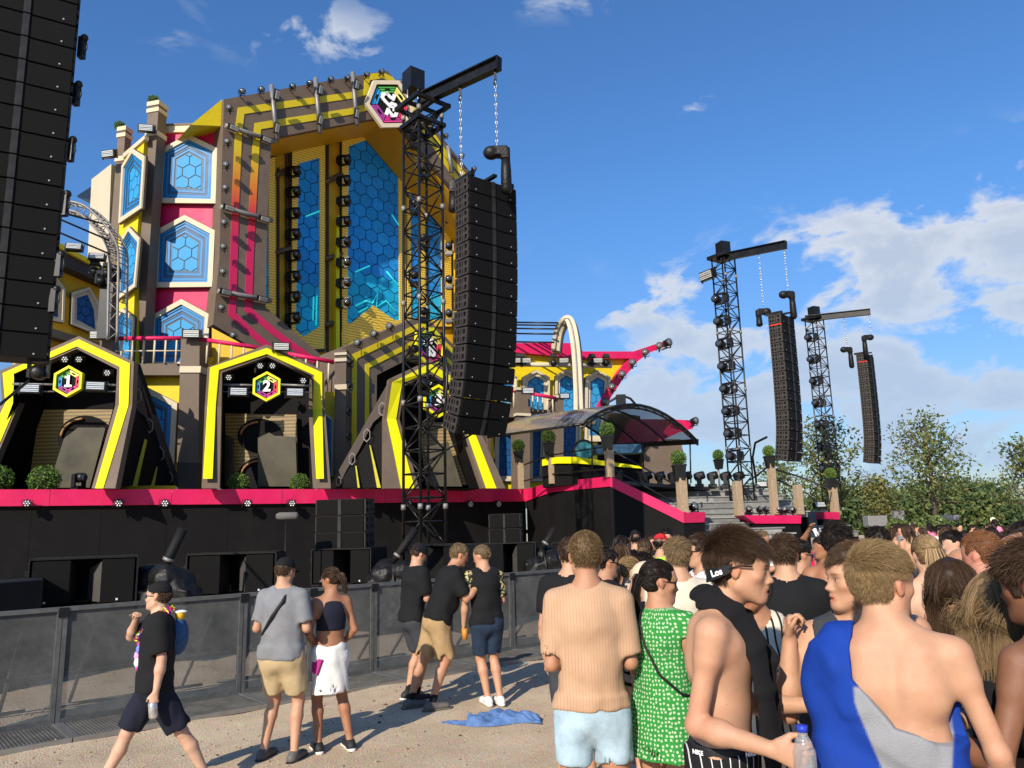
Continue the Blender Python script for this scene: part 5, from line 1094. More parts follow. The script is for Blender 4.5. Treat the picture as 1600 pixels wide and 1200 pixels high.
tag(rail('tie_rope', [tail, at(668, 722, 17.4)], .022, 'x', BLKM, 'rope'), 'black tie from the foot of the near array to its tower', 'rope')
rail('cable_loom', [at(690, 520, 17.3), at(699, 580, 17.0), at(696, 640, 16.9), at(676, 648, 17.2)], .035, 'black cable loom drooping between near array and tower', BLKP, 'cable')
for k, y in enumerate((216, 262, 318, 372, 430, 486, 545, 600)):
    mover(at(648+(k % 2)*14, y, 17.9), (-.3, 1, 0), .3, .55, 'small moving head fixed inside the nearest truss tower', 'lamps in the nearest tower')
# ---- left line array, very near
l_top = at(62, -165, 10.75); 
line_array(l_top, (.52, -.85, 0), 20, 'huge near line array cut off by the left edge of the picture', lambda i: 1.2+i*.12, sc=1.02)
for k, y in enumerate((75, 148, 235, 320, 415, 470)):
    mm = at([128, 119, 110, 101, 92, 84][k], y, 11.1); m = MB(); m.box(mm, (.09, .1, .36)); m.sphere(mm+Vector((.03, 0, .18)), .06, 8, 6); m.tube([mm+Vector((.05, 0, .2)), mm+Vector((.08, 0, 0)), mm+Vector((.02, 0, -.2))], .012, 5)
    tag(obj('rigging_clamp', m, BLKM), 'black clamp on the flank of the huge left array', 'clamp', 'clamps on the left array')
mover(at(60, 583, 11.2), (.3, -1, 0), 0, .55, 'round black lamp under the huge left line array', hang=True)
tag(rail('tie_rope', [at(45, 595, 10.9), at(0, 632, 9.2)], .02, 'x', BLKM, 'rope'), 'tie running down left from the huge left array', 'rope')
# ---- second and third towers
def far_rig(lb, c, D, ytop, yb, b0, b1, D1, at_px, Da, nbox, ang, chains, curve, scb=1.0, wt=.66, z0=0):
    zt = at(c[0], ytop, D).z; T = at(c[1], yb, D)
    tow, cs = truss_tower('truss_tower', lb+' black truss tower with moving heads up its left side', T, zt, wt, R(35)); m = MB(); m.box((T.x, T.y, zt+.05), (.95, .95, .14), Matrix.Rotation(R(35), 3, 'Z')); m.box((T.x, T.y, .06), (1.3, 1.3, .12)); obj('head_frame', m, RIGM, tow)
    A, B = at(*b0, D), at(*b1, D1); ibeam(tow, A, B, .3)
    m = MB(); m.box(Vector((T.x+.03, T.y, zt+.42)), (.44, .44, .58), Matrix.Rotation(R(20), 3, 'Z')); obj('counterweight_box', m, BLKP, tow)
    return T, zt, A, B
T2, z2, A, B = far_rig('second', (1133, 1157), 31, 404, 745, (1120, 404), (1228, 382), 28.6, None, None, None, None, None, None)
def pick(A, B, f): return A.lerp(B, f)-Vector((0, 0, .16))
a2 = at(1220, 496, 29.2); line_array(a2, (math.sin(R(50)), -math.cos(R(50)), 0), 15, 'middle distance line array hanging from the second tower beam', lambda i: .2+max(0, (i-4))*.3+max(0, i-10)*1.7, tag_red=True)
p = pick(A, B, .62); chain(p, Vector((p.x, p.y, at(1192, 478, 29.5).z)), 'inner chain of the second tower beam'); hoist(at(1193, 487, 29.4), 'hooded hoist left of the second array top', mirror=-1, bagh=.45)
p = pick(A, B, .97); chain(p, Vector((p.x, p.y, at(1226, 455, 28.8).z)), 'outer chain of the second tower beam'); hoist(at(1229, 460, 28.9), 'hooded hoist with long bag above the second array')
for k in range(8):
    mover(at(1120+k*3.2, 468+k*35, 31.1), (-.6, -.7, 0), .1, .92, 'moving head on the left side of the second tower', 'moving heads of the second tower', side=R(-90))
strobe(at(1106, 430, 30.8), (-.9, -.5, -.2), 1.6, 'flood light sticking out left near the top of the second tower')
tag(rail('tie_rope', [at(1208, 722, 29), at(1193, 735, 29.5), at(1172, 750, 31)], .03, 'x', BLKM, 'rope'), 'tie from the foot of the second array back to the deck', 'rope')
tag(rail('cable_loom', [at(1198, 683, 29), at(1180, 692, 30), at(1176, 715, 31), at(1182, 755, 31)], .045, 'x', BLKM, 'cable'), 'cable drooping from the second array to its tower', 'cable')
T3, z3, A, B = far_rig('third and farthest', (1271, 1303), 40, 500, 805, (1258, 498), (1360, 487), 38.5, None, None, None, None, None, None)
a3 = at(1351, 556, 39.5); line_array(a3, (math.sin(R(52)), -math.cos(R(52)), 0), 15, 'farthest line array hanging from the third tower beam', lambda i: .2+max(0, (i-4))*.3+max(0, i-10)*1.7, tag_red=True)
p = pick(A, B, .60); chain(p, Vector((p.x, p.y, at(1319, 542, 39).z)), 'inner chain of the third tower beam'); hoist(at(1322, 546, 39), 'hooded hoist with bag hanging left of the farthest array')
p = pick(A, B, .97); chain(p, Vector((p.x, p.y, at(1357, 522, 38.6).z)), 'outer chain of the third tower beam'); hoist(at(1356, 527, 38.6), 'hooded hoist with bag above the farthest array', mirror=-1)
for k in range(7):
    mover(at(1263+k*3.9, 528+k*34, 40.1), (-.6, -.7, 0), .1, .92, 'moving head on the left side of the farthest tower', 'moving heads of the farthest tower', side=R(-90))
tag(rail('tie_rope', [at(1346, 738, 39.5), at(1316, 782, 39.8)], .03, 'x', BLKM, 'rope'), 'tie from the foot of the farthest array to its tower', 'rope')

# ================================================================ FENCE, SUBWOOFERS, FRONT OF STAGE
FL = Plane(gz(0, 1150), 41.2); FL.P = gz(0, 1150)
FENM = bpy.data.materials.new('perforated_sheet'); FENM.use_nodes = True; n_ = FENM.node_tree; p_ = n_.nodes['Principled BSDF']
tcx = N(n_, 'ShaderNodeTexCoord'); nz_ = N(n_, 'ShaderNodeTexNoise', i_Scale=2.2, i_Detail=9.0, i_Roughness=.7); L(n_, tcx.outputs['Object'], nz_.inputs['Vector'])
crx = N(n_, 'ShaderNodeValToRGB'); L(n_, nz_.outputs[0], crx.inputs[0]); crx.color_ramp.elements[0].position = .35; crx.color_ramp.elements[0].color = (.075, .078, .073, 1); crx.color_ramp.elements[1].position = .7; crx.color_ramp.elements[1].color = (.18, .18, .17, 1)
L(n_, crx.outputs[0], p_.inputs['Base Color']); p_.inputs['Roughness'].default_value = .8; p_.inputs['Metallic'].default_value = .0
sp_ = N(n_, 'ShaderNodeSeparateXYZ'); L(n_, tcx.outputs['Object'], sp_.inputs[0]); CA, SA = math.cos(R(41.2)), math.sin(R(41.2))
uu = mth(n_, 'ADD', mth(n_, 'MULTIPLY', sp_.outputs[0], CA), mth(n_, 'MULTIPLY', sp_.outputs[1], SA)); PIT = .013
zi = mth(n_, 'DIVIDE', sp_.outputs[2], PIT*.866); row = mth(n_, 'FLOOR', zi); fz = mth(n_, 'SUBTRACT', mth(n_, 'FRACT', zi), .5)
ui = mth(n_, 'ADD', mth(n_, 'DIVIDE', uu, PIT), mth(n_, 'MULTIPLY', row, .5)); fu = mth(n_, 'SUBTRACT', mth(n_, 'FRACT', ui), .5)
rr_ = mth(n_, 'ADD', mth(n_, 'MULTIPLY', fu, fu), mth(n_, 'MULTIPLY', fz, fz)); hole = mth(n_, 'LESS_THAN', rr_, .36**2)
tr_ = N(n_, 'ShaderNodeBsdfTransparent'); ms_ = N(n_, 'ShaderNodeMixShader'); L(n_, hole, ms_.inputs[0]); L(n_, p_.outputs[0], ms_.inputs[1]); L(n_, tr_.outputs[0], ms_.inputs[2]); L(n_, ms_.outputs[0], n_.nodes['Material Output'].inputs[0])
FRM = mat('barrier_frame', (.12, .122, .118), .5, .4, var=.25, scale=9, dust=.15)
PLT = mat('tread_plate', (.17, .165, .155), .5, .6, var=.3, scale=5, dust=.35)
rz = Matrix.Rotation(R(41.2), 3, 'Z')
u_j = [FL.uz(x, 1100)[0] for x in (-170, 94)] 
def fu(px, py): return FL.uz(px, py)[0]
js = [fu(-190, 1150), fu(94, 1000), fu(379, 960), fu(487, 950), fu(583, 940)]
js += [js[-1]+(k+1)*1.28 for k in range(4)]
labs = ['leftmost perforated barrier panel with the clearest holes', 'wide perforated barrier panel behind the walking man in a cap', 'perforated barrier panel behind the man in grey', 'perforated barrier panel behind the woman in the white skirt', 'perforated barrier panel between the woman in white and the three men in black']
for k in range(len(js)-1):
    u0, u1 = js[k], js[k+1]; t = thing('crowd_barrier', labs[k] if k < 5 else 'perforated barrier panel near the three men in black', 'barrier', FL.at(u0, 0), 'perforated barrier panels beyond the three men' if k >= 5 else None)
    m = MB(); m.box(FL.at((u0+u1)/2, .62, 0), (u1-u0-.05, .004, 1.14), rz); obj('perforated_sheet', m, FENM, t)
    m = MB(); m.box(FL.at(u0+.03, .6, .0), (.045, .05, 1.22), rz); obj('side_post', m, FRM, t)
    m = MB(); m.box(FL.at(u1-.025, .6, .0), (.045, .05, 1.22), rz); obj('side_post', m, FRM, t)
    m = MB(); m.box(FL.at((u0+u1)/2, 1.205, 0), (u1-u0-.01, .06, .045), rz); obj('top_rail', m, FRM, t)
    m = MB(); m.box(FL.at((u0+u1)/2, .045, 0), (u1-u0-.08, .045, .08), rz); m.box(FL.at((u0+u1)/2, .52, -.035), (u1-u0-.1, .03, .04), rz); obj('cross_rail', m, FRM, t)
    m = MB(); m.tube([FL.at(u0+.35, 1.0, -.04), FL.at(u0+.35, .06, -1.0)], .022, 6); m.tube([FL.at(u1-.35, 1.0, -.04), FL.at(u1-.35, .06, -1.0)], .022, 6); m.tube([FL.at(u0+.1, .03, -1.0), FL.at(u1-.1, .03, -1.0)], .022, 6); obj('rear_strut', m, FRM, t)
    m = MB(); m.box(FL.at(u0+.01, 1.17, .03), (.10, .02, .10), rz); obj('clamp', m, BLKM, t)
    m = MB(); m.box(FL.at((u0+u1)/2, .02, .43), (u1-u0-.02, .84, .018), rz); fp = obj('foot_plate', m, PLT, t)
    m = MB()
    for j in range(int((u1-u0-.1)/.034)): m.box(FL.at(u0+.08+j*.034, .033, .44), (.012, .76, .008), rz)
    o = obj('tread_rib', m, PLT, fp); o['kind'] = 'stuff'
    m = MB(); m.box(FL.at(u0+.03, .036, .43), (.10, .84, .012), rz); m.box(FL.at((u0+u1)/2, .025, .86), (u1-u0-.01, .03, .05), rz); obj('edge_strip', m, STEEL, fp)
# subwoofers: open front cabinets
def sub(px0, px1, pyt0, pyt1, pyb, D, label, flare=True):
    """front face corners by pixel; D depth of left edge"""
    A = at(px0, pyt0, D); zt = A.z; B = gz(px1, pyt1, zt) if abs(ray(px1, pyt1).z) > .004 else at(px1, pyt1, D+1)
    B = at(px1, pyt1, min(B.y, D+1.6)); u = Vector((B.x-A.x, B.y-A.y, 0)); W_ = u.length; u.normalize(); n = Vector((u.y, -u.x, 0)); h = .72
    t = thing('subwoofer', label, 'subwoofer', Vector((A.x, A.y, 0))); a = math.atan2(u.y, u.x); rm = Matrix.Rotation(a, 3, 'Z')
    def Q(s, z, o): return Vector((A.x, A.y, 0))+u*s*W_+n*o+Vector((0, 0, z))
    for nm, c, sz in (('cabinet_top', Q(.5, zt-.01, -.45), (W_, .9, .025)), ('cabinet_bottom', Q(.5, zt-h, -.45), (W_, .9, .03)), ('cabinet_side', Q(0, zt-h/2, -.45), (.025, .9, h-.04)), ('cabinet_side', Q(1, zt-h/2, -.45), (.025, .9, h-.04)), ('cabinet_back', Q(.5, zt-h/2, -.88), (W_-.04, .025, h-.04))):
        m = MB(); m.box(c, sz, rm); obj(nm, m, SPK, t)
    for s0, s1 in ((.03, .37), (.66, .97)):
        m = MB(); m.box(Q((s0+s1)/2, zt-h/2, -.03), ((s1-s0)*W_, .03, h-.08), rm); obj('grille', m, GRIL, t)
    if flare:
        m = MB(); m.prism([Q(.66, zt-.07, -.02), Q(.66, zt-h+.05, -.02), Q(.53, zt-h+.05, -.45), Q(.53, zt-.18, -.45)], u*.02); obj('port_flare', m, mat('port_grey', (.07, .066, .06), .6, dust=.1), t)
        m = MB(); m.prism([Q(.37, zt-.05, -.02), Q(.37, zt-h+.05, -.02), Q(.42, zt-h+.05, -.45), Q(.42, zt-.1, -.45)], -u*.02); obj('port_flare', m, SPK, t)
    for s_ in (.16, .82):
        m = MB(); m.box(Q(s_, zt-h+.08, .0), (.03, .01, .03), rm); obj('badge', m, mat('badge_white', (.6, .6, .58), .4), t)
    m = MB(); m.box(Q(.5, (zt-h-.03)/2, -.45), (W_*.98, .86, zt-h-.05), rm); obj('lower_cabinet', m, SPK, t)
    m = MB(); m.box(Q(-.02, zt-h*.3, -.2), (.05, .3, .07), rm); m.box(Q(-.02, zt-h*.7, -.2), (.05, .3, .07), rm); obj('side_handle', m, BLKM, t)
    return t, Q, zt, W_
sub(46, 216, 874, 868, 935, 11.6, 'subwoofer with grey port flare, nearest to the left edge')
sub(292, 431, 866, 862, 925, 13.6, 'subwoofer behind the head of the man in grey')
s3, Q3, z3_, W3 = sub(487, 579, 858, 856, 905, 16.0, 'subwoofer under the stack of three small speakers')
s4 = sub(640, 722, 851, 852, 900, 17.0, 'subwoofer hidden behind the three men in black')
s5, Q5, z5_, W5 = sub(752, 836, 849, 847, 890, 18.0, 'subwoofer under the stack of two small speakers')
sub(862, 905, 848, 847, 885, 19.5, 'rightmost subwoofer beside the beige shirt')
m = MB(); a = at(-20, 912, 10.2); b = at(68, 908, 10.9); m.prism([Vector((a.x, a.y, a.z)), Vector((b.x, b.y, a.z)), Vector((b.x, b.y, 0)), Vector((a.x, a.y, 0))], Vector((-.5, .8, 0))); tag(obj('equipment_case', m, SPK, bevel=.015), 'low black case at the left edge in front of the first subwoofer', 'case')
def small_array(Q, zt, W_, n, label, s0, s1):
    w0 = (s1-s0)*W_; t = thing('small_speaker_stack', label, 'speaker stack', Q((s0+s1)/2, zt, -.3)); ux = (Q(1, 0, 0)-Q(0, 0, 0)).normalized(); a = math.atan2(ux.y, ux.x)
    for k in range(n):
        o = inst('cabinet', AB[0], t, loc=(0, 0, .17+k*.335), rot=(R(3), 0, a), sc=(w0/1.32, 1, .88))
        for sx in (-1, 1):
            inst('grille', AB[1], o, loc=(sx*.342, -.26, 0)); inst('rigging_plate', AB[3], o, loc=(sx*.663, 0, 0), sc=(sx, 1, 1))
        inst('divider', AB[2], o, loc=(0, -.28, 0))
small_array(Q3, z3_, W3, 3, 'three small grey sided speakers stacked on a subwoofer', .05, .88)
small_array(Q5, z5_, W5, 2, 'two small grey sided speakers stacked on a subwoofer', .15, .72)
def cannon(x, y, D, tx, ty, w_, label):
    """effect launcher under a rain cover with its upright black tube"""
    b = at(x, y, D); t = thing('effect_cannon', label, 'launcher', (b.x, b.y, 0)); m = MB(); rr = random.Random(x)
    for k in range(7): m.sphere(b+Vector((rr.uniform(-.3, .3)*w_, rr.uniform(-.15, .15), rr.uniform(-.3, .05))), .26*w_, 10, 7, sc=(1.1, .9, .9))
    m.box(b-Vector((0, 0, .6)), (.9*w_, .6, .9)); o = obj('rain_cover', m, FAB, t); md = o.modifiers.new('remesh', 'REMESH'); md.mode = 'VOXEL'; md.voxel_size = .03; md.use_smooth_shade = True
    tx_ = bpy.data.textures.new('wrinkle', 'CLOUDS'); tx_.noise_scale = .28; dp = o.modifiers.new('wrinkle', 'DISPLACE'); dp.texture = tx_; dp.strength = .07; dp.mid_level = .5
    p0 = b+Vector((.0, -.15, .18)); p1 = at(tx, ty, D-.1); m = MB(); m.tube([p0, p0.lerp(p1, .25), p1], [.05, .075, .08], 12); obj('barrel', m, SPK, t)
    m = MB(); m.lathe(p0.lerp(p1, .18), (p1-p0), [(0, .085), (.05, .085)], 10); obj('collar', m, GREY, t); m = MB(); m.tube([p0, p0+Vector((.05, -.2, -.3)), p0+Vector((.1, -.22, -.8))], .025, 6); obj('strap', m, BLKM, t)
cannon(262, 905, 12.6, 286, 826, 1.0, 'covered effect cannon with its black tube, behind the walking man'); cannon(615, 893, 15.6, 650, 826, 1.0, 'covered effect cannon left of the three men in black'); cannon(848, 868, 18.0, 866, 826, .9, 'covered effect cannon left of the beige shirt'); cannon(1100, 900, 20, 1110, 880, .6, 'covered effect cannon hidden behind the crowd') if False else None
t = thing('boom_microphone', 'furry grey microphone on a thin stand before the stage wall', 'microphone', Vector((at(447, 900, 15).x, 15, 0)))
m = MB(); m.tube([at(432, 807, 15), at(437, 806.5, 15), at(463, 806, 15), at(466, 806, 15)], [.05, .075, .075, .04], 10); obj('wind_cover', m, mat('fur_grey', (.14, .13, .12), .95, bump=.8, bscale=90), t)
m = MB(); q = at(447, 812, 15); m.tube([q, q+Vector((0, 0, -1.4)), Vector((q.x, q.y, 0))], .014, 6); obj('stand', m, BLKM, t)
# blue cloth thrown on the sand
me_v = []; m = MB(); c = gz(768, 1128); nx_, ny_ = 64, 26
for j in range(ny_):
    for i in range(nx_):
        s = i/(nx_-1)-.5; r_ = j/(ny_-1)-.5; env = max(0, 1-(2*r_)**2)*max(0, 1-abs(2*s)**6); wx = .125+.035*math.sin(s*9+1)-.09*max(0, -s-.22)*4
        h = env**.6*(.075+.022*math.sin(s*15+r_*6)+.016*math.sin(s*27-r_*12+2)+.012*abs(math.sin(r_*15+s*21))+.008*math.sin(s*49+r_*23))*(1 if s > -.24 else .3)
        m.v.append((c.x+s*1.02, c.y+r_*wx*2.6+.05*math.sin(s*7), max(.004, h)))
m.f = [(j*nx_+i, j*nx_+i+1, (j+1)*nx_+i+1, (j+1)*nx_+i) for j in range(ny_-1) for i in range(nx_-1)]; m.m = [0]*len(m.f); m.sm = [True]*len(m.f)
tag(obj('cloth', m, mat('crumpled_blue', (.085, .165, .35), .75, var=.35, scale=9, bump=.5, bscale=60)), 'crumpled blue cloth lying on the sand', 'cloth')
# ================================================================ PEOPLE: distance-field bodies meshed with surface nets
class Field:
    def __init__(s, lo, hi, h):
        s.lo = np.array(lo, np.float32); s.h = h; s.n = np.maximum(4, np.ceil((np.array(hi)-lo)/h).astype(int)+1)
        s.d = np.full(tuple(s.n), .5, np.float32); s.ax = [s.lo[i]+h*np.arange(s.n[i], dtype=np.float32) for i in range(3)]
    def win(s, lo, hi):
        a = np.clip(np.floor((np.array(lo)-s.lo)/s.h).astype(int), 0, s.n-1); b = np.clip(np.ceil((np.array(hi)-s.lo)/s.h).astype(int)+1, 1, s.n)
        if np.any(b <= a): return None, None
        sl = tuple(slice(a[i], b[i]) for i in range(3)); return sl, (s.ax[0][sl[0]][:, None, None], s.ax[1][sl[1]][None, :, None], s.ax[2][sl[2]][None, None, :])
    def _put(s, sl, v, k, op):
        a = s.d[sl]
        if op == 'sub': v = -v; h = np.maximum(k-np.abs(a-v), 0)/k; s.d[sl] = np.maximum(a, v)+h*h*k*.25
        elif op == 'and': s.d[sl] = np.maximum(a, v)
        else: h = np.maximum(k-np.abs(a-v), 0)/k; s.d[sl] = np.minimum(a, v)-h*h*k*.25
    def cap(s, a, b, ra, rb, k=.02, op='add', clip=None):
        a = np.array(a, np.float32); b = np.array(b, np.float32); r = max(ra, rb)+k+2*s.h; sl, g = s.win(np.minimum(a, b)-r, np.maximum(a, b)+r)
        if sl is None: return
        ba = b-a; L2 = float(ba@ba)+1e-9; px, py, pz = g[0]-a[0], g[1]-a[1], g[2]-a[2]; t = np.clip((px*ba[0]+py*ba[1]+pz*ba[2])/L2, 0, 1)
        v = np.sqrt((px-ba[0]*t)**2+(py-ba[1]*t)**2+(pz-ba[2]*t)**2)-(ra+(rb-ra)*t)
        if clip is not None:
            for (cp, cn) in clip: v = np.maximum(v, (g[0]-cp[0])*cn[0]+(g[1]-cp[1])*cn[1]+(g[2]-cp[2])*cn[2])
        s._put(sl, v, k, op)
    def ell(s, c, r, M=None, k=.02, op='add', clip=None):
        """ellipsoid, M columns = its axes"""
        R_ = max(r)+k+2*s.h; c = np.array(c, np.float32); sl, g = s.win(c-R_, c+R_)
        if sl is None: return
        p = [g[i]-c[i] for i in range(3)]
        if M is not None: p = [p[0]*M[0][i]+p[1]*M[1][i]+p[2]*M[2][i] for i in range(3)]
        k0 = np.sqrt((p[0]/r[0])**2+(p[1]/r[1])**2+(p[2]/r[2])**2); k1 = np.sqrt((p[0]/r[0]**2)**2+(p[1]/r[1]**2)**2+(p[2]/r[2]**2)**2)+1e-6
        v = k0*(k0-1)/k1
        if clip is not None:
            for (cp, cn) in clip: v = np.maximum(v, (g[0]-cp[0])*cn[0]+(g[1]-cp[1])*cn[1]+(g[2]-cp[2])*cn[2])
        s._put(sl, v, k, op)
    def seg(s, a, b, X, ra, rb, k=.03, op='add', clip=None):
        """elliptic tapered segment; X side axis; ra,rb=(half width, half depth)"""
        a = np.array(a, np.float32); b = np.array(b, np.float32); ba = b-a; ln = float(np.linalg.norm(ba)); A = ba/ln; X = np.array(X, np.float32); X = X-A*(X@A); X /= np.linalg.norm(X); Y = np.cross(A, X)
        R_ = max(*ra, *rb)+k+2*s.h; sl, g = s.win(np.minimum(a, b)-R_, np.maximum(a, b)+R_)
        if sl is None: return
        p = [g[i]-a[i] for i in range(3)]; al = p[0]*A[0]+p[1]*A[1]+p[2]*A[2]; t = np.clip(al/ln, 0, 1); x = p[0]*X[0]+p[1]*X[1]+p[2]*X[2]; y = p[0]*Y[0]+p[1]*Y[1]+p[2]*Y[2]
        rw = ra[0]+(rb[0]-ra[0])*t; rd = ra[1]+(rb[1]-ra[1])*t; e = al-t*ln; q = np.sqrt((x/rw)**2+(y/rd)**2+(e/rd)**2); v = (q-1)*np.minimum(rw, rd)
        if clip is not None:
            for (cp, cn) in clip: v = np.maximum(v, (g[0]-cp[0])*cn[0]+(g[1]-cp[1])*cn[1]+(g[2]-cp[2])*cn[2])
        s._put(sl, v, k, op)
    def fold(s, amp, fn): 
        m = np.abs(s.d) < amp*3+s.h*2; idx = np.nonzero(m); x, y, z = s.ax[0][idx[0]], s.ax[1][idx[1]], s.ax[2][idx[2]]; s.d[idx] += amp*fn(x, y, z).astype(np.float32)
    def nets(s):
        d = s.d; d[0], d[-1] = .5, .5; d[:, 0], d[:, -1] = .5, .5; d[:, :, 0], d[:, :, -1] = .5, .5
        ins = d < 0; n = s.n-1
        c8 = [ins[i:n[0]+i, j:n[1]+j, k:n[2]+k] for i in (0, 1) for j in (0, 1) for k in (0, 1)]; cnt = sum(c.astype(np.int8) for c in c8); act = (cnt > 0) & (cnt < 8); idx = np.nonzero(act); N_ = len(idx[0])
        if N_ == 0: return np.zeros((0, 3)), np.zeros((0, 4), int)
        vid = np.full(tuple(n), -1, np.int32); vid[idx] = np.arange(N_); I = np.stack(idx, 1); acc = np.zeros((N_, 3)); num = np.zeros(N_)
        for ax in range(3):
            o = [0, 0, 0]; o[ax] = 1
            for p in (0, 1):
                for q in (0, 1):
                    b = [0, 0, 0]; oth = [a for a in range(3) if a != ax]; b[oth[0]] = p; b[oth[1]] = q
                    d0 = d[I[:, 0]+b[0], I[:, 1]+b[1], I[:, 2]+b[2]]; d1 = d[I[:, 0]+b[0]+o[0], I[:, 1]+b[1]+o[1], I[:, 2]+b[2]+o[2]]
                    m = (d0 < 0) != (d1 < 0); t = np.where(m, d0/np.where(m, d0-d1, 1), 0); pt = np.zeros((N_, 3)); pt += b; pt[:, ax] += t; acc += pt*m[:, None]; num += m
        V = s.lo+(I+acc/num[:, None])*s.h; F_ = []
        for ax in range(3):
            oth = [a for a in range(3) if a != ax]; sl0 = [slice(1, -1)]*3; sl1 = [slice(1, -1)]*3; sl0[ax] = slice(0, -1); sl1[ax] = slice(1, None); a = ins[tuple(sl0)]; b = ins[tuple(sl1)]
            e = np.nonzero(a != b); P = np.stack(e, 1)
            for o_ in oth: P[:, o_] += 1
            fl = a[e]
            def vv(p, q):
                Q = P.copy(); Q[:, oth[0]] -= p; Q[:, oth[1]] -= q; return vid[Q[:, 0], Q[:, 1], Q[:, 2]]
            f = np.stack([vv(1, 1), vv(0, 1), vv(0, 0), vv(1, 0)], 1)
            if ax == 1: fl = ~fl
            f[~fl] = f[~fl][:, ::-1]; F_.append(f)
        F_ = np.concatenate(F_); return V, F_[(F_ >= 0).all(1)]
def smooth_mesh(V, F_, it, w=None):
    for _ in range(it):
        a = np.zeros_like(V); c = np.zeros(len(V))
        for i in range(4):
            for j in (1, 3):
                np.add.at(a, F_[:, i], V[F_[:, (i+j) % 4]]); np.add.at(c, F_[:, i], 1)
        U = a/np.maximum(c, 1)[:, None]; V = V+(U-V)*(.5 if w is None else (.5*w)[:, None])
    return V
def np_obj(name, V, F_, mats, parent, tint=None, smooth=True, mi=None, label=None):
    org = np.array(ORG[parent.name]); me = bpy.data.meshes.new(name); nv, nf = len(V), len(F_); k = F_.shape[1]
    me.vertices.add(nv); me.vertices.foreach_set('co', (V-org).astype(np.float32).ravel()); me.loops.add(nf*k); me.loops.foreach_set('vertex_index', F_.astype(np.int32).ravel())
    me.polygons.add(nf); me.polygons.foreach_set('loop_start', np.arange(0, nf*k, k, dtype=np.int32)); me.polygons.foreach_set('loop_total', np.full(nf, k, np.int32))
    for m in (mats if isinstance(mats, list) else [mats]): me.materials.append(m)
    if mi is not None: me.polygons.foreach_set('material_index', mi.astype(np.int32))
    me.update(calc_edges=True); me.validate(); me.polygons.foreach_set('use_smooth', np.full(len(me.polygons), smooth))
    if tint is not None:
        a = me.color_attributes.new('tint', 'FLOAT_COLOR', 'POINT'); a.data.foreach_set('color', np.concatenate([tint, np.ones((nv, 1))], 1).astype(np.float32).ravel())
    o = bpy.data.objects.new(name, me); COL.objects.link(o); o.parent = parent; ORG[o.name] = Vector(org)
    if label: o['label'] = label
    return o
SK = {}
def skin_mat(key, col):
    if key in SK: return SK[key]
    m = mat('skin_'+key, col, .47, var=.07, scale=26, bump=.22, bscale=420, attr='tint', sss=.10, spec=.42); n = m.node_tree; p = n.nodes['Principled BSDF']; src = p.inputs['Base Color'].links[0].from_socket; tc = N(n, 'ShaderNodeTexCoord')
    b = N(n, 'ShaderNodeTexNoise', i_Scale=7.0, i_Detail=5.0, i_Roughness=.6); L(n, tc.outputs['Object'], b.inputs['Vector']); r = N(n, 'ShaderNodeMapRange'); L(n, b.outputs[0], r.inputs[0]); r.inputs[1].default_value = .42; r.inputs[2].default_value = .68; r.inputs[4].default_value = .55
    m1 = N(n, 'ShaderNodeMixRGB', blend_type='MULTIPLY'); L(n, r.outputs[0], m1.inputs[0]); L(n, src, m1.inputs[1]); m1.inputs[2].default_value = (1.0, .80, .76, 1)
    v = N(n, 'ShaderNodeTexVoronoi', i_Scale=11.0); L(n, tc.outputs['Object'], v.inputs['Vector']); f = mth(n, 'LESS_THAN', v.outputs['Distance'], .032); sc_ = N(n, 'ShaderNodeSeparateXYZ'); L(n, v.outputs['Color'], sc_.inputs[0]); f = mth(n, 'MULTIPLY', f, mth(n, 'GREATER_THAN', sc_.outputs[0], .45))
    m2 = N(n, 'ShaderNodeMixRGB'); L(n, mth(n, 'MULTIPLY', f, .7), m2.inputs[0]); L(n, m1.outputs[0], m2.inputs[1]); m2.inputs[2].default_value = (col[0]*.3, col[1]*.25, col[2]*.25, 1); L(n, m2.outputs[0], p.inputs['Base Color']); SK[key] = m; return m
HAIRC = {'brown': (.045, .024, .012), 'dark': (.014, .009, .007), 'blond': (.22, .145, .066), 'dirty': (.17, .112, .056), 'ginger': (.20, .085, .035), 'red': (.10, .018, .012), 'light': (.30, .20, .10), 'grey': (.25, .24, .22), 'mid': (.075, .043, .022)}
def hair_mat(k):
    n = 'hair_'+k
    if n in MATS: return MATS[n]
    m = bpy.data.materials.new(n); m.use_nodes = True; nt_ = m.node_tree; p = nt_.nodes['Principled BSDF']; at_ = N(nt_, 'ShaderNodeAttribute', attribute_name='tint'); vm = N(nt_, 'ShaderNodeVectorMath', operation='MULTIPLY')
    L(nt_, at_.outputs['Color'], vm.inputs[0]); vm.inputs[1].default_value = HAIRC[k]; L(nt_, vm.outputs[0], p.inputs['Base Color']); p.inputs['Roughness'].default_value = .55; p.inputs['Specular IOR Level'].default_value = .22; MATS[n] = m; return m
def unit(v): v = np.array(v, float); return v/np.linalg.norm(v)
def frame_from(fwd, up=(0, 0, 1)):
    f = unit(fwd); r = unit(np.cross(f, up)); u = np.cross(r, f); return np.stack([r, f, u], 1)     # columns: right, forward, up
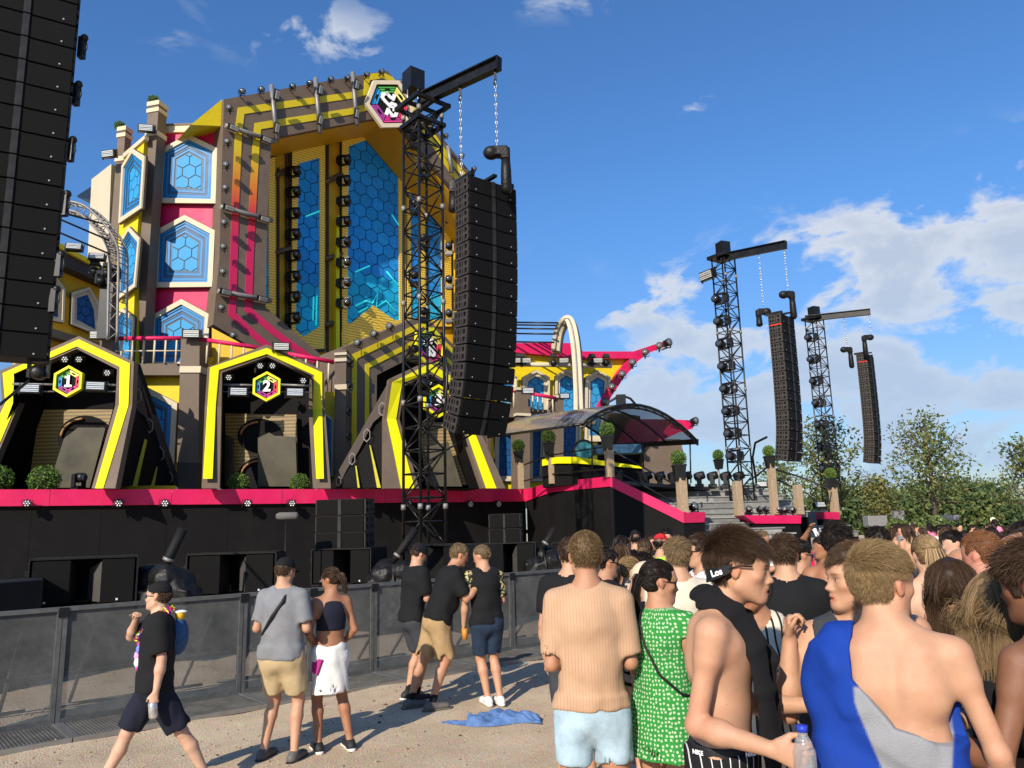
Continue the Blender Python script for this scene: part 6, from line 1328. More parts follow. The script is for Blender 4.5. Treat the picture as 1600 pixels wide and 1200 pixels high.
class Person:
    def __init__(s, label, head_px=None, D=4.0, foot_px=None, yaw=0.0, height=None, female=False, skin='fair', h=.012, lean=(0, 0), head_yaw=0.0, head_pitch=0.0, head_roll=0.0,
                 armL=((-.12, .0, -1), (-.05, .25, -1)), armR=((.12, .0, -1), (.05, .25, -1)), legs=((-.10, 0), (.10, 0)), fat=1.0, group=None, knees=None, low=None, hsc=1.0, sh_roll=0, sws=1.0, ar=1.0, ts=1.0, nl=.160, hfw=.18, bs=1.0):
        """yaw: direction faced, degrees, 0 = away from the camera, 90 = to the right of the picture, 180 = towards it.
        arms: (upper arm dir, forearm dir) in body axes right/forward/up"""
        s.h = h; s.so = .016; s.fat = fat; s.female = female; s.skin = skin; a = R(yaw); s.fwd = np.array((math.sin(a), math.cos(a), 0)); s.rt = np.array((math.cos(a), -math.sin(a), 0)); up = np.array((0, 0, 1.0))
        B = np.stack([s.rt, s.fwd, up], 1); s.B = B
        ln = B @ unit(np.array((lean[0], lean[1], 1.0))); s.spine = ln; hd = B @ unit(np.array((lean[0], lean[1]+hfw, 1.0))); off = ln*.535*ts+hd*nl; pz = .95+.535*(1-ts)
        if height is not None: k = height/1.8; hp = None
        else: hp = np.array(at(head_px[0], head_px[1], D)); k = hp[2]/(pz+off[2])
        if hp is not None: k0 = k; k *= bs; P = hp-off*k; base = np.array((P[0], P[1], 0.0))
        else: g = gz(*foot_px) if foot_px is not None else at(head_px[0], 815, D); base = np.array((g[0], g[1], 0.0)); P = base+np.array((0, 0, pz*k))
        s.s = k; s.base = base; s.ar = ar; s.P = P; s.C = P+ln*.34*k*ts; s.N = P+ln*.535*k*ts; s.H = s.N+hd*nl*k
        sw = (.158 if female else .180)*k*sws; shup = s.N-ln*.062*k; rt2 = s.rt
        if sh_roll: rt2 = unit(s.rt*math.cos(sh_roll)+ln*math.sin(sh_roll))
        s.rt2 = rt2; s.Sh = [shup-rt2*sw, shup+rt2*sw]; s.El = []; s.Wr = []; s.hd = []
        for i, arm in enumerate((armL, armR)):
            u, f = B @ unit(arm[0]), B @ unit(arm[1]); e = s.Sh[i]+u*.29*k; w_ = e+f*.255*k; s.El.append(e); s.Wr.append(w_); s.hd.append(B @ unit(arm[2]) if len(arm) > 2 else f)
        hw = .09*k; s.Hi = [s.P-s.rt*hw-up*.03*k, s.P+s.rt*hw-up*.03*k]; s.An = []; s.Kn = []
        for i, lg in enumerate(legs):
            an = s.base+B @ np.array((lg[0], lg[1], 0))*k+up*(.085*k+(lg[2] if len(lg) > 2 else 0)); s.An.append(an); hip = s.Hi[i]; mid = (hip+an)/2; L1, L2 = .44*k, .43*k; dd = np.linalg.norm(an-hip); off = math.sqrt(max(0, ((L1+L2)/2)**2-(dd/2)**2)) if dd < L1+L2 else 0
            s.Kn.append(hip+(an-hip)*.505+s.fwd*min(off, .3))
        s.t = thing('person', label, 'person', (float(base[0]), float(base[1]), 0), group)
        # head frame
        ya = R(head_yaw); fw = s.fwd*math.cos(ya)+s.rt*math.sin(ya); pi_ = R(head_pitch); fw = fw*math.cos(pi_)+up*math.sin(pi_); HF = frame_from(fw); rl = R(head_roll)
        r_, u_ = HF[:, 0]*math.cos(rl)-HF[:, 2]*math.sin(rl), HF[:, 2]*math.cos(rl)+HF[:, 0]*math.sin(rl); s.HF = np.stack([r_, HF[:, 1], u_], 1); s.hk = k*.98*hsc
    def hp(s, x, y, z): return s.H+s.HF @ (np.array((x, y, z))*s.hk)
    def bounds(s, pad=.12, lo=None):
        P = np.array([s.H+(0, 0, .14), *s.Sh, *s.El, *s.Wr, *s.Kn, *s.An, *(w_+d*.2 for w_, d in zip(s.Wr, s.hd)), s.P]); a, b = P.min(0)-pad, P.max(0)+pad; a[2] = max(a[2], -.02) if lo is None else lo; return a, b
    def hand(s, f, i, curl=.35, k=None, grip=None):
        """palm, four unequal bent fingers, thumb"""
        k = s.s; w_ = s.Wr[i]; d = s.hd[i]; side = s.rt*(1 if i else -1); nrm = unit(np.cross(d, np.cross(side, d)))      # back of hand faces outwards
        if abs(nrm@d) > .9: nrm = unit(np.cross(d, (0, 0, 1)))
        across = unit(np.cross(nrm, d)); 
        if across@s.fwd < 0: across = -across                      # index side forward
        pk = w_+d*.085*k; f.seg(w_+d*.015*k, pk, across, (.026*k, .017*k), (.040*k, .014*k), .012)
        if s.h > .013: f.seg(pk, pk+d*.05*k-nrm*.02*k, across, (.036*k, .014*k), (.030*k, .012*k), .015); return
        for j, (o, L_) in enumerate(((.030, .072), (.010, .082), (-.010, .076), (-.029, .060))):
            a = pk+across*o*k-d*.004; c1 = curl*(1+.12*j); d1 = unit(d*math.cos(c1)-nrm*math.sin(c1)); b = a+d1*L_*.45*k; d2 = unit(d*math.cos(c1*2.2)-nrm*math.sin(c1*2.2)); c = b+d2*L_*.32*k; d3 = unit(d*math.cos(c1*3.2)-nrm*math.sin(c1*3.2)); e = c+d3*L_*.27*k
            f.cap(a, b, .0095*k, .0088*k, .004); f.cap(b, c, .0088*k, .008*k, .003); f.cap(c, e, .008*k, .0066*k, .003)
        a = w_+d*.03*k+across*.026*k; d1 = unit(across*.62+d*.7-nrm*.35); b = a+d1*.042*k; d2 = unit(across*.2+d*.9-nrm*.5); f.cap(a, b, .014*k, .0105*k, .012); f.cap(b, b+d2*.034*k, .0105*k, .0085*k, .004)
    def head(s, f, open_mouth=0.0):
        k = s.hk; HF = s.HF; hp = s.hp; e = lambda c, r, kk=.02, op='add': f.ell(hp(*c), [q*k for q in r], HF, kk, op); c = lambda a, b, ra, rb, kk=.015, op='add': f.cap(hp(*a), hp(*b), ra*k, rb*k, kk, op)
        fm = .93 if s.female else 1.0
        e((0, -.018, .032), (.076, .096, .090)); e((0, .035, .03), (.066, .06, .068), .03); e((0, .030, -.035), (.060*fm, .058, .078), .03)
        c((-.052*fm, .0, -.055), (-.018, .066, -.098), .020, .017, .03); c((.052*fm, .0, -.055), (.018, .066, -.098), .020, .017, .03); e((0, .074, -.100), (.022, .018, .017), .02)
        if s.h < .0125:
            e((0, .086, .022), (.045, .014, .012), .02); e((-.043, .056, -.022), (.022, .022, .017), .02); e((.043, .056, -.022), (.022, .022, .017), .02)
            e((-.032, .100, -.002), (.018, .018, .012), .016, 'sub'); e((.032, .100, -.002), (.018, .018, .012), .016, 'sub')
            e((-.031, .075, -.003), (.0145, .0135, .012), .006); e((.031, .075, -.003), (.0145, .0135, .012), .006)
            if s.h < .007:
                for sx in (-1, 1): c((sx*.019, .0865, .0045), (sx*.044, .0795, .0035), .0050, .0045, .004); c((sx*.020, .0845, -.0095), (sx*.043, .079, -.0085), .0045, .004, .004); c((sx*.017, .088, .016), (sx*.046, .080, .017), .0050, .0045, .010)
            c((0, .086, .006), (0, .103, -.030), .0080, .0090, .014); e((0, .1075, -.036), (.0098, .0105, .0085), .01); e((-.0130, .095, -.041), (.0080, .011, .0072), .008); e((.0130, .095, -.041), (.0080, .011, .0072), .008)
            c((0, .088, -.048), (0, .092, -.058), .008, .008, .012)
            z = .004*open_mouth
            for sx in (-1, 1): c((0, .0950, -.0650+z*.3), (sx*.024, .083, -.069), .0058, .0036, .006)
            for sx in (-1, 1): c((0, .0925, -.0765-z), (sx*.022, .082, -.072-z*.5), .0066, .0042, .006)
            if open_mouth: e((0, .095, -.0708-z*.4), (.017, .012, .0020+z*.5), .002, 'sub')
            else: c((-.022, .098, -.0710), (.022, .098, -.0710), .0016, .0016, .004, 'sub') if s.h < .006 else None
            e((0, .080, -.088), (.02, .012, .006), .01)
            for sx in (-1, 1):
                e((sx*.0785, -.010, -.006), (.0085, .018, .031), .006); e((sx*.083, -.020, .006), (.008, .012, .02), .008)
                if s.h < .008: e((sx*.090, -.006, .002), (.0075, .008, .016), .004, 'sub')
        else:
            c((0, .085, .0), (0, .105, -.035), .011, .014, .02)
            for sx in (-1, 1): e((sx*.077, -.010, -.006), (.011, .018, .030), .01)
    def core(s, f, o=0, hands=None, lo=None, muscle=False, belly=0, sleeve=None, leg=None):
        """trunk, neck, arms and legs, swelled by o; sleeve / leg cut the limbs short for clothes"""
        k = s.s; ft = s.fat; up = s.spine; X = s.rt; W_ = (.86 if s.female else 1.0)*ft; P, C, N_ = s.P, s.C, s.N; cc = lambda n, a, b, c_, d, e_: f.seg(a, b, X if n else s.rt2, (c_[0]+o, c_[1]+o), (d[0]+o, d[1]+o), e_)
        cc(1, P-up*.06*k, P+up*.05*k, (.155*k*(1.04 if s.female else 1)*ft, .105*k*ft), (.150*k*ft, .105*k*ft), .05); cc(1, P+up*.05*k, P+up*.20*k, (.145*k*W_, .10*k*ft), (.130*k*W_, .095*k*ft), .05)
        cc(1, P+up*.20*k, C+up*.06*k, (.128*k*W_, .095*k*ft), (.150*k*W_, .108*k*ft), .06); cc(0, C+up*.04*k, N_-up*.07*k, (.155*k*W_, .110*k), (.130*k*W_, .080*k), .06)
        if belly: f.ell(P+up*.16*k+s.fwd*.05*k, (.14*k*ft+o, .10*k*ft+belly+o, .15*k+o), s.B, .05)
        hb = s.hp(0, -.03, -.05); f.cap(N_-up*.05*k, hb, .062*k*(.82 if s.female else 1)+o, .051*k*(.84 if s.female else 1)+o, .035)
        for i in (0, 1):
            S_, E_, Wv = s.Sh[i], s.El[i], s.Wr[i]; q = (.9 if s.female else 1.0)*s.ar; H_, K_, A_ = s.Hi[i], s.Kn[i], s.An[i]; ac = None
            if sleeve is not None: d = unit(E_-S_); ac = [(S_+(E_-S_)*max(sleeve, .02), d)]
            f.cap(N_+up*.012*k, S_+up*.012*k, .042*k*q+o, .036*k*q+o, .06); f.cap(S_, S_+(E_-S_)*.25, .057*k*q+o, .051*k*q+o, .045, clip=ac); f.cap(S_+(E_-S_)*.15, E_, .047*k*q*ft+o, .037*k*q+o, .02, clip=ac)
            if sleeve is None: f.cap(E_, E_+(Wv-E_)*.35, .040*k*q, .043*k*q, .015); f.cap(E_+(Wv-E_)*.3, Wv, .042*k*q, .027*k*q, .02); s.hand(f, i, hands[i])
            lc = [(H_+(K_-H_)*leg, unit(K_-H_))] if leg is not None and leg < 1 else None
            f.cap(H_-up*.02*k, H_+(K_-H_)*.5, .088*k*ft+o, .072*k*ft+o, .04, clip=lc); f.cap(H_+(K_-H_)*.5, K_, .072*k*ft+o, .054*k+o, .02, clip=lc)
            if leg is not None: continue
            ca = K_+(A_-K_)*.30-s.fwd*.014*k; f.cap(K_, ca, .053*k, .057*k, .02); f.cap(ca, A_, .056*k, .034*k, .02)
            toe = s.fwd; A0 = A_-np.array((0, 0, .045*k)); f.seg(A0-toe*.035*k, A0+toe*.15*k, X, (.030*k, .034*k), (.040*k, .022*k), .02); f.cap(A_, A0+toe*.03*k, .034*k, .034*k, .02)
        if muscle:
            for sx in (-1, 1):
                f.cap(C+up*.065*k+s.rt2*sx*.035*k+s.fwd*.064*k, C+up*.085*k+s.rt2*sx*.11*k+s.fwd*.048*k, .042*k+o, .040*k+o, .05); f.cap(C+up*.13*k+s.rt2*sx*.075*k-s.fwd*.048*k, C+up*.01*k+s.rt2*sx*.095*k-s.fwd*.05*k, .045*k+o, .043*k+o, .05)
                if not o: f.cap(N_+s.fwd*.065*k-up*.02*k, s.Sh[0 if sx < 0 else 1]+s.fwd*.028*k+up*.028*k, .010*k, .010*k, .02)
            if not o: f.cap(C+up*.12*k-s.fwd*.125*k, P+up*.06*k-s.fwd*.118*k, .012*k, .012*k, .04, 'sub'); f.cap(C+up*.05*k+s.fwd*.135*k, P+up*.08*k+s.fwd*.115*k, .010*k, .010*k, .025, 'sub')
        elif s.female:
            for sx in (-1, 1): f.ell(C+up*.02*k+s.rt*sx*.068*k+s.fwd*.085*k, (.058*k+o, .055*k+o, .055*k+o), s.B, .03)
    def fill(s, f, o, clips, sleeve=0.0, leg=.6):
        """body shell kept inside the garment"""
        g = Field.__new__(Field); g.lo, g.h, g.n, g.ax = f.lo, f.h, f.n, f.ax; g.d = np.full(tuple(f.n), .5, np.float32); s.core(g, o, None, None, s.cm[0], s.cm[1], sleeve, leg); G = [f.ax[0][:, None, None], f.ax[1][None, :, None], f.ax[2][None, None, :]]
        for c, n_ in clips: g.d = np.maximum(g.d, ((G[0]-c[0])*n_[0]+(G[1]-c[1])*n_[1]+(G[2]-c[2])*n_[2]).astype(np.float32))
        a, b = f.d, g.d; h = np.maximum(.015-np.abs(a-b), 0)/.015; f.d = np.minimum(a, b)-h*h*.015*.25
    def body(s, hands=(.4, .4), open_mouth=0.0, lo=None, muscle=False, hair_tint=None, stubble=0.0, belly=0.0, extra=None):
        k = s.s; ft = s.fat; up = s.spine; X = s.rt; a, b = s.bounds(lo=lo); f = Field(a, b, s.h); W_ = (.86 if s.female else 1.0)*ft
        P, C, N_ = s.P, s.C, s.N
        s.core(f, 0, hands, lo, muscle, belly); s.cm = (muscle, belly)
        if extra: extra(f)
        s.head(f, open_mouth); V, F_ = f.nets(); V = smooth_mesh(V, F_, 2 if s.h < .008 else 1); s.V = V
        # pigment: lips, brows, cheeks, stubble, hair roots
        Lc = ((V-s.H) @ s.HF)/s.hk; x, y, z = Lc[:, 0], Lc[:, 1], Lc[:, 2]; T = np.ones((len(V), 3)); inh = (np.abs(x) < .1) & (np.abs(y) < .13) & (z > -.14) & (z < .14)
        g = lambda cx, cy, cz, rx, ry, rz: np.exp(-(((np.abs(x)-cx)/rx)**2+((y-cy)/ry)**2+((z-cz)/rz)**2))
        def mixc(w_, c_): T[inh] = (T*(1-w_[:, None])+np.array(c_)*w_[:, None])[inh]
        mixc(.55*g(.045, .055, -.03, .022, .03, .02), (1.10, .78, .74)); mixc(.5*g(0, .11, -.036, .014, .02, .012), (1.1, .78, .74)); mixc(.45*g(.082, -.01, -.0, .012, .03, .035), (1.15, .66, .6))
        if s.h < .0125:
            mixc(np.clip(1.3*g(0, .095, -.0655, .021, .02, .0045), 0, .8), (.85, .42, .40)); mixc(np.clip(1.3*g(0, .092, -.0785, .018, .02, .0055), 0, .85), (.92, .45, .43))
            hc = np.array(HAIRC[hair_tint or 'brown'])/.4; mixc(np.clip(1.8*g(.033, .085, .0195, .017, .02, .0042), 0, .85), hc); mixc(np.clip(g(.031, .086, .0065, .016, .01, .0022)*1.2, 0, .8), (.12, .07, .05))
        if stubble: mixc(np.clip(stubble*(g(0, .07, -.10, .06, .05, .03)+.8*g(.05, .02, -.07, .02, .05, .035)+.7*g(0, .1, -.055, .025, .02, .006)), 0, .75), np.array(HAIRC[hair_tint or 'brown'])/.35)
        if hair_tint:      # scalp darkened by roots
            sc_ = np.clip((z-(.055-.5*np.clip(-y, -.1, .2)*1.1-.0))/.02, 0, 1)*(y < .085); mixc(.75*sc_, np.array(HAIRC[hair_tint])/.32)
        el = np.exp(-((np.linalg.norm(V-s.El[0], axis=1)/.05)**2))+np.exp(-((np.linalg.norm(V-s.El[1], axis=1)/.05)**2))+np.exp(-((np.linalg.norm(V-s.Kn[0], axis=1)/.06)**2))+np.exp(-((np.linalg.norm(V-s.Kn[1], axis=1)/.06)**2)); T = T*(1-np.clip(el, 0, 1)[:, None]*np.array((.04, .13, .13)))
        s.bodyo = np_obj('body', V, F_, skin_mat(s.skin, SKINC[s.skin]), s.t, T)
        if s.h < .008:
            for sx in (-1, 1):
                m = MB(); c = Vector(s.hp(sx*.031, .0775, -.002)); r = .0122*s.hk; m.sphere(c-Vector(s.HF[:, 1])*.0012, r, 14, 10); n0 = len(m.f); fw = Vector(s.HF[:, 1]); m.lathe(c+fw*r*.86, fw, [(0, r*.52), (r*.10, r*.46), (r*.15, r*.2)], 12, 1)
                me = obj('eye', m, [mat('eye_white', (.62, .58, .55), .2, coat=.5, var=.05), mat('iris', (.05, .06, .07), .1, coat=.8)], s.t)
        return s
    # ---- clothing -------------------------------------------------------
    def cloth(s, name, m, build, fold=.006, seed=1, lo=None, smooth=1, label=None, fr=1.0, h=None, tint=None):
        a, b = s.bounds(pad=.16, lo=lo); h = h or max(s.h*1.4, .009); f = Field(a, b, h); build(f); q = seed*1.7; c0 = s.C
        def fn(x, y, z):
            x = x-c0[0]; y = y-c0[1]; z = z-c0[2]; w1 = np.sin(11*fr*z+9*x*fr+q+2.2*np.sin(9*fr*y+q+3*z)); w2 = np.sin(23*fr*x+7*fr*z+1.7*np.sin(17*fr*z+q)+q*2); w3 = np.sin(31*fr*y-19*fr*z+2*np.sin(13*fr*x)+q*3); hang = np.clip(.15-z*2.2, 0, 1.3); w4 = 1-np.abs(np.sin(21*fr*(x*1.0+y*.8)+2.0*np.sin(4*z+q)+q*1.3+1.2*np.sin(9*y)))*1.6; return (w1*.8+.55*w2+.45*w3+np.abs(w2)*.5)*.55+w4*hang*.40
        if fold: f.fold(fold, fn)
        V, F_ = f.nets()
        if len(F_) == 0: return None
        V = smooth_mesh(V, F_, smooth); return np_obj(name, V, F_, m, s.t, label=label, tint=tint(V) if tint else None)
    def shirt(s, m, sleeve=.62, hem=.0, loose=.018, name='shirt', neck=.078, fold=.006, seed=1, tank=False, lo=None, label=None, h=None, hemcut=None, boxy=0.0):
        k = s.s; up = s.spine; X = s.rt; ft = s.fat; W_ = (.86 if s.female else 1.0)*ft; o = loose; P, C, N_ = s.P, s.C, s.N; hz = hem*k; hc = P+up*hz; qa = s.ar
        def b(f):
            cl = [(hc, -up)] if hemcut is None else [hemcut]
            f.seg(hc-up*.03, P+up*.20*k, X, (.158*k*ft+o+boxy, .112*k*ft+o+boxy*.6), (.134*k*W_+o+boxy, .100*k*ft+o+boxy*.6), .05, clip=cl); f.seg(P+up*.18*k, C+up*.06*k, X, (.134*k*W_+o+boxy, .100*k*ft+o+boxy*.6), (.152*k*W_+o+boxy*.6, .110*k*ft+o), .06, clip=cl)
            if s.female and not tank:
                for sx in (-1, 1): f.ell(C+up*.02*k+s.rt*sx*.068*k+s.fwd*.085*k, (.058*k+o*.7, .055*k+o*.6, .055*k+o*.7), s.B, .03, clip=cl)
            f.seg(C+up*.04*k, N_-up*.065*k, s.rt2, (.157*k*W_+o, .112*k+o*.8), (.132*k*W_+o*.5, .082*k+o*.5), .06)
            for i in (0, 1):
                S_, E_ = s.Sh[i], s.El[i]; q = .9 if s.female else 1.0; d = unit(E_-S_)
                f.cap(N_+up*.002*k-(s.rt2*(-1, 1)[i])*-.03*k, S_+up*.018*k, .040*k*q+o*.45, .040*k*q+o*.5, .05)
                if tank: continue
                ce = S_+(E_-S_)*sleeve; q *= qa; f.cap(S_, ce+d*.02, .062*k*q+o*.6, (.053*k*q+o*.95), .035, clip=[(ce, d)])
            s.fill(f, .009, cl+[(N_+up*.0*k, up)], 0 if tank else max(0, sleeve-.03))
            s.fill(f, s.so+.010, cl+[(P+up*.05*k, up)], 0, .5)
            # openings
            f.cap(N_-up*.005*k+s.fwd*.012*k, N_+up*.12*k+s.fwd*.03*k, neck*k, neck*k*1.05, .006, 'sub')
            for i in (0, 1):
                S_, E_ = s.Sh[i], s.El[i]; d = unit(E_-S_); q = .9 if s.female else 1.0
                if tank: f.ell(S_+s.rt2*(.03*k*(-1, 1)[i])-up*.015, (.075*k, .09*k, .11*k), s.B, .01, 'sub')
                else: ce = S_+(E_-S_)*sleeve; f.cap(ce-d*.02, ce+d*.05, .042*k*q+o*.25, .043*k*q+o*.45, .004, 'sub')
            if hemcut is None: f.seg(hc+up*.015, hc-up*.08, X, (.138*k*ft+o*.6+boxy, .094*k*ft+o*.6+boxy*.6), (.140*k*ft+o*.6+boxy, .095*k*ft+o*.6+boxy*.6), .004, 'sub')
        return s.cloth(name, m, b, fold, seed, lo, label=label, h=h)
    def shorts(s, m, leg=.75, waist=.0, loose=.012, name='shorts', fold=.006, seed=2, lo=None, flare=.010, label=None):
        k = s.s; up = s.spine; ft = s.fat; X = s.rt; o = loose; P = s.P; wc = P+up*waist*k
        def b(f):
            s.fill(f, .007, [(wc, up)], 0, min(leg, .97))
            f.seg(P-up*.07*k, P+up*.06*k, X, (.155*k*ft+o, .108*k*ft+o), (.152*k*ft+o*.8, .108*k*ft+o*.8), .05, clip=[(wc, up)]); (waist > .02) and f.seg(P+up*.05*k, wc+up*.03, X, (.150*k*ft+o*.7, .104*k*ft+o*.7), (.146*k*ft+o*.5, .102*k*ft+o*.5), .03, clip=[(wc, up)])
            for i in (0, 1):
                H_, K_, A_ = s.Hi[i], s.Kn[i], s.An[i]
                if leg <= 1: e = H_+(K_-H_)*leg; d = unit(K_-H_); f.cap(H_-up*.02*k, e+d*.03, .090*k*ft+o, (.060+.018*(1-leg))*k*ft+o+flare, .03, clip=[(e, d)]); f.cap(e-d*.015, e+d*.08, (.056+.018*(1-leg))*k*ft+o*.3+flare*.5, (.056+.018*(1-leg))*k*ft+o*.3+flare*.5, .004, 'sub')
                else: f.cap(H_-up*.02*k, K_, .090*k*ft+o, .060*k+o, .03); e = K_+(A_-K_)*(leg-1); d = unit(A_-K_); f.cap(K_, e+d*.03, .062*k+o, .045*k+o, .03, clip=[(e, d)])
        return s.cloth(name, m, b, fold, seed, lo, label=label)
    def skirt(s, m, z0, z1, r0, r1, name='skirt', fold=.012, seed=3, lo=None, asp=.75, label=None):
        """flared tube from height z0 down to z1 (in body scale)"""
        k = s.s; X = s.rt; P = s.P; a = P+s.spine*z0*k; b_ = P+np.array((0, 0, 1))*z1*k
        def b(f):
            s.fill(f, .010, [(a, s.spine)], 0, .3)
            f.seg(b_-(0, 0, .05), a, X, (r1*k, r1*asp*k), (r0*k, r0*.74*k), .04, clip=[(b_, np.array((0, 0, -1.0)))]); f.seg(b_+(0, 0, .02), b_-np.array((0, 0, .12)), X, (r1*k-.03, r1*asp*k-.03), (r1*k-.02, r1*asp*k-.02), .004, 'sub')
        o = s.cloth(name, m, b, fold, seed, lo, fr=.9, label=label); return o
    def shoe(s, m, sole, sock=None, i=None):
        k = s.s
        for i in (0, 1):
            A_ = s.An[i]; A0 = A_-np.array((0, 0, .042*k)); t = s.fwd; a, b = A_-.26, A_+.26
            f = Field(a, b, max(s.h*1.2, .011)); zc = s.base[2]+max(0, A_[2]-.085*k)
            f.seg(A0-t*.05*k, A0+t*.165*k, s.rt, (.042*k, .044*k), (.048*k, .032*k), .02, clip=[((0, 0, zc+.018), (0, 0, -1))]); f.cap(A0-t*.03*k, A_+np.array((0, 0, .02)), .042*k, .042*k, .03, clip=[(A_+np.array((0, 0, .018*k)), (0, 0, 1)), ((0, 0, zc+.018), (0, 0, -1))]); V, F_ = f.nets(); so = np_obj('shoe', smooth_mesh(V, F_, 1), F_, m, s.t)
            f = Field(a, b, max(s.h*1.2, .011)); f.seg(A0-t*.052*k, A0+t*.170*k, s.rt, (.046*k, .07*k), (.051*k, .06*k), .01, clip=[((0, 0, zc+.028), (0, 0, 1)), ((0, 0, zc-.002), (0, 0, -1))]); V, F_ = f.nets(); np_obj('sole', V, F_, sole, so)
            if sock:
                f = Field(a, b, .008); f.cap(A_, A_+(s.Kn[i]-A_)*.22, .038*k, .042*k, .01, clip=[(A_+(s.Kn[i]-A_)*.2, unit(s.Kn[i]-A_))]); V, F_ = f.nets(); np_obj('sock', V, F_, sock, s.t)
    # ---- hair ------------------------------------------------------------
    def hair(s, style='short', col='brown', n=2500, wd=.0016, length=.03, seed=1, top=1.0, capd=False):
        k = s.hk; rg = np.random.default_rng(seed); hm = hair_mat(col); h = max(s.h*.9, .005); hc0 = np.array((0, -.018, .032)); er = np.array((.079, .099, .093))
        lowb = {'short': -.055, 'buzz': -.05, 'quiff': -.05, 'long': -.05, 'pony': -.05, 'bun': -.05, 'braid': -.05, 'curly': -.06, 'mop': -.06}[style]
        thick = {'short': .008, 'buzz': .003, 'quiff': .009, 'long': .014, 'pony': .009, 'bun': .009, 'braid': .009, 'curly': .024, 'mop': .020}[style]
        # cap volume
        a = s.H-.22; b = s.H+.24; f = Field(a, b, h); HF = s.HF; e = lambda c, r, kk=.02, op='add': f.ell(s.hp(*c), [q*k for q in r], HF, kk, op)
        e((0, -.018, .034), er+thick)
        if style in ('quiff', 'mop'): e((0, .035, .088), (.060+thick*.5, .055, .030), .03)
        if style in ('short',): e((0, .02, .085), (.06, .06, .026), .03)
        if capd: c_ = s.hp(0, 0, .042); up_ = s.HF[:, 2]; f.d = np.maximum(f.d, ((f.ax[0][:, None, None]-c_[0])*up_[0]+(f.ax[1][None, :, None]-c_[1])*up_[1]+(f.ax[2][None, None, :]-c_[2])*up_[2]).astype(np.float32))
        # carve face and below hairline
        fr = .068 if style not in ('mop',) else .052
        f.ell(s.hp(0, .115, -.035), np.array((.074 if style != 'long' else .070, .075, fr+.035))*k, HF, .008, 'sub')
        f.ell(s.hp(0, .06, -.07), np.array((.11, .06, .085))*k, HF, .008, 'sub')                          # cheeks, jaw
        if style not in ('long',):
            for sx in (-1, 1): f.ell(s.hp(sx*.088, -.006, -.016), np.array((.028, .044, .050))*k, HF, .008, 'sub')
            v = s.HF[:, 2]; c_ = s.hp(0, -.09, lowb); nrm = -(v*.93+s.HF[:, 1]*.35); sl = tuple([slice(None)]*3); g = [f.ax[0][:, None, None], f.ax[1][None, :, None], f.ax[2][None, None, :]]; pl = (g[0]-c_[0])*nrm[0]+(g[1]-c_[1])*nrm[1]+(g[2]-c_[2])*nrm[2]; f.d = np.maximum(f.d, pl.astype(np.float32))
        amp = {'buzz': .0008, 'curly': .008, 'mop': .005, 'short': .003}.get(style, .0025)*k; q = seed
        f.fold(amp, lambda x, y, z: np.sin(130*(x-s.H[0])+40*(z-s.H[2])+q+2*np.sin(60*(y-s.H[1])))+np.sin(110*(y-s.H[1])+70*(z-s.H[2])+q*2))
        V, F_ = f.nets(); T = np.ones((len(V), 3))*(.62 if style != 'buzz' else 1.0)*rg.uniform(.8, 1.15, (len(V), 1)); ho = np_obj('hair', smooth_mesh(V, F_, 1), F_, hm, s.t, T)
        # strands
        u = rg.normal(size=(n*3, 3)); u /= np.linalg.norm(u, axis=1)[:, None]; p = hc0+u*(er+thick*.92)
        x, y, z = p.T; keep = (z > lowb-.35*(y+.09)+.0) & ~((y > .035) & (z < fr)) & ~((np.abs(x) > .055) & (y > -.046) & (z < .032)) & ~((y > -.0) & (z < .03)) & ~((z > .035) & capd)
        p = p[keep][:n]; u = u[keep][:n]; n = len(p); x, y, z = p.T
        steps = {'long': 9, 'pony': 5, 'bun': 4, 'braid': 5, 'curly': 7, 'mop': 6}.get(style, 4)
        if style == 'buzz': L_ = np.full(n, length*.25); d = u*.9+np.array((0, -.3, -.2))
        elif style in ('short', 'quiff', 'mop', 'curly'):
            topw = np.clip((z-.03)/.06, 0, 1); L_ = length*(.35+.9*topw*top)*rg.uniform(.7, 1.25, n); swirl = np.array((0, 0, .12))-p; cl_ = np.sin(x*70+2*np.sin(z*50))*.22; tang = np.stack([x*2+rg.normal(0, .13, n)+cl_+.25, (y+.045)*3+rg.normal(0, .13, n)+np.sin(y*60+x*40)*.2+(.9 if style != 'short' else .5), np.full(n, -.25)], 1); tang -= u*(tang*u).sum(1)[:, None]; tang /= np.linalg.norm(tang, axis=1)[:, None]+1e-6
            d = tang*(.95+.2*topw[:, None])+u*(.22 if style != 'short' else .16)*(.3+topw[:, None]); d[topw < .45] += np.array((0, -.12, -1.1))
        elif style in ('pony', 'bun', 'braid'):
            tgt = np.array((0, -.125, .03 if style != 'pony' else .045)); d = tgt-p; d -= u*(d*u).sum(1)[:, None]*.9; L_ = np.linalg.norm(tgt-p, axis=1)*.8
        else:
            d = np.stack([np.sign(x)*.45+x*2, -.55+y*1, np.full(n, -.3)], 1); d -= u*(d*u).sum(1)[:, None]; L_ = np.full(n, length)*rg.uniform(.85, 1.08, n)
        d /= np.linalg.norm(d, axis=1)[:, None]+1e-6; P = p.copy(); path = [P.copy()]; st = (L_/steps)[:, None]; grav = {'long': .42, 'mop': .20, 'curly': .1, 'quiff': .10}.get(style, .04); cur = rg.normal(size=(n, 3))
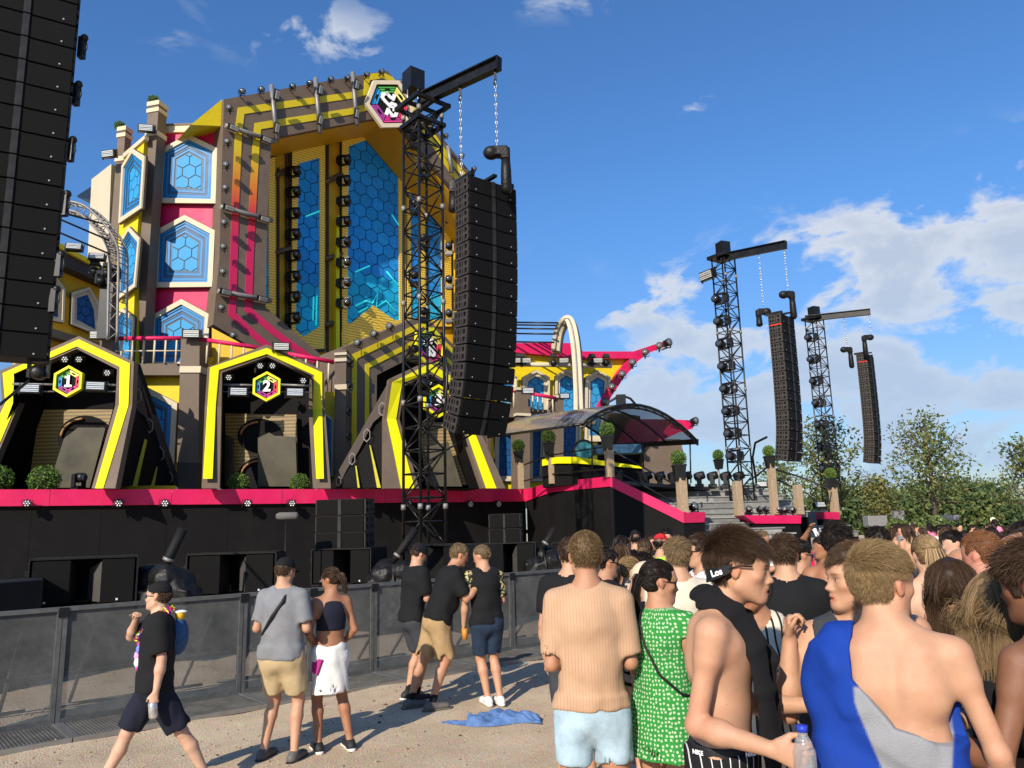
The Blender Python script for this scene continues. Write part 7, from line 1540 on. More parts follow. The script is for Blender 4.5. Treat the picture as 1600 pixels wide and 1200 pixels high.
        for i in range(steps):
            d = d+np.array((0, -.0, -grav)); 
            if style == 'curly': ph = i*1.3+cur[:, :1]*3; d = d+np.concatenate([np.cos(ph), np.sin(ph), np.sin(ph*1.3)], 1)*.8
            if style == 'mop': d = d+cur*.10
            if style == 'long': d = d+cur*.03
            if style in ('pony', 'bun', 'braid'): d = (tgt-P); 
            d /= np.linalg.norm(d, axis=1)[:, None]+1e-6; P = P+d*st; q_ = (P-hc0)/(er+thick*1.02); rr = np.linalg.norm(q_, axis=1); low = rr < 1.0; push = np.where(low, 1/np.maximum(rr, .01), 1)[:, None]*rg.uniform(1.0, 1.03, (n, 1))
            P = np.where((P[:, 2:3] > -.09), hc0+q_*push*(er+thick*1.02), P)
            if style == 'long': P[:, 0] = np.clip(P[:, 0], -.100, .100); b_ = P[:, 2] < -.06; P[b_, 1] = np.clip(P[b_, 1], -.15, -.055-.05*np.clip((-P[b_, 2]-.08)/.08, 0, 1)+.02*np.abs(cur[b_, 1])); 
            path.append(P.copy())
        s.strands(np.stack(path, 1)*k, wd, hm, rg, ho, HF)
        if style in ('pony', 'braid', 'bun'):
            m_ = 700 if s.h < .013 else 350
            if style == 'bun':
                c = np.array((0, -.125, .05)); w_ = rg.normal(size=(m_, 3)); w_ /= np.linalg.norm(w_, axis=1)[:, None]; t_ = rg.normal(size=(m_, 3)); t_ -= (t_*w_).sum(1)[:, None]*w_; t_ /= np.linalg.norm(t_, axis=1)[:, None]; pa = np.stack([c+(w_*math.cos(q)+t_*math.sin(q))*.036 for q in np.linspace(0, 2.2, 6)], 1); s.strands(pa*k, wd*1.4, hm, rg, ho, HF)
            else:
                Lp = length; sx = rg.normal(0, .016, m_); sy = rg.normal(0, .012, m_); pa = []
                for i in range(9):
                    t_ = i/8; w_ = (1+.6*math.sin(t_*3.0))*(1-.75*t_*t_) if style == 'pony' else (.75+.3*abs(math.sin(t_*14)))*(1-.4*t_); pa.append(np.stack([sx*w_, -.118-.035*math.sin(min(1, t_*2)*1.6)+sy*w_+.02*t_, np.full(m_, .04-Lp*t_)], 1))
                s.strands(np.stack(pa, 1)*k, wd*1.6, hm, rg, ho, HF)
        return ho
    def strands(s, pa, wd, hm, rg, parent, HF, name='hair_strands'):
        """pa (n, m, 3) in head axes already scaled"""
        n, m, _ = pa.shape; W_ = s.H+pa @ HF.T; t = np.gradient(W_, axis=1); sd = np.cross(t, rg.normal(size=(n, 1, 3))); sd /= np.linalg.norm(sd, axis=2)[:, :, None]+1e-9; tp = np.linspace(1, .25, m)[None, :, None]; A = W_-sd*wd*tp; B_ = W_+sd*wd*tp; V = np.stack([A, B_], 2).reshape(-1, 3)
        i0 = (np.arange(n)[:, None]*m+np.arange(m-1)[None])*2; F_ = np.stack([i0, i0+1, i0+3, i0+2], 2).reshape(-1, 4); T = np.repeat(rg.uniform(.7, 1.35, n)+.35*(rg.random(n) < .12), m*2)[:, None]*np.ones(3); return np_obj(name, V, F_, hm, parent, T)
    # ---- small things on the head
    def glasses(s, m=None, back=False):
        mb = MB(); hp = lambda *a: Vector(s.hp(*a))
        for sx in (-1, 1):
            o = [hp(sx*(.012+(.048)*a), .094-.012*abs(a)**1.5, b) for a, b in ((0, .016), (.5, .018), (1, .016), (.98, -.008), (.7, -.018), (.3, -.018), (.05, -.006))]; mb.prism(o, Vector(s.HF[:, 1])*-.004)
            mb.tube([hp(sx*.060, .082, .010), hp(sx*.078, .045, .010), hp(sx*.083, -.005, .012)], .0028*s.hk*1.2, 5)
        mb.tube([hp(-.014, .096, .008), hp(.014, .096, .008)], .0025, 5); return obj('sunglasses', mb, m or mat('sunglass_black', (.008, .008, .009), .12, coat=.6), s.t)
    def capp(s, m, brim_yaw=0.0, bucket=False, mb2=None):
        a = s.H-.25; b = s.H+.28; f = Field(a, b, max(s.h*.8, .006)); k = s.hk; HF = s.HF; ya = R(brim_yaw); cf = HF @ np.array((math.sin(ya), math.cos(ya), 0)); up = HF[:, 2]; c = s.hp(0, -.012, .05)
        f.ell(s.hp(0, -.014, .045), np.array((.089, .108, .095))*k, HF, .01, clip=[(s.hp(0, 0, .035), -up)]); f.ell(s.hp(0, -.014, .03), np.array((.080, .099, .085))*k, HF, .004, 'sub')
        V, F_ = f.nets(); cp = np_obj('cap', smooth_mesh(V, F_, 1), F_, m, s.t); f = Field(a, b, max(s.h*.6, .005))
        if bucket: f.seg(s.hp(0, -.014, .05), s.hp(0, -.012, .012), HF[:, 0], (.088*k, .105*k), (.112*k, .13*k), .004, clip=[(s.hp(0, 0, .05), up), (s.hp(0, 0, .012), -up)]); f.seg(s.hp(0, -.014, .06), s.hp(0, -.012, -.01), HF[:, 0], (.079*k, .097*k), (.113*k, .131*k), .003, 'sub')
        else:
            cc = s.hp(0, -.014, .04)+cf*.085*k; f.ell(cc+cf*.02*k-up*.004*k, np.array((.070, .085, .028))*k, frame_from(cf-up*.12, up), .004, clip=[(cc+up*.004, up)]); f.ell(cc+cf*.02*k-up*.012*k, np.array((.070, .085, .026))*k, frame_from(cf-up*.12, up), .003, 'sub'); f.ell(s.hp(0, -.014, .03), np.array((.083, .101, .10))*k, HF, .004, 'sub')
        V, F_ = f.nets(); np_obj('brim', V, F_, m, cp) if len(F_) else None
        return cp
    def strap(s, a, b, m, r=.012, name='shoulder_strap', off=.03):
        """flat strap across the back or chest from point a to b (world), bulging off the body"""
        n_ = 12; P = [np.array(a)*(1-t)+np.array(b)*t for t in np.linspace(0, 1, n_)]; ax = s.C; out = []
        for p in P:
            q = p-ax; q = q-s.spine*(q@s.spine); out.append(p+unit(q)*off*0)
        mb = MB(); mb.tube([Vector(p) for p in out], r, 6); return obj(name, mb, m, s.t)
SKINC = {'fair': (.47, .262, .158), 'tan': (.32, .150, .078), 'warm': (.41, .212, .122), 'red': (.50, .225, .155), 'brown': (.20, .092, .050), 'pale': (.54, .335, .225)}
def cloth_mat(name, col, rough=.85, var=.10, bump=.35, bscale=300, scale=14): return mat(name, col, rough, var=var, scale=scale, bump=bump, bscale=bscale, spec=.2)
TEEB = cloth_mat('black_cotton', (.010, .010, .011)); NAVY = cloth_mat('navy_cotton', (.012, .014, .026)); GRY = cloth_mat('grey_cotton', (.20, .205, .215)); KHA = cloth_mat('khaki_cotton', (.36, .24, .115)); BEI = cloth_mat('beige_cotton', (.45, .34, .19)); WTE = cloth_mat('white_cotton', (.70, .69, .66)); DENL = cloth_mat('light_denim', (.36, .48, .55), var=.2); DEND = cloth_mat('dark_denim', (.02, .035, .065), var=.25); DGR = cloth_mat('dark_grey_cotton', (.045, .048, .055)); CRE = cloth_mat('cream_cotton', (.60, .54, .42)); TEA = cloth_mat('teal_knit', (.06, .13, .13)); SHW = mat('shoe_white', (.68, .66, .62), .5); SHB = mat('shoe_black', (.02, .02, .022), .6); SHG = mat('shoe_grey', (.10, .095, .085), .6); RED = cloth_mat('red_cotton', (.5, .02, .03)); NEO = cloth_mat('neon_green', (.35, .75, .04)); NEY = cloth_mat('neon_yellow', (.85, .80, .03)); PNKC = cloth_mat('pink_cotton', (.75, .22, .35)); HPNK = cloth_mat('hot_pink', (.80, .03, .22))
# ---------------------------------------------------------------- the people
def P_(label, **kw): return Person(label, **kw)
DN = (( -.10, .02, -1), (-.02, .22, -1)); 
def arms(l, r): return dict(armL=l, armR=r)
RELAX = arms(((-.14, .0, -1), (-.02, .25, -1)), ((.14, .0, -1), (.02, .25, -1)))
PHONE = arms(((-.12, -.05, -1), (.35, .85, .25)), ((.12, -.05, -1), (-.35, .85, .25)))
# fabric with patterns
def patt(name, c1, c2, kind, sc):
    m = bpy.data.materials.new(name); m.use_nodes = True; n = m.node_tree; p = n.nodes['Principled BSDF']; p.inputs['Roughness'].default_value = .85; p.inputs['Specular IOR Level'].default_value = .2; tc = N(n, 'ShaderNodeTexCoord')
    if kind == 'dots': v = N(n, 'ShaderNodeTexVoronoi', i_Scale=sc, i_Randomness=.45, voronoi_dimensions='2D'); se = N(n, 'ShaderNodeSeparateXYZ'); L(n, tc.outputs['Object'], se.inputs[0]); cb = N(n, 'ShaderNodeCombineXYZ'); L(n, mth(n, 'MULTIPLY', mth(n, 'ARCTAN2', se.outputs[0], se.outputs[1]), .16), cb.inputs[0]); L(n, se.outputs[2], cb.inputs[1]); L(n, cb.outputs[0], v.inputs['Vector']); f = mth(n, 'LESS_THAN', v.outputs['Distance'], .27)
    elif kind == 'stripe':
        w_ = N(n, 'ShaderNodeTexWave', wave_type='BANDS', bands_direction='X', i_Scale=sc, i_Distortion=.6, i_Detail=1.0); L(n, tc.outputs['Object'], w_.inputs['Vector']); f = mth(n, 'GREATER_THAN', w_.outputs[0], .965 if sc == 11.0 else .82)
    elif kind == 'zebra':
        w_ = N(n, 'ShaderNodeTexWave', wave_type='BANDS', bands_direction='DIAGONAL', i_Scale=sc, i_Distortion=9.0, i_Detail=1.0); L(n, tc.outputs['Object'], w_.inputs['Vector']); f = mth(n, 'GREATER_THAN', w_.outputs[0], .5)
    else:
        v = N(n, 'ShaderNodeTexNoise', i_Scale=sc, i_Detail=2.0, i_Distortion=1.0); L(n, tc.outputs['Object'], v.inputs['Vector']); f = mth(n, 'GREATER_THAN', v.outputs[0], .55)
    mx_ = N(n, 'ShaderNodeMixRGB'); L(n, f, mx_.inputs[0]); mx_.inputs[1].default_value = (*c1, 1); mx_.inputs[2].default_value = (*c2, 1); no = N(n, 'ShaderNodeTexNoise', i_Scale=14.0, i_Detail=5.0); L(n, tc.outputs['Object'], no.inputs['Vector'])
    mm = N(n, 'ShaderNodeMixRGB', blend_type='MULTIPLY', i_Fac=.25); L(n, mx_.outputs[0], mm.inputs[1]); L(n, no.outputs[0], mm.inputs[2]); L(n, mm.outputs[0], p.inputs['Base Color']); bn = N(n, 'ShaderNodeTexNoise', i_Scale=260.0); L(n, tc.outputs['Object'], bn.inputs['Vector']); bu = N(n, 'ShaderNodeBump', i_Strength=.3, i_Distance=.01)
    L(n, bn.outputs[0], bu.inputs['Height']); L(n, bu.outputs[0], p.inputs['Normal']); return m
GREEND = patt('green_dotted', (.03, .25, .045), (.46, .58, .38), 'dots', 46.0); BEISTR = patt('apricot_striped', (.54, .34, .21), (.475, .285, .17), 'stripe', 20.0); PINSTR = patt('black_pinstripe', (.012, .012, .013), (.62, .62, .6), 'stripe', 11.0)
ZEB = patt('zebra_print', (.012, .012, .012), (.55, .53, .5), 'zebra', 8.0); FLOR = patt('floral_print', (.02, .03, .02), (.55, .45, .2), 'noise', 30.0); WSTR = patt('cream_black_stripe', (.62, .57, .45), (.02, .02, .02), 'stripe', 9.0)
STRAPM = mat('strap_black', (.01, .01, .01), .6)

# walking man in a cap, far left
w1 = P_('man in a black cap and sunglasses with a flower garland, walking left', head_px=(247, 932), D=6.35, yaw=246, head_yaw=24, h=.0105, skin='pale', lean=(0, -.02), armL=((-.18, -.12, -1), (-.10, .12, -1)), armR=((.35, .75, -.45), (-.75, -.15, .65)), legs=((-.06, -.46), (.08, .40)), fat=1.1, head_pitch=3)
w1.body(hands=(.9, 1.0), hair_tint='mid'); w1.hair('short', 'mid', 1500, .0022, .02, 3, capd=True); w1.shirt(TEEB, sleeve=.85, hem=-.10, loose=.026, seed=3, fold=.008); w1.shorts(NAVY, leg=.92, loose=.016, flare=.022, seed=4, fold=.008); w1.shoe(SHB, SHB, TEEB); w1.glasses(); w1.capp(TEEB)
def garland(p, n=46):
    cols = [mat('petal_yellow', (.85, .75, .05), .6), mat('petal_red', (.75, .04, .06), .6), mat('petal_pink', (.8, .05, .35), .6), mat('petal_green', (.25, .65, .05), .6), mat('petal_purple', (.22, .06, .45), .6)]
    t = thing('flower_garland', 'bright flower garland round the neck of the walking man', 'garland', Vector(p.N)); rr = random.Random(4); k = p.s; bm_ = []
    for c in cols:
        m = MB()
        for q in range(6): a = R(60*q); m.add([(0, 0, 0), (.018*math.cos(a-.45), .018*math.sin(a-.45), .006), (.03*math.cos(a), .03*math.sin(a), .0), (.018*math.cos(a+.45), .018*math.sin(a+.45), .006)], [(0, 1, 2, 3)])
        m.sphere((0, 0, .003), .006, 6, 4); bm_.append(m.mesh('flower', c))
    for i in range(n):
        s_ = i/n*2*math.pi; x = .10*math.sin(s_); fr = .5-.5*math.cos(s_); pos = p.N+p.B @ np.array((x*1.15, -.085+.245*fr, .045-.24*fr**1.6))*k
        inst('flower', bm_[(i*7) % 5], t, loc=Vector(pos)-ORG[t.name], rot=(rr.uniform(-1, 1), rr.uniform(-1, 1)+1.2, rr.uniform(0, 6)), sc=(1.35,)*3)
garland(w1)
q = w1.Wr[0]+w1.hd[0]*.09; m = MB(); m.lathe(Vector(q)+Vector((-.01, 0, .01)), (.12, 0, -1), [(0, .028), (.01, .033), (.10, .033), (.115, .026)], 14); tag(obj('drink_can', m, mat('can_silver', (.6, .58, .55), .25, .7, var=.4, scale=30)), 'silver drink can held low by the walking man', 'can')
t = thing('backpack', 'small blue knitted backpack on the walking man', 'backpack', Vector(w1.C)-Vector((0, 0, .2))); m = MB(); c = Vector(w1.C-w1.fwd*.15); m.sphere(c, .12, 12, 9, sc=(.55, .9, 1.2)); obj('bag', m, mat('blue_knit', (.04, .10, .22), .9, var=.5, scale=60, bump=.8, bscale=120), t); m = MB(); m.sphere(c+Vector((.0, 0, .19)), .045, 10, 6, sc=(1.3, 1, .3)); obj('white_cap', m, WHT, t); m = MB(); m.lathe(c+Vector((.0, 0, .12)), (0, 0, 1), [(0, .03), (.07, .04)], 10); obj('yellow_cup', m, YELD, t)
m = MB(); c0 = w1.C+w1.fwd*.142
for j, (dx, dz, r, ci) in enumerate(((0, .02, .028, 0), (.01, -.03, .035, 1), (-.01, -.08, .040, 2), (.01, -.13, .045, 3), (0, -.18, .04, 1), (.0, -.22, .02, 0))):
    pt = w1.C+w1.fwd*(.148+.01*(j > 2))*w1.s+w1.rt*(dx+.02)+np.array((0, 0, dz)); m.sphere(Vector(pt), r*.8, 9, 6, j % 4, sc=(.8, .5, 1.1))
obj('chest_print', m, [WHT, mat('print_magenta', (.6, .05, .4), .7), mat('print_blue', (.15, .2, .6), .7), mat('print_pink', (.75, .3, .6), .7)], w1.t)

# man in grey
w2 = P_('man in a grey t-shirt and black cap with a cross strap, seen from behind', head_px=(446, 894), D=7.2, yaw=12, head_yaw=8, h=.0112, skin='fair', fat=1.17, **arms(((-.25, -.05, -1), (.45, .85, .1)), ((.25, -.05, -1), (-.45, .85, .1))), legs=((-.15, 0), (.16, -.02)), head_pitch=-14)
w2.body(hair_tint='mid'); w2.hair('short', 'mid', 1000, .0022, .018, 2, capd=True); w2.shirt(GRY, sleeve=.80, hem=-.07, loose=.020, seed=5, fold=.008); w2.shorts(BEI, leg=.82, loose=.014, seed=6, fold=.007, flare=.016); w2.shoe(SHG, SHB); w2.capp(TEEB, brim_yaw=0)
pts = [w2.Sh[1]*.45+w2.N*.55+np.array((0, 0, .055)), w2.C+w2.B @ np.array((.075, -.142, .10)), w2.C+w2.B @ np.array((-.02, -.155, -.03)), w2.C+w2.B @ np.array((-.12, -.115, -.17)), w2.C+w2.B @ np.array((-.175, -.02, -.235))]
m = MB(); m.tube([Vector(p) for p in pts], .018, 6); obj('cross_strap', m, STRAPM, w2.t)
# woman in sports top
w3 = P_('woman with a braid in a navy sports top and white jacket tied as a skirt', head_px=(517, 907), D=7.45, yaw=-28, head_yaw=-42, h=.0112, female=True, skin='tan', **arms(((-.25, -.1, -1), (.35, .55, -.55)), ((.28, -.15, -1), (-.3, .6, -.55))), legs=((-.10, .02), (.20, -.05)), head_pitch=-18)
w3.body(hair_tint='brown'); w3.hair('braid', 'brown', 1500, .0022, .22, 3)
def sportstop(f, s=w3, z0=-.12):
    k = s.s; o = .008; c = [(s.C+s.spine*z0*k, -s.spine)]; s.fill(f, .006, c+[(s.N-s.spine*.09*k, s.spine)], 0)
    f.seg(s.P+s.spine*.2*k, s.C+s.spine*.06*k, s.rt, (.128*k*.86+o, .095*k+o), (.152*k*.86+o, .110*k+o), .05, clip=c); f.seg(s.C+s.spine*.04*k, s.N-s.spine*.09*k, s.rt, (.152*k*.86+o, .112*k+o), (.10*k, .085*k), .05, clip=c)
    for sx in (-1, 1):
        f.ell(s.C+s.spine*.02*k+s.rt*sx*.068*k+s.fwd*.085*k, (.062*k, .060*k, .060*k), s.B, .03); f.ell(s.Sh[0 if sx < 0 else 1]-s.spine*.03*k, (.085*k, .12*k, .13*k), s.B, .01, 'sub')
w3.cloth('sports_top', NAVY, sportstop, fold=.002); w3.skirt(WTE, .06, -.40, .150, .205, 'tied_jacket', .008, 5)
m = MB()
kk = w3.s; ff = lambda r_, f_, z_: Vector(w3.P+w3.B @ np.array((r_, f_, z_))*kk)
m.prism([ff(-.185, -.03, -.03), ff(-.12, -.135, -.06), ff(-.16, -.10, -.20), ff(-.20, -.05, -.17)], Vector((.01, .02, 0))); obj('magenta_patch', m, mat('magenta_cloth', (.35, .02, .18), .8), w3.t)
w3.shorts(WTE, leg=.25, loose=.0, fold=.0); w3.shoe(SHB, SHW)
# three men in black
w4 = P_('man in a black bucket hat and dark shorts, leftmost of the three in black', head_px=(655, 866), D=9.5, yaw=55, h=.013, skin='fair', fat=1.02, **arms(((-.1, .1, -1), (.2, .9, .25)), ((.12, .12, -1), (-.2, .9, .2))), head_pitch=-24, lean=(0, .10))
w4.body(); w4.hair('short', 'mid', 500, .003, .02, capd=True); w4.shirt(TEEB, sleeve=.85, hem=-.08, loose=.03, seed=7, fold=.010); w4.shorts(DGR, leg=.9, loose=.014, seed=8, flare=.016); w4.shoe(SHB, SHW, TEEB); w4.capp(TEEB, bucket=True)
w5 = P_('man in black t-shirt and khaki cargo shorts leaning forward, middle of the three', head_px=(718, 868), D=9.15, yaw=70, h=.013, skin='warm', fat=1.15, **arms(((-.1, .3, -1), (.1, .9, .35)), ((.15, .35, -.9), (-.1, .75, .75))), legs=((-.1, -.28), (.12, -.10)), lean=(0, .36), head_pitch=-16)
w5.body(belly=.02); w5.hair('short', 'dirty', 900, .003, .02, 5, .8); w5.shirt(TEEB, sleeve=.8, hem=-.05, loose=.026, seed=9, fold=.009); w5.shorts(KHA, leg=.98, loose=.016, seed=10, flare=.022, fold=.011); w5.shoe(SHG, SHG, TEEB)
w6 = P_('man in black t-shirt with leafy sleeves and dark denim shorts, right of the three', head_px=(752, 870), D=9.15, yaw=-22, h=.013, skin='fair', fat=1.02, head_yaw=-42, **arms(((-.18, -.02, -1), (-.02, .2, -1)), ((.16, .0, -1), (-.1, .95, .5))), legs=((.0, .02), (.13, -.03)), lean=(-.04, .07), head_pitch=-12)
w6.body(hands=(1.0, .5)); w6.hair('short', 'dirty', 700, .003, .018, 6); w6.shirt(TEEB, sleeve=.0, tank=True, hem=-.07, loose=.026, seed=11, fold=.008)
def slv(f, s=w6):
    for i in (0, 1): d = unit(s.El[i]-s.Sh[i]); ce = s.Sh[i]+(s.El[i]-s.Sh[i])*.85; f.cap(s.Sh[i], ce+d*.02, .07*s.s, .068*s.s, .02, clip=[(ce, d)])
w6.cloth('leafy_sleeves', FLOR, slv, fold=.004); w6.shorts(DEND, leg=.85, loose=.014, seed=12); w6.shoe(SHW, SHW)
q = Vector(w6.Wr[0]+w6.hd[0]*.10); m = MB(); m.lathe(q+Vector((.02, -.03, -.06)), (0, 0, 1), [(0, .028), (.12, .038)], 12); tag(obj('beer_cup', m, mat('beer_amber', (.55, .22, .03), .15, var=.1, coat=.5)), 'amber beer cup held low by the right one of the three men', 'cup')

# man in apricot shirt
b1 = P_('tall man in an apricot striped shirt and light denim shorts, seen from behind', head_px=(915, 871), D=4.22, bs=.97, sws=.90, ar=.92, yaw=2, h=.008, skin='warm', fat=.93, **arms(((-.10, -.03, -1), (.50, .80, .12)), ((.12, -.03, -1), (-.50, .80, .12))), legs=((-.13, 0), (.13, .0)), head_pitch=-3)
b1.body(hair_tint='dirty'); b1.hair('buzz', 'dirty', 9000, .0009, .03, 4); b1.shirt(BEISTR, sleeve=.86, hem=-.02, loose=.017, boxy=.005, neck=.070, seed=13, fold=.0065); b1.shorts(DENL, leg=.52, loose=.010, flare=.014, seed=14, fold=.006); b1.shoe(SHW, SHW)
# woman in green dress
g1 = P_('woman with braided black hair and sunglasses in a green dotted dress', head_px=(1031, 910), bs=.94, D=4.3, yaw=38, head_yaw=46, h=.009, female=True, skin='warm', fat=1.02, **arms(((-.1, .1, -1), (.1, .9, .5)), ((.14, .02, -1), (-.1, .85, .45))), legs=((-.10, .0), (.10, .02)), head_pitch=-6)
g1.body(hair_tint='dark'); g1.hair('braid', 'dark', 4000, .0014, .27, 4); g1.glasses(mat('sunglass_brown', (.05, .012, .008), .12, coat=.6))
def dress(f, s=g1):
    k = s.s; P, C, N_ = s.P, s.C, s.N; up = s.spine; X = s.rt; o = .022; hb = P+np.array((0, 0, -.235*k))
    s.fill(f, .010, [(N_, up)], .18, .5); f.seg(P+up*.02*k, P+up*.20*k, X, (.175*k, .14*k), (.135*k, .115*k), .05); f.seg(P+up*.18*k, C+up*.06*k, X, (.135*k, .115*k), (.145*k+o*.4, .11*k+o), .05)
    for sx in (-1, 1): f.ell(C+up*.02*k+s.rt*sx*.068*k+s.fwd*.085*k, (.068*k, .066*k, .066*k), s.B, .03)
    f.seg(C+up*.04*k, N_-up*.065*k, X, (.150*k, .118*k), (.118*k, .085*k), .05); f.seg(hb-(0, 0, .05), P+up*.04*k, X, (.215*k, .19*k), (.172*k, .135*k), .04, clip=[(hb, np.array((0, 0, -1.0)))]); f.seg(hb+(0, 0, .02), hb-np.array((0, 0, .12)), X, (.19*k, .165*k), (.19*k, .165*k), .004, 'sub')
    for i in (0, 1): S_, E_ = s.Sh[i], s.El[i]; d = unit(E_-S_); ce = S_+(E_-S_)*.20; f.cap(N_-up*.012*k, S_+up*.012*k, .042*k, .048*k, .04); f.cap(S_, ce+d*.02, .060*k, .072*k, .03, clip=[(ce, d)]); f.cap(ce, ce+d*.05, .052*k, .06*k, .004, 'sub')
    f.cap(N_-up*.0*k+s.fwd*.01*k, N_+up*.12*k+s.fwd*.03*k, .074*k, .08*k, .006, 'sub')
g1.cloth('dress', GREEND, dress, fold=.005, seed=6, fr=1.15, h=.009)
m = MB(); bb = lambda r_, f_, z_: Vector(g1.C+g1.B @ np.array((r_, f_, z_))*g1.s); m.tube([bb(-.075, -.03, .245), bb(-.065, -.125, .16), bb(-.02, -.158, .03), bb(.06, -.158, -.12), bb(.16, -.10, -.22), bb(.20, .03, -.26)], .007, 6); obj('bag_strap', m, STRAPM, g1.t); g1.shoe(SHW, SHW)

# ---------------------------------------------------------------- the three young men nearest the camera
hA = P_('bare chested young man in profile with dark hair and a black towel round his neck', head_px=(1156, 888), bs=.90, nl=.165, hfw=.50, D=2.75, sws=.95, ar=.90, ts=.95, yaw=114, head_yaw=-4, h=.0062, skin='fair', fat=.90, armL=((-.10, .10, -1), (.32, .90, .10)), armR=((.06, -.24, -1), (.34, .86, -.10)), lean=(0, .05), head_pitch=-5)
hA.body(hands=(.75, .85), open_mouth=.8, muscle=True, hair_tint='brown', stubble=.12); hA.hair('quiff', 'brown', 16000, .00052, .050, 5)
hA.shorts(PINSTR, leg=.9, waist=.055, loose=.016, seed=3, fold=.009, flare=.03); hA.shoe(SHB, SHW)
def waistb(f, s=hA): k = s.s; f.seg(s.P+s.spine*.045*k, s.P+s.spine*.085*k, s.rt, (.150*k*.92+.012, .108*k*.92+.016), (.149*k*.92+.012, .106*k*.92+.016), .005, clip=[(s.P+s.spine*.088*k, s.spine), (s.P+s.spine*.045*k, -s.spine)])
hA.cloth('waistband', mat('elastic_black', (.014, .014, .016), .6), waistb, fold=0, h=.0065)
def towel(f, s=hA):
    k = s.s; A = lambda r_, f_, z_: s.N+s.B @ np.array((r_, f_, z_))*k
    pts = [A(-.055, .135, -.52), A(-.05, .145, -.36), A(-.065, .135, -.18), A(-.085, .07, -.03), A(-.070, -.02, .045), A(0, -.068, .062), A(.068, -.025, .052), A(.088, .055, .0), A(.075, .125, -.11), A(.06, .142, -.25), A(.05, .14, -.40), A(.035, .135, -.56)]
    wd = [.05, .055, .055, .05, .045, .045, .048, .048, .045, .042, .042, .04]
    for i in range(len(pts)-1):
        mid = (pts[i]+pts[i+1])/2; out = mid-(s.N-(0, 0, .03)); out = unit(out-unit(pts[i+1]-pts[i])*(out@unit(pts[i+1]-pts[i]))); side = np.cross(unit(pts[i+1]-pts[i]), out); f.seg(pts[i], pts[i+1], side, (wd[i]*k, .020), (wd[i+1]*k, .020), .018)
hA.cloth('neck_towel', cloth_mat('black_towel', (.014, .0135, .015), bump=.7, bscale=500), towel, fold=.006, seed=8, fr=1.5, h=.006)
# sunglasses pushed to the nape, lens panel with white lettering
m = MB(); hp_ = lambda x, y, z: Vector(hA.hp(x, y, z)); arcp = [(.096, -.022, .006), (.098, -.045, -.006), (.094, -.068, -.016), (.084, -.090, -.024), (.066, -.110, -.030)]
for j in range(4):
    (x0, y0, z0), (x1, y1, z1) = arcp[j], arcp[j+1]; h0, h1 = .013+.003*j, .013+.003*(j+1); m.prism([hp_(x0, y0, z0+h0), hp_(x1, y1, z1+h1), hp_(x1, y1, z1-h1), hp_(x0, y0, z0-h0)], Vector(hA.HF @ np.array((-.006, .003, 0))))
m.tube([hp_(.095, -.03, .0), hp_(.093, .0, .014), hp_(.085, .048, .014)], .0028, 6); gl = obj('nape_sunglasses', m, BLKP, hA.t)
def letters(txt, c, u, n, size, parent, mt, nm='lettering'):
    u = Vector(u).normalized(); n = Vector(n).normalized(); v = n.cross(u); me = text_mesh(txt); me.materials.clear(); me.materials.append(mt); M_ = Matrix((u, v, n)).transposed(); me.transform(M_.to_4x4() @ Matrix.Diagonal((size, size, size*.05, 1))); return inst(nm, me, parent, loc=Vector(c)-ORG[parent.name])
WRT = mat('white_print', (.85, .85, .83), .6, var=.02)
letters('Los', hp_(.0955, -.072, -.016), hA.HF @ np.array((.35, .90, .36)), hA.HF @ np.array((.93, -.36, .0)), .030, gl, WRT)
wb = [o for o in hA.t.children if o.name.startswith('waistband')][0]
for a_ in (R(-25), R(48)):
    d_ = hA.rt*math.cos(a_)+hA.fwd*math.sin(a_); tg = -hA.rt*math.sin(a_)+hA.fwd*math.cos(a_); letters('NIKE', hA.P+hA.spine*.068*hA.s+hA.rt*math.cos(a_)*.149*hA.s*.92+hA.fwd*math.sin(a_)*.125*hA.s+d_*.016, tg, d_, .019, wb, WRT)
# bottle held by the towel man
wr = Vector(hA.Wr[1]+hA.hd[1]*.095*hA.s); bz = Vector((0, 0, 1)); bc = wr+Vector((.012, -.01, -.06)); t = thing('water_bottle', 'clear water bottle with a blue cap held in both hands by the towel man', 'bottle', bc-Vector((0, 0, .08)))
BOT = bpy.data.materials.new('clear_plastic'); BOT.use_nodes = True; pb = BOT.node_tree.nodes['Principled BSDF']; pb.inputs['Base Color'].default_value = (.92, .94, .95, 1); pb.inputs['Roughness'].default_value = .08; pb.inputs['Transmission Weight'].default_value = .85; pb.inputs['IOR'].default_value = 1.2
m = MB(); m.lathe(bc-Vector((0, 0, .09)), bz, [(0, .024), (.01, .032), (.05, .032), (.055, .030), (.06, .032), (.11, .032), (.115, .030), (.12, .032), (.17, .032), (.20, .022), (.215, .014), (.225, .013)], 20); obj('bottle_body', m, BOT, t)
m = MB(); m.lathe(bc+Vector((0, 0, .135)), bz, [(0, .0155), (.018, .0155)], 16); obj('bottle_cap', m, mat('cap_blue', (.02, .05, .45), .4), t)

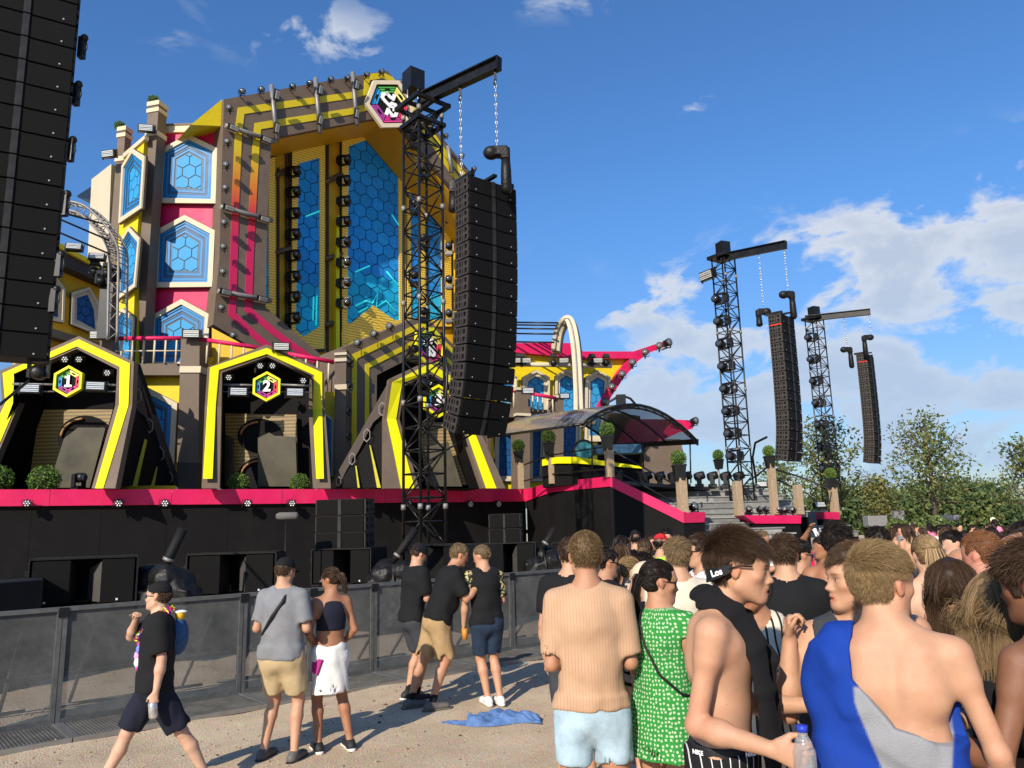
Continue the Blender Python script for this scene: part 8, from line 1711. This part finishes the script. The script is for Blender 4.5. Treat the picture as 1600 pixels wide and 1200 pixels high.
hB = P_('blond young man seen from behind, back bare, in a blue and grey one shoulder garment', head_px=(1380, 912), D=2.5, bs=.89, nl=.155, sws=.97, ar=.90, yaw=30, head_yaw=38, h=.0062, skin='fair', fat=.90, armL=((-.22, .15, -1), (.2, .7, -.6)), armR=((.30, .02, -1), (.05, .45, -.9)), lean=(-.03, .02), head_pitch=0, head_roll=2)
hB.body(muscle=True, hair_tint='dirty'); hB.hair('quiff', 'blond', 19000, .00052, .036, 7)
BLUEC = mat('garment', (1, 1, 1), .8, var=.07, scale=10, bump=.3, bscale=240, attr='tint', spec=.25)
def garb(f, s=hB):
    k = s.s; P, C, N_ = s.P, s.C, s.N; up = s.spine; X = s.rt; o = .020; B_ = s.B; g = [f.ax[0][:, None, None], f.ax[1][None, :, None], f.ax[2][None, None, :]]
    f.seg(P-up*.30*k, P+up*.20*k, X, (.215*k, .155*k), (.150*k, .118*k), .05); f.seg(P+up*.18*k, C+up*.06*k, X, (.150*k, .118*k), (.158*k, .125*k), .06); f.seg(C+up*.04*k, N_-up*.06*k, X, (.160*k, .125*k), (.136*k, .09*k), .06); f.cap(N_, s.Sh[0]+up*.02*k, .050*k, .052*k, .05); f.cap(s.Sh[0], s.Sh[0]+(s.El[0]-s.Sh[0])*.55, .072*k, .085*k, .05); f.seg(s.Sh[0]-up*.06*k+s.rt*.01, P-up*.25*k-s.rt*.13*k, X, (.085*k, .12*k), (.20*k, .18*k), .06); f.seg(s.Sh[0]+up*.03*k-s.rt*.02-s.fwd*.03, s.Sh[0]-up*.17*k+s.rt*.045*k-s.fwd*.115*k, X, (.065*k, .03*k), (.075*k, .022*k), .02)
    X_ = [g[i]-C[i] for i in range(3)]; r_ = X_[0]*B_[0][0]+X_[1]*B_[1][0]+X_[2]*B_[2][0]; u_ = X_[2]; fy = X_[0]*B_[0][1]+X_[1]*B_[1][1]
    s.fill(f, .009, [(N_, up)], .5, .4); line = np.where(r_ < -.01, -.07-(r_+.01)*1.33, -.075-.22*(r_+.01)); line = np.where(fy > .03, .02, line); v = np.maximum(-(r_+.105+.12*np.minimum(u_+.0, 0)), -(u_-line)); f.d = np.maximum(f.d, -v).astype(np.float32)
    f.cap(N_-up*.0*k+s.fwd*.012*k, N_+up*.12*k+s.fwd*.03*k, .070*k, .074*k, .006, 'sub')
def gtint(V, s=hB):
    q = (V-s.C) @ s.B; r_, f_, u_ = q.T; sm = lambda x: np.clip(x/.007+.5, 0, 1); w_ = (sm(r_+.108-.30*np.clip(-u_, 0, 1))*sm(.135-.15*np.clip(-u_-.1, 0, 1)-r_)*sm(.03-f_)*sm(.04-u_))[:, None]; return np.array((.004, .036, .26))*(1-w_)+np.array((.25, .255, .27))*w_
hB.cloth('one_shoulder_garment', BLUEC, garb, fold=.017, seed=9, fr=1.0, h=.0065, tint=gtint); hB.shorts(DGR, leg=.9); hB.shoe(SHB, SHW)

hC = P_('young man with parted lips facing left, one hand raised, in a dark grey tank top', head_px=(1335, 905), D=2.85, bs=.90, nl=.15, sh_roll=-.10, yaw=208, head_yaw=60, h=.0064, skin='fair', fat=.98, armL=((-.2, .0, -1), (-.0, .4, -.9)), armR=((.30, .40, -.85), (-.10, -.08, 1)), lean=(.0, .03), head_pitch=2)
hC.body(hands=(.4, .95), open_mouth=.6, muscle=True, hair_tint='dirty'); hC.hair('quiff', 'mid', 9000, .0007, .04, 8); hC.shirt(DGR, tank=True, hem=-.05, loose=.014, seed=6, fold=.004); hC.shorts(DEND, leg=.9); hC.shoe(SHB, SHW)

# ---------------------------------------------------------------- the crowd around them
def crowd(label, px, D, yaw, hy=0, fem=False, skin='fair', style='short', hc='brown', top='tee', tm=None, bottom='shorts', bm_=None, arm=None, glasses=False, cap=None, pitch=-3, length=.03, fat=1.0, seed=1, group=None, lean=(0, .03), tint=None, bucket=False, n=None, height=None, roll=0):
    h = .0105 if D < 4.2 else .0135 if D < 6.5 else .018 if D < 9 else .028; kw = arm or RELAX
    p = P_(label, head_px=px, D=D, yaw=yaw, head_yaw=hy, h=h, female=fem, skin=skin, fat=fat, lean=lean, head_pitch=pitch, group=group, head_roll=roll, bs=.94, **kw); p.body(hair_tint=tint or (None if style is None or style == 'long' else hc), muscle=(top is None and not fem))
    if style: p.hair(style, hc, n or (5000 if D < 3.6 else 2600 if D < 5.5 else 900 if D < 9 else 250), (.00085 if style == 'long' else .0011) if D < 3.6 else .0016 if D < 5.5 else .0028 if D < 9 else .006, length, seed, capd=bool(cap))
    if top == 'tee': p.shirt(tm or TEEB, sleeve=.75, hem=-.07, loose=.020, seed=seed)
    elif top == 'tank': p.shirt(tm or TEEB, tank=True, hem=-.05, loose=.014, seed=seed)
    elif top == 'crop': p.cloth('crop_top', tm or TEEB, lambda f, s=p: sportstop(f, s), fold=.002)
    elif top == 'bikini': p.cloth('bikini_top', tm or TEEB, lambda f, s=p: f.seg(s.C-s.spine*.035*s.s, s.C-s.spine*.008*s.s, s.rt, (.142*s.s, .112*s.s), (.142*s.s, .112*s.s), .01), fold=0)
    if bottom == 'shorts': p.shorts(bm_ or DGR, leg=.8 if not fem else .35, seed=seed+1)
    elif bottom == 'jeans': p.shorts(bm_ or DEND, leg=1.9, loose=.010, seed=seed+1)
    elif bottom == 'skirt': p.skirt(bm_ or TEEB, .08, -.32, .15, .20, seed=seed)
    if D < 12: p.shoe(SHW if seed % 2 else SHB, SHW)
    if glasses: p.glasses()
    if cap: p.capp(cap, bucket=bucket)
    return p
UPR = arms(((-.14, .0, -1), (-.02, .25, -1)), ((.5, .2, .8), (-.75, .1, .65)))
HOLD = arms(((-.12, .25, -1), (.25, .85, .4)), ((.12, .25, -1), (-.25, .85, .4)))
crowd('dark haired man in black half hidden by the apricot shirt', (891, 868), 6.0, 15, style='short', hc='brown', tm=TEEB, seed=2)
crowd('man in sunglasses and black t-shirt beside the apricot shirt, facing right', (948, 880), 6.2, 70, 5, style='short', hc='dark', tm=TEEB, glasses=True, seed=3, bottom='shorts', bm_=DEND, arm=HOLD, skin='warm')
crowd('woman with curly red hair looking towards the camera', (968, 896), 7.2, 170, 20, True, 'fair', 'curly', 'red', 'crop', TEEB, 'skirt', seed=4, length=.10)
w = crowd('blond woman with tied hair and black strap top, facing right', (986, 892), 6.5, 75, 5, True, 'pale', 'pony', 'blond', 'crop', TEEB, 'skirt', ZEB, seed=5, length=.22, arm=HOLD)
crowd('woman with dark curly hair behind the beige cap', (1006, 884), 8.0, 120, 0, True, 'tan', 'curly', 'dark', 'crop', TEEB, 'shorts', seed=6, length=.11)
crowd('person in a beige printed cap looking down, behind the green dress', (1008, 905), 5.6, 262, 0, False, 'fair', 'short', 'mid', 'tee', TEEB, 'shorts', cap=mat('cap_beige', (.50, .43, .30), .8), pitch=-25, seed=7, lean=(0, .08))
crowd('man with light brown hair in a cream t-shirt, seen from behind', (1058, 872), 5.3, -5, 6, False, 'fair', 'short', 'dirty', 'tee', CRE, 'shorts', BEI, seed=8, length=.04, fat=1.05)
crowd('bearded man in thin glasses and white t-shirt looking left', (1092, 862), 6.1, 262, 0, False, 'fair', 'quiff', 'brown', 'tee', WTE, 'shorts', glasses=True, seed=9, length=.045, arm=HOLD)
crowd('man in a black cap and black shirt alone against the black stage side', (993, 843), 11.0, 6, 0, False, 'fair', 'short', 'dark', 'tee', TEEB, 'jeans', cap=TEEB, seed=10)
crowd('small figure in a red cap and green top behind the cream t-shirt', (1034, 850), 9.6, 60, 0, True, 'fair', 'short', 'dark', 'tee', NEO, 'shorts', cap=RED, seed=11)
crowd('man in sunglasses behind the blond head, near the pink board', (1042, 842), 10.5, 200, 0, False, 'fair', 'short', 'dark', 'tee', TEEB, 'shorts', glasses=True, seed=12)
crowd('man with dark hair in a black t-shirt and dark jeans, back turned', (1226, 868), 4.9, 8, 18, False, 'fair', 'short', 'brown', 'tee', TEEB, 'jeans', cloth_mat('washed_black_denim', (.035, .036, .035), var=.35), seed=13, fat=1.08, arm=HOLD, length=.035)
crowd('dark haired man just right of the black t-shirt, facing right', (1251, 868), 6.2, 60, 20, False, 'warm', 'short', 'dark', 'tee', TEEB, 'shorts', seed=14, glasses=True)
crowd('tanned woman in a black and white halter top and striped trousers behind the towel man', (1172, 912), 3.6, 200, 10, True, 'tan', 'pony', 'brown', 'tank', WSTR, 'jeans', WSTR, seed=15, length=.2, arm=HOLD)
p = crowd('woman with a raised arm, yellow band and white headpiece', (1285, 856), 8.0, 250, 20, True, 'tan', 'short', 'dark', 'crop', NEY, 'shorts', DGR, seed=16, arm=UPR)
m = MB(); rr = random.Random(3)
for k in range(26): a = rr.uniform(0, 6.28); c = Vector(p.hp(.06*math.cos(a), -.02+.07*math.sin(a), .12)); m.prism([c, c+Vector((.03*math.cos(a), .03*math.sin(a), .09)), c+Vector((.04*math.cos(a+.4), .04*math.sin(a+.4), .07))], Vector((.003, .003, 0)))
obj('feather_headpiece', m, WHT, p.t)
crowd('tall person with black hair and sun reddened neck left of the blond young man', (1308, 848), 5.4, 30, 25, False, 'tan', 'short', 'dark', None, None, 'shorts', seed=17, length=.05)
crowd('curly dark head seen above the blond hair', (1372, 848), 7.2, 20, 0, False, 'warm', 'curly', 'dark', 'tee', TEEB, 'shorts', seed=18, length=.05)
crowd('woman with wavy blond ponytail and bare back, arm bent', (1447, 868), 4.9, 6, 0, True, 'pale', 'pony', 'light', 'bikini', TEEB, 'shorts', DGR, seed=19, length=.34, arm=arms(((-.12, .0, -1), (-.02, .25, -1)), ((.25, .15, -1), (-.1, .8, .3))))
crowd('woman with long dark hair in a sheer beige and teal top, back turned', (1489, 922), 3.25, 18, 15, True, 'warm', 'long', 'brown', 'tee', patt('sheer_beige', (.50, .43, .31), (.08, .15, .14), 'noise', 5.0), 'shorts', DEND, seed=20, length=.40, arm=HOLD, n=7000)
p = crowd('sunburnt man with cropped ginger hair and a tattooed shoulder blade, back turned', (1532, 868), 4.35, -10, -22, False, 'red', 'short', 'ginger', None, None, 'shorts', seed=21, length=.022, fat=1.1, arm=HOLD)
m = MB(); m.tube([Vector(p.N+p.B @ np.array((.072*math.cos(a), .012+.068*math.sin(a), .035-.012*math.sin(a)))*p.s*1.03) for a in np.linspace(0, 6.28, 17)], .0035, 5); obj('necklace', m, STRAPM, p.t)
crowd('dark haired man in profile facing left, far behind the ginger man', (1488, 850), 7.6, 265, 0, False, 'pale', 'quiff', 'dark', 'tee', RED, 'shorts', seed=22, length=.04)
crowd('man with a white cap worn backwards above the pink board', (1473, 872), 7.8, 250, 0, False, 'fair', 'short', 'dark', 'tee', GRY, 'shorts', cap=WHT, seed=23)
crowd('bald man in dark sunglasses tilting his head down, left of the ginger man', (1506, 884), 5.3, 120, 30, False, 'warm', None, 'dark', 'tank', TEEB, 'shorts', glasses=True, seed=24, pitch=-10)
crowd('dark haired man with bent head in a floral vest', (1566, 862), 5.6, 320, -20, False, 'red', 'short', 'dark', 'tank', FLOR, 'shorts', seed=25, pitch=-15, fat=1.05)
crowd('bald man in sunglasses facing left, behind the curly hair at the right edge', (1586, 866), 4.7, 262, 0, False, 'tan', None, 'dark', None, None, 'shorts', glasses=True, seed=26)
crowd('smiling dark haired man facing left, cut by the right edge', (1602, 846), 5.3, 268, 0, False, 'fair', 'short', 'dark', 'tee', DGR, 'shorts', seed=27)
p = crowd('woman with half tied long blond brown hair, black top and raised forearm', (1566, 950), 2.75, 35, 25, True, 'fair', 'long', 'dirty', 'crop', TEEB, 'skirt', TEEB, seed=28, length=.30, n=9000, arm=arms(((-.45, .35, -.75), (.9, .5, .12)), ((.2, .2, -1), (-.1, .9, .2))))
p = crowd('person with dark wavy hair in a black mesh top and gold waist chain', (1618, 915), 2.45, -20, -10, True, 'brown', 'mop', 'brown', 'crop', TEEB, 'skirt', TEEB, seed=29, length=.055, n=9000, arm=arms(((-.30, .15, -1), (.1, .9, .1)), ((.2, .2, -1), (-.1, .9, .2))))
m = MB(); m.tube([Vector(p.P+p.B @ np.array((.165*math.cos(a), .125*math.sin(a), .09+.015*math.sin(3*a)))*p.s) for a in np.linspace(0, 6.28, 25)], .003, 5); obj('waist_chain', m, mat('gold', (.6, .42, .12), .3, .9), p.t)
# pink boards and box among the crowd
for (x0, x1, y0, y1, D, lb) in ((1250, 1272, 862, 884, 7.4, 'hot pink board beside the raised arm woman'), (1449, 1466, 852, 868, 6.5, 'hot pink board right of the wavy blond ponytail'), (1107, 1118, 862, 882, 7.5, 'hot pink board right of the bearded man')):
    a, b = at(x0, y0, D), at(x1, y1, D); m = MB(); m.box(((a.x+b.x)/2, D, (a.z+b.z)/2), (b.x-a.x, .04, a.z-b.z)); t = thing('pink_board', lb, 'board', ((a.x+b.x)/2, D, 0)); obj('panel', m, PNK, t); m = MB(); m.tube([Vector(((a.x+b.x)/2, D+.03, 0)), Vector(((a.x+b.x)/2, D+.03, b.z+.05))], .02, 6); obj('post', m, BLKM, t)
# distant crowd: a few bodies, copied with their parts
rr = random.Random(12); protos = []
sp_ = [('far festival goer in a white top', WTE, 'dark', False, 'fair'), ('far festival goer in a black top', TEEB, 'dirty', False, 'warm'), ('far bare shouldered festival goer', None, 'brown', True, 'fair'), ('far festival goer in a pink top', PNKC, 'dark', True, 'tan'), ('far festival goer in a grey top', GRY, 'brown', False, 'fair')]
spots = []
for k in range(34):
    x = 1390+rr.uniform(0, 225); D = rr.uniform(11, 30); spots.append((x, D))
for k in range(12): spots.append((1115+rr.uniform(0, 150), rr.uniform(9.5, 13)))
for k in range(8): spots.append((955+rr.uniform(0, 60), rr.uniform(9, 12)))
for i, (lb, tm, hc, fem, sk) in enumerate(sp_):
    x, D = spots[i]; c = at(x, 815, D); p = Person(lb, head_px=(x, 0), D=D, height=1.75, yaw=rr.uniform(0, 360), h=.024, female=fem, skin=sk, group='far festival crowd', **(HOLD if i % 2 else RELAX)); p.body(); p.hair('short' if not fem else 'long', hc, 150, .008, .03 if not fem else .25)
    if tm: p.shirt(tm, h=.024)
    p.shorts(DGR, leg=.6); protos.append(p)
for i, (x, D) in enumerate(spots):
    if i < 5: 
        p = protos[i]; c = at(x, 815, D); p.t.location = (c.x, c.y, 0); continue
    p = protos[i % 5]; c = at(x, 815, D); dup(p.t, (c.x, c.y, 0), (0, 0, rr.uniform(0, 6.28)), rr.uniform(.94, 1.05))

# every individual of a look-alike set is told apart by its place in the photograph
def px_of(o):
    p = o.matrix_world.translation if False else o.location; X, Y, Z = p[0], p[1], p[2]-CZ; cp, sp = math.cos(PITCH), math.sin(PITCH); d = Y*cp+Z*sp; return 800+X/d*F, 600-(-Y*sp+Z*cp)/d*F
ORD = ['', 'second ', 'third ', 'fourth ', 'fifth ', 'sixth ', 'seventh ', 'eighth ', 'ninth ', 'tenth ', 'eleventh ', 'twelfth ', 'thirteenth ']
sets = {}
for o in COL.objects:
    if o.parent is None and o.get('label') and o.get('group') not in ('far festival crowd', 'floats on the lake'): sets.setdefault(o['label'], []).append(o)
for lb, os_ in sets.items():
    if len(os_) < 2: continue
    P = [(px_of(o), o) for o in os_]; dx = max(p[0][0] for p in P)-min(p[0][0] for p in P); dy = max(p[0][1] for p in P)-min(p[0][1] for p in P); ax = 1 if dy > dx else 0; P.sort(key=lambda p: p[0][ax]); n = len(P)
    for i, (q, o) in enumerate(P):
        a, b = ('topmost', 'lowest') if ax else ('leftmost', 'rightmost'); j = n-1-i
        w_ = a if i == 0 else b if j == 0 else (ORD[i]+'from the '+('top' if ax else 'left')) if i <= j else (ORD[j]+'from the '+('bottom' if ax else 'right')); o['label'] = lb+', '+w_
